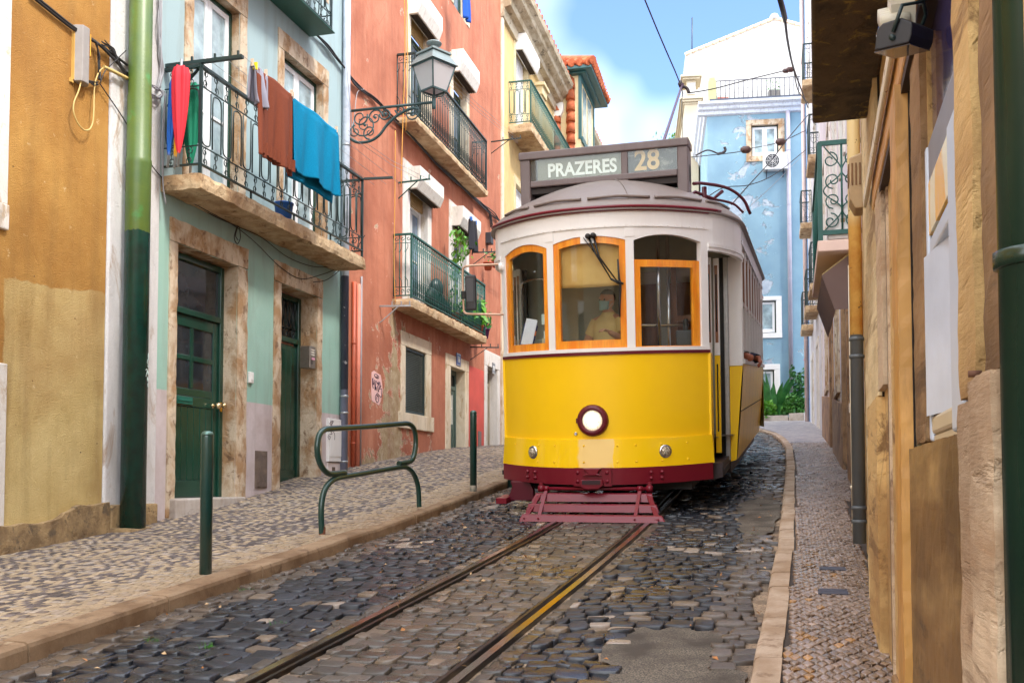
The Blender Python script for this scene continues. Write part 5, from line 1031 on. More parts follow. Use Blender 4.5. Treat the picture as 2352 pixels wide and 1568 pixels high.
for i in range(8): a=2*PI*i/8; q.tube([(cx,-.172,cz),(cx+ah*.4*math.cos(a),-.172,cz+ah*.4*math.sin(a))],.006,4)
q.build('fan_grille',WHITEPAINT,ac); q=MB()
for x in (-aw_*.35,aw_*.35): q.bar((x,-.15,0),(x,.2,0),.03,.03); q.bar((x,-.1,0),(x,.2,-.22),.025,.025)
q.build('bracket',flat('dark_bracket',lin(56,58,64),.5),ac)
# planter and plants at the foot of the blue house
LEAFS=[]
def leafmat(name,a,b):
    k=NT(name); c=k.mix(k.step(k.noise(3.0,3,.6),.35,.65),a,b); k.b.inputs['Subsurface Weight'].default_value=.0; return k.done(c,.45,0,.4)
LEAFD=leafmat('dark_leaf',lin(30,84,34),lin(60,122,50)); LEAFL=leafmat('bright_leaf',lin(104,160,40),lin(60,120,30)); LEAFM=leafmat('mid_leaf',lin(50,104,40),lin(84,140,54)); STEMM=flat('brown_stem',lin(92,74,50),.8)
plA=atY(1735,979,37.6); plB=atY(1811,979,37.3); plC=atY(1847,978,37.0)
q=MB(); PLM=stone('planter_stone',lin(208,196,184),lin(184,170,156),lin(160,140,118),.8,2,(1,1,1),.3)
def wall_seg(mb,a,b,z0,z1,th): 
    a,b=Vector(a),Vector(b); d=(b-a).normalized(); n=Vector((-d.y,d.x,0)); v=[]
    for z in (z0,z1):
        for p,k in ((a,0),(b,0),(b,1),(a,1)): v.append(Vector((p.x+n.x*th*k,p.y+n.y*th*k,z)))
    mb.add(v,[(0,3,2,1),(4,5,6,7),(0,1,5,4),(1,2,6,5),(2,3,7,6),(3,0,4,7)])
pl=thing('planter','low pale stone planter wall in front of the blue house','planter',(plB.x,plB.y,plB.z))
def rel(v): return Vector(v)-Vector(pl.location)
zt1=atY(1770,954,37.5).z; zt2=atY(1830,948,37.1).z
q=MB(); L0=plA+(plA-plB)*1.2; wall_seg(q,rel(L0),rel(plB),-.5,zt1-pl.location.z,.25); q.build('planter_wall',PLM,pl,bevel=.02); q=MB(); wall_seg(q,rel(plB+Vector((.01,-.02,0))),rel(plC),-.5,zt2-pl.location.z,.25); q.build('planter_wall',PLM,pl,bevel=.02)
q=MB(); q.box(-3.5,1.3,.25,1.6,-.3,zt1-pl.location.z-.06); q.build('soil',flat('soil',lin(70,52,38),.95),pl)
def blade(mb,base,tip,wd,bend,n=6):
    b,t=Vector(base),Vector(tip); d=t-b; side=d.cross(Vector((0,1,.2))).normalized(); vs=[]; 
    for i in range(n+1):
        f=i/n; p=b+d*f+Vector(bend)*f*f; w=wd*math.sin(PI*min(1,.12+f*.88))**.8*(1 if f<.98 else .1); vs+= [p-side*w,p+Vector((0,.02,0)),p+side*w]
    mb.add(vs,[(i*3+k,i*3+k+1,i*3+k+4,i*3+k+3) for i in range(n) for k in (0,1)],True)
def bush(name,label,cat,c,rx,rz,n,size,mat,group=None,seed=1,stem=True,flowers=None):
    rd=random.Random(seed); o=thing(name,label,cat,(c[0],c[1],c[2]),0,group); q=MB()
    cl=[(rd.uniform(-1,1),rd.uniform(-1,1),rd.uniform(.1,1),rd.uniform(.25,.5)) for _ in range(14)]
    for i in range(n):
        a=rd.choice(cl); v=Vector((rd.gauss(0,1),rd.gauss(0,1),rd.gauss(0,1))).normalized()*a[3]*rd.uniform(.6,1.05); p=Vector(((a[0]*.65+v.x)*rx,(a[1]*.65+v.y)*rx,max(.02,(a[2]*.8+v.z*.7)*rz)))
        n_=Vector((rd.gauss(0,1),rd.gauss(0,1),rd.gauss(.5,1))).normalized(); u=n_.orthogonal().normalized(); w=n_.cross(u); s=size*rd.uniform(.6,1.3); u,w=u*s,w*s*.55
        q.add([p-u,p-u*.2+w,p+u,p-u*.2-w],[(0,1,2,3)])
    q.build('foliage',mat,o)
    if stem:
        q=MB()
        for k in range(5): q.tube([(0,0,-.1),(rd.uniform(-.5,.5)*rx,rd.uniform(-.4,.4)*rx,rz*.7)],.015*max(1,rx),5)
        q.build('stem',STEMM,o)
    if flowers:
        q=MB()
        for p in flowers: q.lathe([(0,-.03),(.05,-.01),(.07,.02),(.03,.04),(0,.03)],8,Matrix.Translation(p))
        q.build('flower',flat('pink_flower',lin(236,90,150),.6),o)
    return o
c=atY(1776,955,38.2); o=thing('strap_leaf_plant','tall dark green strap-leaved plant in the planter by the blue wall','plant',(c.x,c.y,c.z)); q=MB(); rd=random.Random(4)
for i in range(46):
    a=rd.uniform(-1,1); h=rd.uniform(.7,2.0)*(1-abs(a)*.25); blade(q,(a*.35,rd.uniform(-.3,.3),-.05),(a*.9,rd.uniform(-.4,.4),h),rd.uniform(.06,.13),(a*.5,rd.uniform(-.2,.2),-.25*abs(a)*h))
q.build('leaf',LEAFD,o)
c=atY(1752,958,37.9); bush('bush','bright yellow-green bush at the left foot of the strap-leaved plant','bush',(c.x,c.y,c.z-.05),.55,.75,900,.085,LEAFL,None,3)
c=atY(1826,950,37.7); bush('bush','dense mid green round bush at the right end of the planter','bush',(c.x,c.y,c.z-.05),.5,.75,1000,.075,LEAFM,None,5)
c=atY(1836,880,38.2); bush('rose_bush','loose climbing rose with a single pink bloom beside the end wall','bush',(c.x,c.y,c.z-.5),.42,1.3,420,.075,LEAFD,None,9,True,[(.12,-.4,1.35),(.16,-.36,1.42)])
# terrace pots
def pot(loc,w,d,h,col,label,leaf=LEAFM,n=60,size=.07,name='flower_pot',cat='flower pot',round_=False,group=None,lh=None):
    o=thing(name,label,cat,loc,0,group); q=MB()
    if round_: q.lathe([(w*.36,0),(w*.5,h*.86),(w*.55,h*.86),(w*.55,h),(w*.45,h),(w*.42,h*.8),(0,h*.8)],16)
    else: q.box(-w/2,w/2,-d/2,d/2,0,h)
    q.build('pot',flat('pot_'+label[:9].replace(' ','_'),col,.7),o,bevel=0 if round_ else .01)
    if n:
        rd=random.Random(int(w*1000)+n); q=MB(); lh=lh or h*1.2
        for i in range(n):
            p=Vector((rd.uniform(-.6,.6)*w,rd.uniform(-.6,.6)*d,h+rd.uniform(0,1)**1.2*lh)); u=Vector((rd.gauss(0,1),rd.gauss(0,1),rd.gauss(0,.8))).normalized()*size*rd.uniform(.6,1.2); w_=u.orthogonal().normalized()*u.length*.45; q.add([p-u,p+w_,p+u,p-w_],[(0,1,2,3)])
        q.build('foliage',leaf,o)
    return o
P=FBL.M@Vector((FBL.t(1777,228,.1),.1,zBt+.6)); pot(P,.42,.3,.3,lin(120,116,112),'grey square pot with wispy plants on the blue house terrace',n=50,lh=.5)
P=FBL.M@Vector((FBL.t(1660,236,.1),.1,zBt+.6)); pot(P,.44,.2,.12,lin(180,70,44),'long terracotta trough on the blue house terrace beside the olive post',n=30,lh=.1,size=.04)
# white gable house behind and its cream corner pier
Go=atY(1574,300,50.0); FG=Frame((Go.x,Go.y),97)
gh=thing('house','white gabled house rising behind the blue one, tiles along its gable edge','house',M=FG.M)
gx=FG.t(1860,200); pk=FG.uv(1779,45); le=FG.uv(1574,128); r_=FG.uv(1860,66)
WHITEW=paint('white_rendered_wall',lin(168,167,166),.85,.03,1.2,.1,20)
q=MB(); q.prism([(le[0],-2),(gx,-2),(gx,r_[1]),pk,le],0,12,'xz'); q.build('wall',WHITEW,gh)
q=MB()
for a,b in ((le,pk),(pk,(gx,r_[1]))):
    n=13 if a is le else 5
    for i in range(n):
        f0,f1=i/n,(i+1.08)/n; q.tube([(a[0]+(b[0]-a[0])*f0,.0,a[1]+(b[1]-a[1])*f0+.05),(a[0]+(b[0]-a[0])*f1,.0,a[1]+(b[1]-a[1])*f1+.09)],[.10,.075],8)
q.build('verge_tiles',paint('pale_terracotta',lin(226,200,176),.8,.12,6),gh)
q=MB(); q.lathe([(.22,0),(.25,.15),(.16,.3),(0,.32)],12,Matrix.Translation((pk[0],.1,pk[1]))); q.build('ridge_cap',WHITEW,gh)
q=MB(); z0=le[1]-.1; q.tube([(le[0]+.35,.3,z0),(le[0]+.38,.3,z0+2.2)],.035,6); o=at_frame('roof_pipe','thin dark vent pipe on the eave of the white gabled house','pipe',FG,0,0,0); q.build('pipe',IRON,o)
Co=atY(1573,300,46.0); FCn=Frame((Co.x,Co.y),97)
cp=thing('house','cream house corner with a moulded chimney pier left of the white gable','house',M=FCn.M); CRW=paint('pale_cream_render',lin(182,170,146),.85,.05,1.5,.1,20)
U=lambda x,y: FCn.uv(x,y); x0,_=U(1573,300); x1,_=U(1604,300)
q=MB(); q.box(x0,x1,0,6,-2,U(1588,240)[1]); q.box(x0+.1,x1-.1,.1,1.2,U(1588,240)[1],U(1588,182)[1]); q.box(x1,x1+3.2,.6,6,-2,U(1588,258)[1]); q.build('wall',CRW,cp)
q=MB()
for ya,yb,e in ((240,236,.06),(236,231,.16),(231,227,.24),(183,179,.08),(179,174,.18)): q.box(x0-e,x1+e,-e,6 if ya>200 else 1.3,U(1588,ya)[1]+.002,U(1588,yb)[1])
q.build('cornice',CRW,cp,bevel=.02); q=MB(); a=U(1579,216); b=U(1598,188); q.box(a[0],b[0],.06,.1,a[1],b[1]); q.build('recessed_panel',WHITEW,cp,bevel=.05)
# tree behind
def tree(label,c,zb,zt_,rx,n,mat,seed):
    rd=random.Random(seed); o=thing('tree',label,'tree',(c.x,c.y,zb)); H=zt_-zb; q=MB(); q.tube([(0,0,-1),(.1,0,H*.3),(-.1,.1,H*.6),(0,0,H*.9)],[.3,.24,.16,.04],8)
    for i in range(9): a=rd.uniform(0,2*PI); z=H*rd.uniform(.45,.75); q.tube([(0,0,z),(math.cos(a)*rx*.5,math.sin(a)*rx*.5,z+H*.12),(math.cos(a)*rx*.9,math.sin(a)*rx*.9,z+H*.2)],[.1,.06,.02],5)
    q.build('trunk',STEMM,o); q=MB(); cl=[(rd.gauss(0,.45)*rx,rd.gauss(0,.45)*rx,H*rd.uniform(.55,.95),rd.uniform(.35,.8)) for _ in range(40)]
    for i in range(n):
        a=rd.choice(cl); v=Vector((rd.gauss(0,1),rd.gauss(0,1),rd.gauss(0,.8)))*a[3]*.55; p=Vector(a[:3])+v; u=Vector((rd.gauss(0,1),rd.gauss(0,1),rd.gauss(0,1))).normalized()*rd.uniform(.07,.16); w=u.orthogonal().normalized()*u.length*.5; q.add([p-u,p+w,p+u,p-w],[(0,1,2,3)])
    q.build('crown',mat,o)
c=atY(1536,400,58); tree('green leafy tree rising behind the tram sign beside the cream corner',c,0,atY(1536,262,58).z,2.1,6500,leafmat('yellow_green_tree_leaf',lin(74,124,34),lin(110,160,52)),21)  # crown leaves mix two yellowish greens by noise
# unseen house added behind the camera to keep bright sky out of tram window reflections
FZ=Frame((14.0,-24.0),277); zh_=thing('house','unseen pale house added behind the viewer to darken the tram window reflections','house',M=FZ.M)
ho=[(x,x+1.2,z,z+2.1) for z in (-1.5,2.2) for x in (1.5,5,8.5,12,15.5,19,22.5,26,29.5,33,36.5)]; q=MB(); q.wall(0,42,-4,5.2,0,ho,.25); q.box(0,42,5,5.2,-4,5.2); q.box(0,42,.01,5,5.0,5.2); q.build('wall',paint('pale_ochre_plaster',lin(214,190,150),.85,.1,1.5),zh_)
for h in ho: q=MB(); q.box(h[0],h[1],.2,.22,h[2],h[3]); q.build('window_pane',GLASSD,zh_)
# ================================================================ the tram
th=R(16.26); tp_=math.atan(.1007)
tr_r=Vector((math.cos(th),-math.sin(th),0)); tr_a=Vector((math.sin(th)*math.cos(tp_),math.cos(th)*math.cos(tp_),math.sin(tp_))); tr_u=tr_r.cross(tr_a)
TM=Matrix(((tr_r.x,tr_a.x,tr_u.x,.872),(tr_r.y,tr_a.y,tr_u.y,10.4),(tr_r.z,tr_a.z,tr_u.z,-.449),(0,0,0,1)))
tram=thing('tram','yellow and white single-car tram with a grey-brown roof, maroon bumper and lit headlamp','tram',M=TM)
def carpaint(name,col,rough=.22,amt=.05,dirt=None,da=.25):
    k=NT(name); c=k.vary(col,amt,1.6); 
    if dirt: c=k.mix(k.math('MULTIPLY',k.step(k.noise(3,7,.7,vec=k.map((2,2,.35))),.5,.8),da),c,dirt)
    k.bump(k.noise(2.4,3),.05,.02); k.done(c,rough,0,.5); k.b.inputs['Coat Weight'].default_value=.12; k.b.inputs['Coat Roughness'].default_value=.08; k.b.inputs['Specular IOR Level'].default_value=.35; return k.m
YEL=carpaint('tram_yellow_enamel',(.98,.595,.003),.42,.03); TWH=carpaint('tram_white_enamel',lin(238,236,234),.35,.03,lin(190,172,160),.2)
MAR=carpaint('tram_maroon_enamel',lin(112,15,34),.36,.10); MARD=carpaint('tram_dark_maroon',lin(84,18,34),.4,.1); TRIMM=carpaint('tram_maroon_trim',lin(96,18,32),.4,.08)
ROOFM=paint('tram_roof_paint',lin(126,114,108),.5,.06,2,.12,14,dirt=lin(120,100,98),chips=lin(206,170,150),chip_at=.79)
def wood(name,a,b,rough=.3):
    k=NT(name); c=k.mix(k.step(k.noise(2.2,4,.6,.5,vec=k.map((6,6,1.0))),.35,.65),a,b); c=k.mix(k.math('MULTIPLY',k.step(k.noise(7,5,.6,vec=k.map((8,8,1))),.5,.7),.5),c,tuple(x*.6 for x in a)); k.done(c,rough); k.b.inputs['Coat Weight'].default_value=.5; k.b.inputs['Coat Roughness'].default_value=.1; return k.m
ORW=wood('varnished_orange_wood',lin(246,162,44),lin(230,126,20)); BRW=wood('varnished_brown_wood',lin(150,96,60),lin(116,70,42)); DKIN=flat('tram_dark_interior',lin(92,82,72),.7); GREYIN=flat('tram_grey_lining',lin(150,150,138),.6); BLKIN=flat('black_rubber',lin(22,22,24),.5)
WGL=glass('tram_glass',(.93,.96,.95)); CHROME=paint('chrome',lin(200,200,204),.15,.03,4,0,60,1.0); IRONU=flat('underframe_iron',lin(34,32,32),.7)
HW=1.14; SB=.65; PW_=2.23
yF=lambda x: SB*(abs(x)/HW)**PW_
def nF(x):
    d=SB*PW_*(abs(x)/HW)**(PW_-1)/HW*(1 if x>=0 else -1); n=Vector((d,-1,0)); return n.normalized()
def ribbon(mb,x0,x1,zl,zh,o0,o1,n=None,smooth=True,nz=1):
    """a piece following the bowed front, between offsets o1 (inner) and o0 (outer)"""
    n=n or max(1,int(abs(x1-x0)/.06)); L_=lambda f: f if callable(f) else (lambda x:f); zl,zh=L_(zl),L_(zh); xs=[x0+(x1-x0)*i/n for i in range(n+1)]
    P=lambda x,z,o:(x+nF(x).x*o,yF(x)+nF(x).y*o,z); O0=o0 if callable(o0) else (lambda z:o0)
    for i in range(n):
        a,b=xs[i],xs[i+1]
        for j in range(nz):
            f0,f1=j/nz,(j+1)/nz; za0,za1=zl(a)+(zh(a)-zl(a))*f0,zl(a)+(zh(a)-zl(a))*f1; zb0,zb1=zl(b)+(zh(b)-zl(b))*f0,zl(b)+(zh(b)-zl(b))*f1
            mb.add([P(a,za0,O0(za0)),P(b,zb0,O0(zb0)),P(b,zb1,O0(zb1)),P(a,za1,O0(za1))],[(0,1,2,3)],smooth)
        mb.add([P(a,zl(a),o1),P(b,zl(b),o1),P(b,zh(b),o1),P(a,zh(a),o1)],[(3,2,1,0)],smooth)
        mb.add([P(a,zh(a),O0(zh(a))),P(b,zh(b),O0(zh(b))),P(b,zh(b),o1),P(a,zh(a),o1)],[(0,1,2,3)]); mb.add([P(a,zl(a),O0(zl(a))),P(b,zl(b),O0(zl(b))),P(b,zl(b),o1),P(a,zl(a),o1)],[(3,2,1,0)])
    for x,f in ((x0,(3,2,1,0)),(x1,(0,1,2,3))): mb.add([P(x,zl(x),O0(zl(x))),P(x,zl(x),o1),P(x,zh(x),o1),P(x,zh(x),O0(zh(x)))],[f])
    return mb
def fuse(o,d=.0004):
    bm=bmesh.new(); bm.from_mesh(o.data); bmesh.ops.remove_doubles(bm,verts=bm.verts,dist=d); bm.to_mesh(o.data); bm.free(); o.data.set_sharp_from_angle(angle=R(35)); return o
def Pf(x,z,o=0): n=nF(x); return Vector((x+n.x*o,yF(x)+n.y*o,z))
# --- dash
q=MB(); ribbon(q,-HW,HW,.86,1.735,0,-.04,56); fuse(q.build('dash_panel',YEL,tram))
k=NT('lower_dash_yellow_pale_middle'); X=k.xyz(); c=k.vary((.98,.61,.003),.03,2); pm=k.math('ADD',X[0],k.math('MULTIPLY',k.math('SUBTRACT',k.noise(9,4),.5),.10)); m_=k.math('MULTIPLY',k.step(pm,-.17,-.14),k.step(pm,.215,.205)); m_=k.math('MULTIPLY',m_,k.step(k.noise(7,3,.5,vec=k.map((1,1,.4))),.30,.42)); c=k.mix(k.math('MULTIPLY',m_,.85),c,lin(244,210,140)); k.bump(k.noise(5,3),.10,.03); k.done(c,.2); k.b.inputs['Coat Weight'].default_value=.5; k.b.inputs['Coat Roughness'].default_value=.05; LOWY=k.m  # yellow with a ragged paler cream patch across the middle
q=MB(); ribbon(q,-HW,HW,.568,.868,lambda z:.018+.03*(.868-z)/.3,-.03,56,True,3); fuse(q.build('lower_dash_panel',LOWY,tram))
q=MB()
for x in (-.95,-.62,-.42,-.1,.42,.24,.66,.9):
    for z in (.80,.63):
        if random.random()<.8: q.lathe([(.012,0),(.011,.006),(0,.009)],8,Matrix.Translation(Pf(x,z,.04 if z<.7 else .024))@(-nF(x)).to_track_quat('-Z','Y').to_matrix().to_4x4())
o=q.build('rivets',YEL,tram); o['kind']='stuff'
for s in (-1,1): q=MB(); q.box(s*HW-.02 if s>0 else -HW-.012,HW+.012 if s>0 else -HW+.02,SB-.015,SB+.20,.56,1.735); q.build('dash_return',YEL,tram)
q=MB(); ribbon(q,-HW-.003,HW+.003,1.735,1.768,.014,-.03,56); fuse(q.build('belt_trim',TRIMM,tram))
# --- bumper
q=MB(); ribbon(q,-1.12,1.12,.397,.572,lambda z:.055,-.05,56,True,1); fuse(q.build('bumper',MAR,tram)); 
BMP=tram.children[-1]
q=MB()
for cx in (-.69,.60):
    for dx in (-.05,.05):
        for dz in (.455,.515): q.lathe([(.021,0),(.021,.008),(.017,.012),(.016,.022),(0,.024)],8,Matrix.Translation(Pf(cx+dx,dz,.054))@nF(cx).to_track_quat('Z','Y').to_matrix().to_4x4())
q.build('bumper_bolts',MAR,BMP)
q=MB(); ribbon(q,-.20,.18,.385,.575,.078,.05,8); cp_=q.build('coupler_plate',MAR,BMP); cp_=fuse(cp_)
q=MB()
for i in range(1): q.prism([(-.12,.455),(.10,.455),(.115,.40),(.06,.365),(-.06,.355),(-.13,.385)],-.135,-.05,'xz')
q.prism([(-.10,.575),(.09,.575),(.05,.52),(.10,.50),(-.11,.50),(-.05,.52)],-.115,-.05,'xz'); q.build('coupler_jaw',MAR,BMP,bevel=.014,seg=3); q=MB(); q.box(-.105,.085,-.140,-.08,.410,.452); q.build('coupler_slot',flat('dark_iron_slot',lin(48,26,32),.7),BMP)
q=MB()
for x in (-.165,.145):
    for z in (.435,.525): q.lathe([(.019,0),(.019,.01),(.0,.016)],8,Matrix.Translation((x,yF(x)-.077,z))@Matrix.Rotation(R(90),4,'X'))
q.build('coupler_bolts',MAR,BMP)
# --- lifeguard gate
lg=MB(); SL=[((-.625,.600),-.05,.30,(-.665,.622),-.095,.225),((-.668,.662),-.20,.205,(-.69,.695),-.235,.135),((-.70,.735),-.35,.115,(-.722,.775),-.39,.055)]
gate=bpy.data.objects.new('lifeguard',None); COL.objects.link(gate); gate.parent=tram
for (xt,yt,zt,xb,yb,zb) in SL:
    q=MB(); d=Vector((0,.02,.012)); v=[Vector(p) for p in ((xt[0],yt,zt),(xt[1],yt,zt),(xb[1],yb,zb),(xb[0],yb,zb))]; q.add(v+[p+d for p in v],[(3,2,1,0),(4,5,6,7),(0,1,5,4),(1,2,6,5),(2,3,7,6),(3,0,4,7)]); q.build('gate_slat',MAR,gate,bevel=.004)
q=MB()
for xa,xb in ((-.585,-.665),(.56,.70)): q.bar((xa,-.03,.30),(xb,-.365,.08),.05,.012,(0,0,1))
for x in (-.52,.47): q.bar((x,.02,.36),(x,-.36,.085),.035,.014,(0,0,1))
q.build('gate_stay',MAR,gate); q=MB(); q.tube([(-.60,.0,.352),(.60,.0,.352)],.019,10)
for x in (-.575,.57): q.lathe([(.036,-.03),(.036,.03)],12,Matrix.Translation((x,0,.352))@Matrix.Rotation(R(90),4,'Y')); q.box(x-.018,x+.018,-.012,.02,.35,.42)
for x in (-.52,.47): q.lathe([(.030,-.025),(.030,.025)],12,Matrix.Translation((x,0,.352))@Matrix.Rotation(R(90),4,'Y'))
q.build('gate_bar',MAR,gate)
q=MB()
for (xt,yt,zt,xb,yb,zb) in SL:
    for x in (xt[0]+.03,-.52,.47,xt[1]-.03): q.lathe([(.010,0),(.009,.006),(0,.008)],8,Matrix.Translation((x,(yt+yb)/2-.008,(zt+zb)/2+.004))@Matrix.Rotation(R(70),4,'X'))
q.build('gate_bolts',MAR,gate)
# --- fender apron at the left, step, underframe, wheels
q=MB(); q.prism([(-.78,.40),(-1.0,.40),(-.98,.34),(-1.0,.28),(-1.06,.19),(-.74,.19),(-.74,.3)],.28,.36,'xz'); q.build('fender_apron',MARD,tram,bevel=.008)
q=MB(); q.box(-1.12,-1.0,.12,.46,.17,.235); q.build('step_board',MAR,tram,bevel=.005)
q=MB(); q.box(-.95,.95,.45,10.0,.30,.46); q.box(-.62,-.5,2.6,6.4,.12,.34); q.box(.5,.62,2.6,6.4,.12,.34); q.box(-.8,.8,2.8,3.3,.2,.34); q.box(-.5,.5,3.6,5.2,.15,.4); q.build('underframe',IRONU,tram)
q=MB(); q.prism([(1.10,.36),(1.25,.40),(1.25,.55),(1.10,.55)],.75,1.9,'xz'); q.box(1.0,1.26,1.9,8.0,.34,.5); q.build('side_sill',paint('dark_brown_sill',lin(48,34,36),.5),tram)
for y in (3.2,5.9):
    for s in (-1,1):
        q=MB(); q.lathe([(.36,-.05),(.40,-.05),(.40,-.02),(.37,.0),(.37,.06),(.30,.06),(.28,.03),(.1,.03),(.1,.07),(0,.07)],24,Matrix.Translation((s*.45,y,.385))@Matrix.Rotation(R(90)*s,4,'Y')); q.build('wheel',paint('worn_wheel_steel',lin(70,60,54),.5,.2,4,.1,30,.6),tram)
# --- lamps
def glow(name,col,st):
    k=NT(name); r=k.xyz(); d=k.n('ShaderNodeVectorMath',operation='LENGTH'); k.l(k.vec,d.inputs[0]); f=k.math('MULTIPLY',k.step(d.outputs['Value'],.115,.03),k.step(k.voro(55),.9,.2)); k.b.inputs['Emission Color'].default_value=(*col,1); k.put(k.b.inputs['Emission Strength'],k.math('MULTIPLY_ADD',f,st,st*.12)); return k.done(lin(240,225,200),.2)
hl=bpy.data.objects.new('headlamp',None); COL.objects.link(hl); hl.parent=tram; hl.location=(-.005,-.0,1.062)
FX=Matrix.Rotation(R(90),4,'X')
q=MB(); q.lathe([(.165,-.01),(.165,.012),(.158,.03),(.150,.045),(.118,.052),(.108,.045),(.106,.02)],40,FX,cap=False); q.build('lamp_rim',TRIMM,hl); q=MB(); q.lathe([(.107,.018),(.09,.036),(.05,.048),(0,.052)],32,FX); q.build('lamp_lens',glow('headlamp_glow',(1,.84,.58),.9),hl); q=MB(); q.cbox((-.158,-.012,0),.03,.03,.05); q.build('hinge',TRIMM,hl)
for x in (-.685,.695):
    l=bpy.data.objects.new('side_lamp',None); COL.objects.link(l); l.parent=tram; p=Pf(x,.722,.03); n=nF(x); l.location=p; l.rotation_mode='QUATERNION'; l.rotation_quaternion=n.to_track_quat('Z','Y')
    q=MB(); q.lathe([(.072,-.012),(.072,.008),(.060,.018),(.050,.016)],24,ZERO,cap=False); q.build('lamp_rim',CHROME,l); q=MB(); q.lathe([(.052,.012),(.046,.028),(.03,.038),(0,.042)],20,ZERO)
    k=NT('faceted_lens'); k.bump(k.voro(60),.9,.01); LENS=k.done(k.mix(k.step(k.voro(70),.2,.5),lin(236,226,206),lin(150,138,116)),.1,.3); q.build('lamp_lens',LENS,l)
q=MB(); q.lathe([(.017,0),(.017,.012),(.008,.012),(.008,.004),(0,.004)],12,Matrix.Translation(Pf(-.19,.925,0))@FX); q.build('socket',CHROME,tram)
# --- front window band
def arch(x0,x1,zc,rise):
    return lambda x: zc-rise*((2*(x-x0)/(x1-x0)-1)**2)
WZ0=1.805; CW=(-.40,.365); LW=(-1.075,-.475); RW=(.445,1.075)
aC=arch(*CW,2.955,.056); aL=arch(*LW,2.945,.075); aR=arch(*RW,2.955,.062)
q=MB()
for a,b in ((-HW,LW[0]),(LW[1],CW[0]),(CW[1],RW[0]),(RW[1],HW)): ribbon(q,a,b,1.768,3.05,.0,-.06,4)
for (a,b),f in ((CW,aC),(LW,aL),(RW,aR)): ribbon(q,a,b,f,3.05,-.001,-.06,14)
ribbon(q,-HW,HW,1.768,WZ0,.012,-.06,56); ribbon(q,-HW,HW,3.05,3.19,.006,-.05,56); ribbon(q,-HW,HW,3.03,3.052,.012,-.03,56)
fuse(q.build('front_frame',TWH,tram),.0002)
q=MB()
for i in range(34): x=-1.1+2.2*i/33; q.lathe([(.007,0),(.006,.004),(0,.006)],6,Matrix.Translation(Pf(x,3.043,.012))@nF(x).to_track_quat('Z','Y').to_matrix().to_4x4())
o=q.build('rivets',TWH,tram); o['kind']='stuff'
for x in (CW[0]-.037,CW[1]+.04): 
    q=MB(); ribbon(q,x-.046,x+.046,2.93,3.03,.006,-.01,2); q.build('gusset_plate',TWH,tram)
def sash(name,a,b,z0,top,fb,fs,ft,off,mat,pane=True):
    """orange sash with an arched top"""
    q=MB(); it=lambda x: top(x)-ft
    ribbon(q,a,a+fs,z0,top,off,off-.04,3); ribbon(q,b-fs,b,z0,top,off,off-.04,3); ribbon(q,a+fs,b-fs,it,lambda x:top(x)-.0015,off-.002,off-.038,12); ribbon(q,a+fs,b-fs,z0,z0+fb,off-.002,off-.038,10)
    o=q.build(name,mat,tram); g=MB(); ribbon(g,a+fs,b-fs,z0+fb,it,off-.02,off-.024,10); g.build('pane',WGL,o); return o
sash('window_sash',*CW,WZ0,aC,.085,.062,.07,-.012,ORW); sash('window_sash',*LW,WZ0,aL,.08,.055,.075,-.012,ORW)
sash('window_sash',RW[0]+.003,RW[1]-.003,WZ0-.003,lambda x: 2.70,.012,.062,.075+0,-.022,ORW)
# --- fascia and roof edge along the whole outline
OUT=[(x,yF(x)) for x in np.linspace(0,HW,20)]
P0,P1=Vector((HW,SB)),Vector((1.425,1.78)); 
for i in range(1,13):
    f=i/12; OUT.append((P0.x+(P1.x-P0.x)*math.sin(f*PI/2)**.85, P0.y+(P1.y-P0.y)*(f**1.15)))
YE=8.15
OUT+=[(1.425,y) for y in np.linspace(1.95,YE,14)]
LT=YE+1.78
def mirror_end(p): return (p[0],LT-p[1])
half=OUT+[mirror_end(p) for p in OUT[:33][::-1]]
ring=half+[(-x,y) for x,y in half[::-1][1:-1]]
def norm2(P,i):
    a,b=P[i-1],P[(i+1)%len(P)]; t=Vector((b[0]-a[0],b[1]-a[1])).normalized(); return Vector((t.y,-t.x))
NR=[norm2(ring,i) for i in range(len(ring))]
def band(mb,sel,z0,z1,o0,o1,smooth=True):
    idx=sel; m=len(idx)
    vs=[]
    for i in idx:
        p,n=ring[i],NR[i]
        for o,z in ((o0,z0),(o0,z1),(o1,z1),(o1,z0)): vs.append((p[0]+n.x*o,p[1]+n.y*o,z))
    fs=[]
    for k in range(m-1):
        for j in range(4): fs.append((k*4+j,(k+1)*4+j,(k+1)*4+(j+1)%4,k*4+(j+1)%4))
    fs+= [(0,1,2,3),((m-1)*4+3,(m-1)*4+2,(m-1)*4+1,(m-1)*4)]
    mb.add(vs,fs,False); return mb
NH=len(half); NT_=len(ring)
def idxs(a,b): return list(range(a,b+1))
Rp=idxs(19,32); Rs=idxs(31,46); Rr=idxs(46,NH-20); 
Lmir=lambda s: [NT_-i for i in s][::-1]
for s in (Rp,Rr,Lmir(Rp),Lmir(Rr)): q=MB(); band(q,s,2.88,3.20,0,-.04); band(q,s,2.85,2.885,.022,-.05); band(q,s,2.81,2.852,.010,-.05); q.build('platform_fascia',TWH,tram)
LBM=paint('weathered_grey_white',lin(196,196,200),.4,.08,3,.08,20,dirt=lin(150,144,142))
for s in (Rs,Lmir(Rs)): q=MB(); band(q,s,3.04,3.20,0.0,-.04); band(q,s,3.0,3.045,.012,-.04); q.build('letterboard',LBM,tram)
q=MB(); full=list(range(NT_))
rr=idxs(0,24); 
band(q,Lmir(idxs(1,19))+idxs(0,19),3.19,3.222,.035,-.02); q2=MB()
q.build('maroon_gutter',MAR,tram)
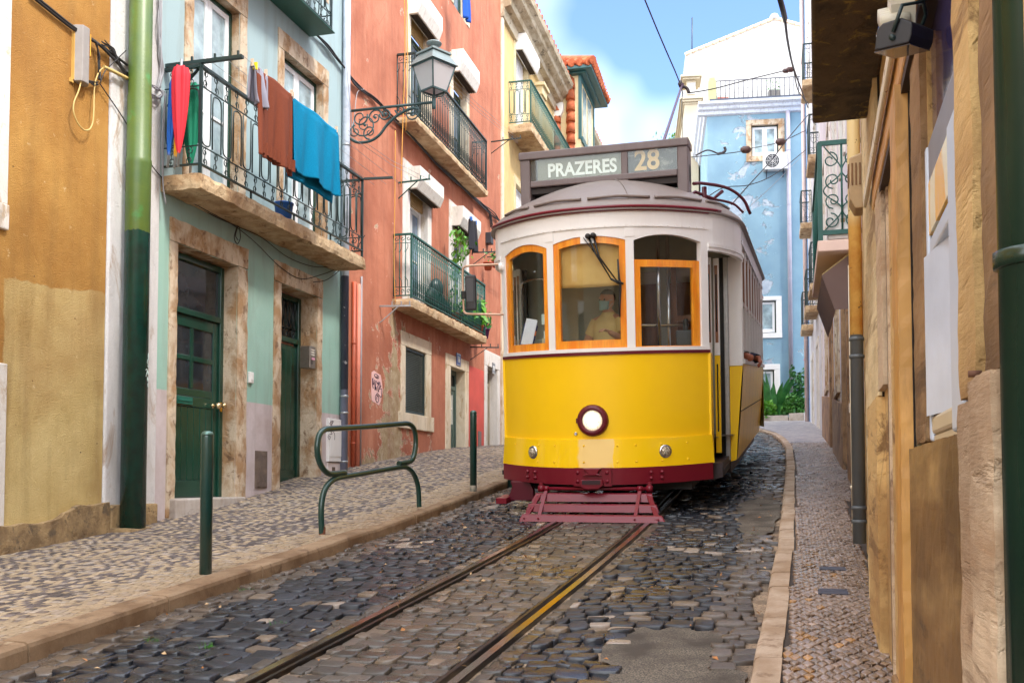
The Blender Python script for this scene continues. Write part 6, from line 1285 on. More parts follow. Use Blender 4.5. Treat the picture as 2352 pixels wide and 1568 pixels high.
q=MB(); gut=[(ring[i][0]+NR[i].x*.045,ring[i][1]+NR[i].y*.045,3.232) for i in Lmir(idxs(1,21))+idxs(0,21)]; q.tube(gut,.016,6); q.build('maroon_gutter_rod',MAR,tram)
# roof shell
def roof_pt(i,s):
    p,n=ring[i%NT_],NR[i%NT_]; ex,ey=p[0]+n.x*.05,p[1]+n.y*.05; ry=min(max(ey,1.25),LT-1.25); rx=0
    f=1-(1-s); x=ex+(rx-ex)*f; y=ey+(ry-ey)*f
    z=3.215+ .50*math.sin(min(1,s)*PI/2)**.72
    return (x,y,z)
q=MB(); M_=14; vs=[roof_pt(i,(j/M_)**1.35) for j in range(M_+1) for i in range(NT_)]; fs=[(j*NT_+i,j*NT_+(i+1)%NT_,(j+1)*NT_+(i+1)%NT_,(j+1)*NT_+i) for j in range(M_) for i in range(NT_)]
q.add(vs,fs,True); ed=[]
for i in range(NT_): p,n=ring[i],NR[i]; ed.append((p[0]+n.x*.05,p[1]+n.y*.05,3.200)); 
for i in range(NT_): p,n=ring[i],NR[i]; ed.append((p[0]-n.x*.05,p[1]-n.y*.05,3.200))
b0_=len(q.v); q.add(ed,[(i,NT_+i,NT_+(i+1)%NT_,(i+1)%NT_) for i in range(NT_)]); q.add([roof_pt(i,0) for i in range(NT_)]+ed[:NT_],[(i,NT_+i,NT_+(i+1)%NT_,(i+1)%NT_) for i in range(NT_)],False)
ro=fuse(q.build('roof',ROOFM,tram))
q=MB(); 
for a,b in ((-19,-12.5),(-11,-1.5),(-.3,10.5),(11.3,19),(20,27)):
    pts=[]
    for k in range(13):
        t=a+(b-a)*k/12; i0=math.floor(t); f=t-i0; A=Vector(roof_pt(i0,.085)); B=Vector(roof_pt(i0+1,.085)); pts.append(A.lerp(B,f)+Vector((0,-.012,.022-.012*abs(k-6)/6)))
    q.tube(pts,[.016]*13,6)
q.build('rain_strip',ROOFM,ro)
q=MB(); pts=[Vector(roof_pt(7.0 if False else 7,s/10))+Vector((0,-.002,.004)) for s in range(0,11)]; q.tube(pts,.006,4); q.build('roof_seam',ROOFM,ro)
# --- destination box on the roof
sb=bpy.data.objects.new('destination_box',None); COL.objects.link(sb); sb.parent=tram; sb.location=(0,.9,0)
S0,S1=-.958,.925; ZT,ZB=4.065,3.53; RF=paint('sign_box_paint',lin(112,100,100),.5,.08,3,.2,10,dirt=lin(96,80,80))
q=MB(); q.box(S0-.012,S1+.012,-.03,.34,ZT-.085,ZT); q.box(S0,S0+.115,-.012,.34,3.40,ZT-.085); q.box(S1-.115,S1,-.012,.34,3.42,ZT-.085); q.box(.195,.27,-.010,.03,3.60,ZT-.085); q.box(S0+.115,S1-.115,-.016,.05,3.67,3.74); q.box(S0+.115,S1-.115,.30,.34,3.60,ZT-.085); q.build('box_frame',RF,sb,bevel=.012,seg=2)
q=MB(); q.box(S0+.115,S1-.115,.03,.32,3.60,3.66); q.box(-.1,.5,.28,.33,3.50,3.66); q.build('box_floor',flat('dark_box_floor',lin(50,44,44),.7),sb)
q=MB(); q.box(S0+.115,.195,.045,.05,3.74,ZT-.085); q.build('destination_blind',paint('grey_green_blind',lin(128,128,110),.35,.06,3),sb); BL=sb.children[-1]
q=MB(); q.box(.27,S1-.115,.045,.05,3.74,ZT-.085); k=NT('scratched_route_blind'); c=k.mix(k.step(k.noise(6,8,.75,.8),.52,.66),lin(60,60,58),lin(150,148,140)); q.build('route_blind',k.done(c,.4),sb); RB=sb.children[-1]
q=MB(); q.box(S0+.115,S0+.19,.036,.044,3.74,ZT-.085); q.build('blind_edge',flat('dark_blind_edge',lin(70,74,80),.4),sb)
LETW=flat('white_sign_letter',lin(246,248,244),.5); LETO=flat('tan_sign_letter',lin(226,190,132),.5)
text_mesh('PRAZERES',.205,LETW,BL,Matrix.Translation((-.255,.040,3.842))@RX@Matrix.Scale(.86,4,(1,0,0)),.0062,.001)
text_mesh('28',.305,LETO,RB,Matrix.Translation((.475,.040,3.865))@RX@Matrix.Scale(.92,4,(1,0,0)),.007,.001)
q=MB(); q.box(S0+.115,.195,.004,.008,3.74,ZT-.085); q.box(.27,S1-.115,.004,.008,3.74,ZT-.085); q.build('pane',WGL,sb)
q=MB(); q.box(S1+.001,S1+.004,.10,.16,3.62,3.80); q.box(S1+.001,S1+.004,.2,.26,3.62,3.80); q.build('box_vent',BLKIN,sb)
# --- trolley gear
q=MB(); q.box(-.3,.3,3.2,4.4,3.62,3.70); 
for x in (-.2,.2): q.tube([(x,3.3,3.7),(x*.6,3.9,4.0),(x,4.3,3.7)],.03,6)
q.tube([(0,2.6,3.68),(0.02,2.9,3.95),(.1,4.4,3.92)],.03,6); q.build('trolley_base',MARD,tram)
q=MB(); tip=TM.inverted()@atY(1566,197,18.2); base=Vector((.02,3.7,3.9)); q.tube([base,base.lerp(tip,.5),tip],[.034,.028,.02],8); q.lathe([(.05,-.03),(.03,0),(.05,.03)],12,Matrix.Translation(tip)); q.build('trolley_pole',paint('purple_grey_pole',lin(92,70,92),.5,.1,4),tram)
q=MB(); q.tube(cr_([(.9,1.7,3.72),(1.0,1.9,3.75),(1.25,2.2,3.73),(1.42,2.4,3.62),(1.50,2.5,3.45)],5),.02,6); q.tube(cr_([(.8,1.9,3.58),(1.05,2.1,3.60),(1.3,2.3,3.56),(1.42,2.4,3.46)],5),.016,6); q.tube([(.7,1.8,3.5),(.9,1.9,3.66),(1.1,2.0,3.58),(1.2,2.1,3.68)],.022,6); q.tube([(1.0,1.95,3.4),(1.0,1.95,3.72)],.03,8); q.build('roof_hook_arm',MARD,tram)
# --- saloon: bulkhead, side, windows
def side_x(z): return 1.425 if z>=1.62 else 1.425-.085*((1.62-z)/1.12)**1.3
for s in (-1,1):
    nm=[('side_panel',YEL)]
    q=MB(); ys=np.linspace(1.80,YE,8)
    for i in range(7):
        for za,zb in ((.5,1.06),(1.075,1.62)):
            a,b=ys[i]+.006,ys[i+1]-.006; n=3
            for j in range(n):
                z0,z1=za+(zb-za)*j/n,za+(zb-za)*(j+1)/n; v=[(s*side_x(z0),a,z0),(s*side_x(z0),b,z0),(s*side_x(z1),b,z1),(s*side_x(z1),a,z1)]; q.add(v if s>0 else v[::-1],[(0,1,2,3)],True)
    q.build('side_panel',YEL,tram); q=MB(); n=5
    for j in range(n):
        z0,z1=.5+1.12*j/n,.5+1.12*(j+1)/n; q.add([(s*(side_x(z0)-.012),1.80,z0),(s*(side_x(z0)-.012),YE,z0),(s*(side_x(z1)-.012),YE,z1),(s*(side_x(z1)-.012),1.80,z1)],[(0,1,2,3) if s>0 else (3,2,1,0)])
    q.build('panel_seams',paint('dark_seam',lin(96,66,20),.6),tram)
    q=MB(); a,b=sorted((s*1.40,s*1.452)); q.box(a,b,1.78,YE,1.62,1.675); q.build('window_sill',paint('grey_white_sill',lin(206,202,200),.4,.06,4),tram,bevel=.006)
    q=MB(); q3=MB()
    for i in range(9):
        y=1.86+(YE-1.92)*i/8; a,b=sorted((s*1.375,s*1.428)); q.box(a,b,y-.035,y+.035,1.675,3.04)
        if i<8:
            y0,y1=y+.035,1.86+(YE-1.92)*(i+1)/8-.035; a,b=sorted((s*1.38,s*1.412))
            for yy in ((y0,y0+.04),(y1-.04,y1)): q3.box(a,b,yy[0],yy[1],2.32,3.0)
            q3.box(a,b,y0+.04,y1-.04,2.32,2.37); q3.box(a,b,y0+.04,y1-.04,2.95,3.0)
    q.build('window_posts',TWH,tram); sp=q3.build('upper_sashes',BRW,tram); g=MB(); a,b=sorted((s*1.392,s*1.396)); g.box(a,b,1.9,YE-.06,2.37,2.95); g.build('pane',WGL,sp)
# bulkhead facing forward, door opening beside it
for s in (-1,1):
    a,b=sorted((s*1.27,s*1.422)); q=MB(); q.box(a,b,1.775,1.84,1.66,2.86); q.box(a,b,1.765,1.84,1.60,1.66); q.build('bulkhead_panel',TWH,tram,bevel=.004)
    q=MB(); xb=s*1.27; v=[(xb,1.775,.48),(s*1.335,1.775,.50),(s*1.37,1.775,1.0),(s*1.42,1.775,1.6),(xb,1.775,1.6)]; q.add(v+[(x,1.83,z) for x,_,z in v],[(0,1,2,3,4) if s>0 else (4,3,2,1,0),(5,9,8,7,6)]+[(i,i+5,(i+1)%5+5,(i+1)%5) for i in range(5)]); q.build('bulkhead_lower_panel',YEL,tram,bevel=.003)
    q=MB(); a,b=sorted((s*1.215,s*1.268)); q.box(a,b,1.755,1.83,.50,2.86); q.build('door_post',STEEL,tram,bevel=.006); q=MB(); a,b=sorted((s*1.17,s*1.213)); q.box(a,b,1.80,1.86,.5,2.86); q.build('door_gap',BLKIN,tram)
    q=MB(); pst=[]
    for k,(x0,x1) in enumerate(((1.075,1.125),(1.14,1.20))):
        a,b=sorted((s*x0,s*x1)); y=1.18+.12*k; m=MB(); m.box(a,b,y,y+.035,1.72,2.80); dl=m.build('door_leaf',TWH,tram,bevel=.003); m=MB(); m.box(a,b,y,y+.035,.62,1.716); m.build('door_lower_leaf',YEL,dl,bevel=.003); w_=(b-a)*.22; m=MB(); m.box(a+w_,b-w_,y-.006,y,1.86,2.72); m.build('door_wood',BRW,dl); m=MB(); m.box(a+w_*1.7,b-w_*1.7,y-.010,y-.006,1.98,2.62); m.box(a+w_*1.7,b-w_*1.7,y-.004,y,.86,1.62); m.build('door_pane',GLASSD,dl)
    q=MB(); a,b=sorted((s*1.10,s*1.26)); q.box(a,b,.85,1.75,.42,.47); q.build('step_tread',IRONU,tram)
# --- interior
q=MB(); q.add([(-1.0,.45,.80),(1.0,.45,.80),(1.12,1.1,.80),(1.36,1.9,.80),(1.36,YE,.80),(-1.36,YE,.80),(-1.36,1.9,.80),(-1.12,1.1,.80)],[tuple(range(8))]); q.build('floor',DKIN,tram)
q=MB(); q.add([(-1.0,.6,3.19),(1.0,.6,3.19),(1.38,1.9,3.19),(1.38,YE,3.19),(-1.38,YE,3.19),(-1.38,1.9,3.19)],[tuple(range(6))[::-1]]); q.build('ceiling',flat('cream_ceiling',lin(206,196,176),.6),tram)
q=MB(); q.box(-1.36,.22,1.9,1.95,.8,3.19); q.box(.42,.55,1.9,1.95,.8,3.19); q.box(1.05,1.36,1.9,1.95,.8,3.19); q.box(.22,.42,1.9,1.95,2.75,3.19); q.box(.55,1.05,1.9,1.95,2.8,3.19); q.build('inner_bulkhead',GREYIN,tram)
q=MB(); q.box(.60,.66,1.86,1.9,.8,2.8); q.box(.95,1.0,1.86,1.9,.8,2.8); q.box(.66,.95,1.86,1.9,2.15,2.22); q.build('inner_door_frame',BRW,tram); q=MB(); q.box(-1.3,1.3,YE-.1,YE-.05,.8,3.19); q.build('rear_bulkhead',BRW,tram)
q=MB(); q.tube([(.60,.75,1.7),(.60,.75,3.1)],.022,8); q.tube([(.66,1.1,1.0),(.66,1.1,3.1)],.02,8); q.tube([(.42,.6,2.05),(.66,1.0,2.06),(.9,.9,2.05)],.016,8); q.tube(cr_([(-.98,.85,1.9),(-.98,.85,2.5),(-.9,.85,2.62),(-.62,.8,2.62),(-.55,.8,2.5)],5),.014,8); q.build('grab_pole',CHROME,tram)
q=MB(); q.box(-.28,.34,1.22,1.32,1.3,2.06); q.box(-.28,.34,.8,1.25,1.25,1.33); q.build('driver_seat',flat('dark_grey_seat',lin(66,68,74),.8),tram,bevel=.05,seg=3)
for i in range(6):
    y=2.5+i*.85
    for s in (-1,1):
        q=MB(); a,b=sorted((s*.45,s*1.3)); q.box(a,b,y,y+.4,1.18,1.26); q.box(a,b,y+.36,y+.42,1.26,1.75); q.build('passenger_seat',BRW,tram,bevel=.02)
q=MB(); q.box(.80,1.0,.55,.72,1.55,1.98); q.tube([(.9,.6,1.98),(.9,.6,2.1)],.03,8); q.build('controller_box',flat('black_controller',lin(40,40,42),.35),tram,bevel=.03,seg=3)
q=MB(); q.box(-.8,-.5,.75,1.0,1.2,1.95); q.build('cab_cabinet',GREYIN,tram,bevel=.01)
# blind, papers, boxes in the windows
q=MB(); 
def blindpt(u,v): x=CW[0]+.05+(CW[1]-CW[0]-.10)*u; n=nF(x); z=2.90-.45*v; w=.006*math.sin(u*9+v*2)+.004*math.sin(u*23); return (x,yF(x)+.085+w,z-.012*math.sin(u*PI)*v)
q.grid(blindpt,24,10); k=NT('tan_blind_canvas'); k.bump(k.noise(6,5),.3,.02); 
TB=k.done(k.mix(k.step(k.noise(2,4),.4,.65),lin(222,180,110),lin(200,152,84)),.85); q.build('roller_blind',TB,tram,solid=.004)
pa=bpy.data.objects.new('clipboard',None); COL.objects.link(pa); pa.parent=tram; pa.location=(-.80,.47,1.98); pa.rotation_euler=(R(-8),R(12),R(-24))
q=MB(); q.box(-.095,.095,.0,.006,-.13,.13); q.build('folder',flat('navy_folder',lin(40,44,96),.5),pa); q=MB(); q.box(-.07,.085,-.012,-.004,-.10,.19); q.build('paper',flat('white_paper',lin(232,230,240),.8),pa); q=MB(); q.box(.088,.10,-.01,.0,.02,.07); q.build('orange_tab',flat('orange_tab',lin(240,130,70),.6),pa)
q=MB(); q.box(-.60,-.49,.30,.305,2.09,2.20); q.box(-.585,-.495,.31,.315,1.90,2.02); q.build('window_notice',flat('pale_notice',lin(206,214,204),.7),tram)
q=MB(); q.box(-.585,-.505,.23,.30,1.86,1.94); q.build('ticket_box',flat('beige_box',lin(190,180,150),.5),tram)
q=MB(); q.box(-1.02,-1.0,.62,.66,2.0,2.5); q.box(-1.02,-1.0,.55,.62,1.9,2.0); q.build('switch_panel',flat('light_switch_panel',lin(190,190,196),.5),tram)
# --- wipers
wp=bpy.data.objects.new('wiper',None); COL.objects.link(wp); wp.parent=tram
q=MB(); ws=lambda X,Y,yy: TM.inverted()@atY(X,Y,yy)
def onf(X,Y,off=.03):
    # nearest point of the bowed front on the sight line
    d=TM.inverted().to_3x3()@Vector(ray(X,Y)); o=TM.inverted()@Vector((0,0,0)); k=10.3
    for _ in range(40): p=o+d*k; k-=(p.y-(yF(max(-1.1,min(1.1,p.x)))-off))/d.y
    return o+d*k
a1,a2,jn=onf(1351,543),onf(1363,541),onf(1425,652)
q.tube([a1,onf(1368,582,.05),onf(1403,640,.045)],[.012,.010,.006],6); q.tube([a1+Vector((-.05,0,-.01)),onf(1365,580,.05)],.005,5); q.tube([a2,onf(1376,590,.05),onf(1417,645,.045)],[.012,.010,.006],6); q.tube([onf(1403,640,.045),jn,onf(1417,645,.045),onf(1432,652,.04)],.012,6); q.build('wiper_arm',BLKIN,wp)
q=MB(); q.tube([onf(1419,595,.035),onf(1422,640,.04),jn,onf(1423,700,.035),onf(1424,728,.03)],[.008,.012,.014,.012,.007],6); q.build('wiper_blade',BLKIN,wp); q=MB()
for p in (a1,a2): q.lathe([(.028,-.02),(.028,.03),(.018,.04),(0,.042)],12,Matrix.Translation(p)@FX)
q.build('wiper_motor',BLKIN,wp); q=MB(); q.box(-.09,.06,-.015,.02,2.88,2.95); q.build('wiper_plate',TWH,wp)
# --- rear view mirror on its bent rail
mi=bpy.data.objects.new('rear_view_mirror',None); COL.objects.link(mi); mi.parent=tram; mi.location=(-1.15,.62,2.5)
q=MB(); q.tube(cr_([(0.03,0,.30),(-.2,0,.305),(-.36,0,.305),(-.42,0,.29),(-.44,0,.22),(-.44,0,-.15),(-.43,0,-.21),(-.36,0,-.235),(0.03,0,-.26)],6),.013,8); q.build('mirror_rail',paint('pale_copper_rail',lin(206,170,146),.35,.1,5,.05,40,.3),mi)
q=MB(); q.cbox((-.345,-.01,-.0),.13,.05,.40); hsg=q.build('mirror_housing',paint('black_plastic_housing',lin(44,46,50),.4,.1,6),mi,bevel=.022,seg=3); q=MB(); q.cbox((-.35,-.037,.03),.085,.006,.26); q.build('mirror_back_plate',paint('grey_plastic',lin(70,74,80),.35),hsg,bevel=.01); q=MB(); q.cbox((-.43,-.012,-.02),.05,.04,.09); q.build('mirror_clamp',BLKIN,mi,bevel=.006)
q=MB(); q.lathe([(.03,-.04),(.035,0),(.03,.04)],10,Matrix.Translation((0.02,-.01,.27))); q.build('rail_bracket',TWH,mi)
# rear end closed
q=MB(); pts=[ring[i] for i in range(47,NT_-46)]
for i in range(len(pts)-1):
    a,b=pts[i],pts[i+1]; q.add([(a[0],a[1],.55),(b[0],b[1],.55),(b[0],b[1],1.7),(a[0],a[1],1.7)],[(0,1,2,3)],True)
q.build('rear_dash',YEL,tram)
q=MB()
for i in range(len(pts)-1):
    a,b=pts[i],pts[i+1]; q.add([(a[0],a[1],1.703),(b[0],b[1],1.703),(b[0],b[1],3.2),(a[0],a[1],3.2)],[(0,1,2,3)],True)
q.build('rear_frame',TWH,tram)
# ================================================================ people in the tram
SKIN=flat('warm_skin',lin(204,146,116),.55); SKIN2=flat('tanned_skin',lin(176,104,76),.55); HAIR=flat('dark_hair',lin(34,28,26),.7); POLO=paint('tan_polo_cloth',lin(226,196,134),.9,.08,5,.2,120); MASK=flat('pale_blue_mask',lin(150,196,206),.8); NAVYC=paint('navy_spotted_cloth',lin(40,44,70),.9,.3,20); 
def skin_mesh(verts,edges,radii,root,sub=2):
    me=bpy.data.meshes.new('body'); me.from_pydata([tuple(v) for v in verts],edges,[]); o=bpy.data.objects.new('tmp_body',me); COL.objects.link(o)
    o.modifiers.new('skin','SKIN'); sv=me.skin_vertices[0].data
    for i,r in enumerate(radii): sv[i].radius=(r if isinstance(r,tuple) else (r,r)); sv[i].use_root=(i==root)
    s=o.modifiers.new('s','SUBSURF'); s.levels=s.render_levels=sub
    dg=bpy.context.evaluated_depsgraph_get(); m2=bpy.data.meshes.new_from_object(o.evaluated_get(dg)); bpy.data.objects.remove(o); return m2
def remesh_join(meshes,vox,name):
    bm=bmesh.new()
    for m in meshes: bm.from_mesh(m)
    me=bpy.data.meshes.new(name); bm.to_mesh(me); bm.free(); o=bpy.data.objects.new('tmp_r',me); COL.objects.link(o); r=o.modifiers.new('r','REMESH'); r.mode='VOXEL'; r.voxel_size=vox; r.use_smooth_shade=True; sm=o.modifiers.new('sm','SMOOTH'); sm.factor=.5; sm.iterations=2
    dg=bpy.context.evaluated_depsgraph_get(); m2=bpy.data.meshes.new_from_object(o.evaluated_get(dg)); bpy.data.objects.remove(o); return m2
def ell(c,r,n=16,rot=None):
    bm=bmesh.new(); bmesh.ops.create_uvsphere(bm,u_segments=n,v_segments=n//2+2,radius=1); M=Matrix.Translation(c)@(rot or Matrix.Identity(4))@Matrix.Diagonal((*r,1)); bmesh.ops.transform(bm,matrix=M,verts=bm.verts); me=bpy.data.meshes.new('e'); bm.to_mesh(me); bm.free(); return me
def obj_from(me,name,mat,parent): me.materials.clear(); me.materials.append(mat); [setattr(p,'use_smooth',True) for p in me.polygons]; o=bpy.data.objects.new(name,me); COL.objects.link(o); o.parent=parent; return o
def hand_chains(w,d,up,s):
    """wrist w, direction d, palm normal up: palm and five bent fingers as skin chains"""
    w,d,up=Vector(w),Vector(d).normalized(),Vector(up).normalized(); side=d.cross(up).normalized(); V=[w,w+d*.05,w+d*.085]; E=[(0,1),(1,2)]; Rr=[(.024,.018),(.034,.016),(.034,.014)]
    for k,(off,ln) in enumerate(((-.028,.062),(-.010,.072),(.009,.068),(.027,.054))):
        b=len(V); p=w+d*.088+side*off; V+=[p,p+d*ln*.45-up*.008,p+d*ln*.75-up*.026,p+d*ln*.9-up*.045]; E+=[(2,b),(b,b+1),(b+1,b+2),(b+2,b+3)]; Rr+=[.0095,.009,.008,.007]
    b=len(V); p=w+d*.03-side*s*.03; V+=[p,p+d*.035-side*s*.022-up*.008,p+d*.062-side*s*.026-up*.022]; E+=[(1,b),(b,b+1),(b+1,b+2)]; Rr+=[.012,.0105,.009]
    return V,E,Rr
def seated(label,hip,facing,skin,shirt,arms,mask=False,hair=HAIR,headturn=0,scale=1.0,sleeve=1.0):
    """a seated figure in tram coordinates; arms = [(elbow,wrist,hand_dir,palm_up)] for left, right in its own frame"""
    o=thing('person',label,'person'); o.matrix_world=TM@Matrix.Translation(hip)@Matrix.Rotation(facing,4,'Z')
    # own frame: -y is forward
    V=[(0,0,0),(0,.0,.14),(0,.01,.30),(0,.0,.44),(0,-.005,.54),(0,-.02,.60)]; E=[(0,1),(1,2),(2,3),(3,4),(4,5)]; Rr=[(.16,.12),(.15,.115),(.165,.12),(.15,.10),(.066,.062),(.062,.062)]
    meshes=[]; 
    for s in (-1,1):
        b=len(V); V+=[(s*.17,.0,.45)]; E+=[(3,b)]; Rr+=[.062]
        el,wr,hd,pu=arms[0 if s<0 else 1]; V+=[el,wr]; E+=[(b,b+1),(b+1,b+2)]; Rr+=[.047,.030]
        hv,he,hr=hand_chains(wr,hd,pu,s); meshes.append(skin_mesh(hv,he,hr,0,1))
        b=len(V); V+=[(s*.10,-.05,-.03),(s*.13,-.45,.0),(s*.13,-.47,-.42),(s*.13,-.60,-.46)]; E+=[(0,b),(b,b+1),(b+1,b+2),(b+2,b+3)]; Rr+=[.09,.06,.045,.04]
    meshes.append(skin_mesh(V,E,Rr,0,2)); HT=Matrix.Translation((0,-.03,.672))@Matrix.Rotation(headturn,4,'Z')
    parts=[ell((0,0,.02),(.076,.094,.108)),ell((0,-.028,-.05),(.058,.062,.065)),ell((0,-.098,-.01),(.013,.020,.024)),ell((0,-.094,.008),(.010,.010,.03)),ell((.078,.01,-.005),(.010,.022,.032)),ell((-.078,.01,-.005),(.010,.022,.032)),ell((0,-.086,.04),(.05,.012,.012)),ell((0,.0,-.10),(.052,.055,.06))]
    for m in parts: m.transform(HT)
    body=obj_from(remesh_join(meshes+parts,.0085,'body'),'body',skin,o)
    # shirt: torso and upper sleeves, a little larger
    TR=[(-.08,.19,.15,0),(.08,.185,.148,0),(.22,.19,.15,.005),(.34,.20,.148,.005),(.42,.195,.135,.002),(.465,.165,.115,0),(.50,.115,.092,-.002),(.53,.082,.076,-.006),(.55,.074,.070,-.008)]
    q=MB(); q.grid(lambda u,v:(lambda f,i:(lambda r:(r[1]*math.cos(2*PI*u)*(1+.012*math.sin(9*u*PI+v*5)),r[3]+r[2]*math.sin(2*PI*u)*(1+.014*math.sin(13*u+v*9)),r[0]))(tuple(TR[i][k]*(1-f)+TR[min(i+1,8)][k]*f for k in range(4))))(v*8-int(min(7.999,v*8)),int(min(7.999,v*8))),32,32)
    for s in (-1,1):
        el,wr,_,_=arms[0 if s<0 else 1]; sp=Vector((s*.145,.0,.455)); e=sp.lerp(Vector(el),min(1,sleeve)); P_=[sp,sp.lerp(e,.3),sp.lerp(e,.65),e]; r_=[.075,.080,.074,.070]
        if sleeve>1: P_.append(Vector(el).lerp(Vector(wr),sleeve-1)); r_.append(.052)
        q.tube(cr_(P_,5),[float(np.interp(i/(5*(len(P_)-1)),np.linspace(0,1,len(r_)),r_)) for i in range(5*(len(P_)-1)+1)],18,cap=False)
    sh_=q.build('polo_shirt',shirt,o)
    q=MB(); q.X=Matrix.Translation((0,-.012,.515)); q.tube([(.078*math.cos(a),.07*math.sin(a)-.0,.012*math.cos(a*1)+.01*math.sin(a)) for a in np.linspace(-PI/2+.35,1.5*PI-.35,14)],.016,6); q.build('collar',shirt,sh_)
    # hair cap
    hm=ell((0,.012,.045),(.083,.096,.098)); bm=bmesh.new(); bm.from_mesh(hm); bmesh.ops.delete(bm,geom=[v for v in bm.verts if v.co.z<.055-.55*max(0,v.co.y) and v.co.y<.07],context='VERTS'); bm.to_mesh(hm); bm.free(); hm.transform(HT); ho=obj_from(hm,'hair',hair,o); so_=ho.modifiers.new('s','SOLIDIFY'); so_.thickness=.012
    q=MB(); q.X=HT
    for s in (-1,1): q.lathe([(.0,-.006),(.012,-.004),(.013,0),(0,.006)],10,Matrix.Translation((s*.032,-.086,.014))@Matrix.Rotation(R(90),4,'X'))
    q.build('eye',flat('dark_eye',lin(40,30,28),.3),o)
    if mask:
        mm=MB(); mm.X=HT; mm.grid(lambda u,v:((u-.5)*.135*(1-.25*(1-v)),-.118+.05*(abs(u-.5)*2)**2*1.5+.018*(v-.4)**2-.0,-.105+.115*v+.006*math.sin(v*18)-.022*(abs(u-.5)*2)**2*(v-.5)),12,10); mo=mm.build('face_mask',MASK,o,solid=.003); q=MB(); q.X=HT
        for s in (-1,1): q.tube([(s*.066,-.065,0),(s*.08,-.02,.01),(s*.084,.02,.0)],.002,4); q.tube([(s*.066,-.06,-.09),(s*.08,-.02,-.04),(s*.084,.02,-.01)],.002,4)
        q.build('mask_strap',MASK,mo)
    return o
seated('driver in a tan polo shirt and pale blue face mask behind the middle window',(.01,.95,1.68),R(-20),SKIN,POLO,[((-.27,-.06,.20),(-.22,-.30,.14),(.2,-1,0),(0,0,1)),((.26,-.10,.22),(.20,-.36,.32),(-.1,-1,.2),(0,0,1))],True,HAIR,R(-10),1,.62)
seated('passenger resting a bare forearm on the sill of the first side window',(1.10,2.55,1.32),0,SKIN2,flat('pale_shirt',lin(190,186,180),.9),[((-.26,-.1,.2),(-.2,-.3,.1),(0,-1,0),(0,0,1)),((.40,-.18,.37),(.36,.12,.40),(-.3,1,.0),(0,0,1))],False,HAIR,0,1,.7)
seated('passenger in a dark spotted sleeve letting a hand hang out of the side window',(1.10,4.25,1.32),0,SKIN2,NAVYC,[((-.26,-.1,.2),(-.2,-.3,.1),(0,-1,0),(0,0,1)),((.36,-.10,.40),(.43,-.36,.40),(.1,-.6,-.8),(.9,-.2,.1))],False,HAIR,0,1,1.55)
# ================================================================ street furniture
def atZ(x,y,z):
    r=ray(x,y); return Vector(r*(z/r[2]))
def gl(x,y,zf):
    """foot of something standing on the pavement, seen at pixel x,y"""
    r=ray(x,y); lo,hi=1.0,60.0
    for _ in range(60):
        m=(lo+hi)/2; s,l=w2sl(r[0]*m,r[1]*m)
        if m*r[2]>float(zf(s,l)): lo=m
        else: hi=m
    return Vector(r*lo)
BOLM=paint('dark_green_gloss_post',lin(22,58,52),.28,.12,5,.04,40,0,.5,chips=lin(120,140,130),chip_at=.76)
BOLM.node_tree.nodes['Principled BSDF'].inputs['Coat Weight'].default_value=.3
p1=gl(472,1318,z_left)
bo=thing('bollard','dark green steel bollard standing alone in front of the first green door','bollard',p1,0,'green bollards along the left kerb')
q=MB(); q.lathe([(.043,-.1),(.043,.965),(.041,.985),(.033,.998),(.015,1.004),(0,1.005)],24); q.build('post',BOLM,bo); q=MB(); q.lathe([(.0445,.978),(.042,.99),(.034,1.003),(.016,1.010),(0,1.011)],24); q.build('post_cap',paint('worn_cap',lin(90,120,112),.3,.1,10,0,40,.5),bo)
for (x,y),lb in (((1087,1128),'dark green bollard with a pale worn foot, between the hoop barrier and the tram'),((1173,1103),'dark green bollard partly hidden behind the left corner of the tram')):
    b2=dup(bo); b2.location=gl(x,y,z_left); b2['label']=lb
    if x<1100: q=MB(); q.lathe([(.0445,-.05),(.046,.05),(.0435,.075)],20,cap=False); q.build('worn_foot',stone('chipped_foot',lin(176,164,146),lin(60,76,70),None,.8,9,(1,1,1)),b2)
# hoop barrier
h0=gl(737,1228,z_left); h1=gl(962,1165,z_left); FH=Frame((h0.x,h0.y),math.degrees(math.atan2(h1.x-h0.x,h1.y-h0.y)))
hp=thing('hoop_barrier','dark green tubular barrier of a closed loop on a low arch by the left kerb','barrier',M=FH.M)
cv=lambda c: (717.8+c[0]*.19419,947.5+c[1]*.19419)
def hp_path(pts): return cr_([(FH.uv(*cv(c))[0],0,FH.uv(*cv(c))[1]) for c in pts],6)
q=MB(); P=hp_path([(113,1460),(104,1300),(102,1150),(118,1000),(160,880),(235,800),(330,765),(600,718),(900,665),(1050,643),(1120,650),(1185,705),(1232,810),(1254,930),(1262,1120)]); P[0].z-=.05; P.append(Vector((P[-1].x,0,P[-1].z-.06))); q.tube(P,.0275,14); q.build('lower_arch',BOLM,hp)
q=MB(); P=hp_path([(385,705),(250,722),(185,715),(120,655),(75,560),(56,440),(65,320),(95,240),(155,197),(260,186),(700,160),(1040,132),(1130,130),(1185,165),(1213,235),(1222,330),(1215,430),(1195,520),(1150,578),(1020,600)]); q.tube(P,.0275,14); q.build('upper_loop',BOLM,hp)
q=MB(); t0=FH.uv(*cv((113,1460))); q.lathe([(.030,-.04),(.031,.07),(.029,.085)],14,Matrix.Translation((t0[0],0,t0[1])),cap=False); q.build('rusty_foot',paint('rusty_foot',lin(110,66,46),.8,.2,12),hp)
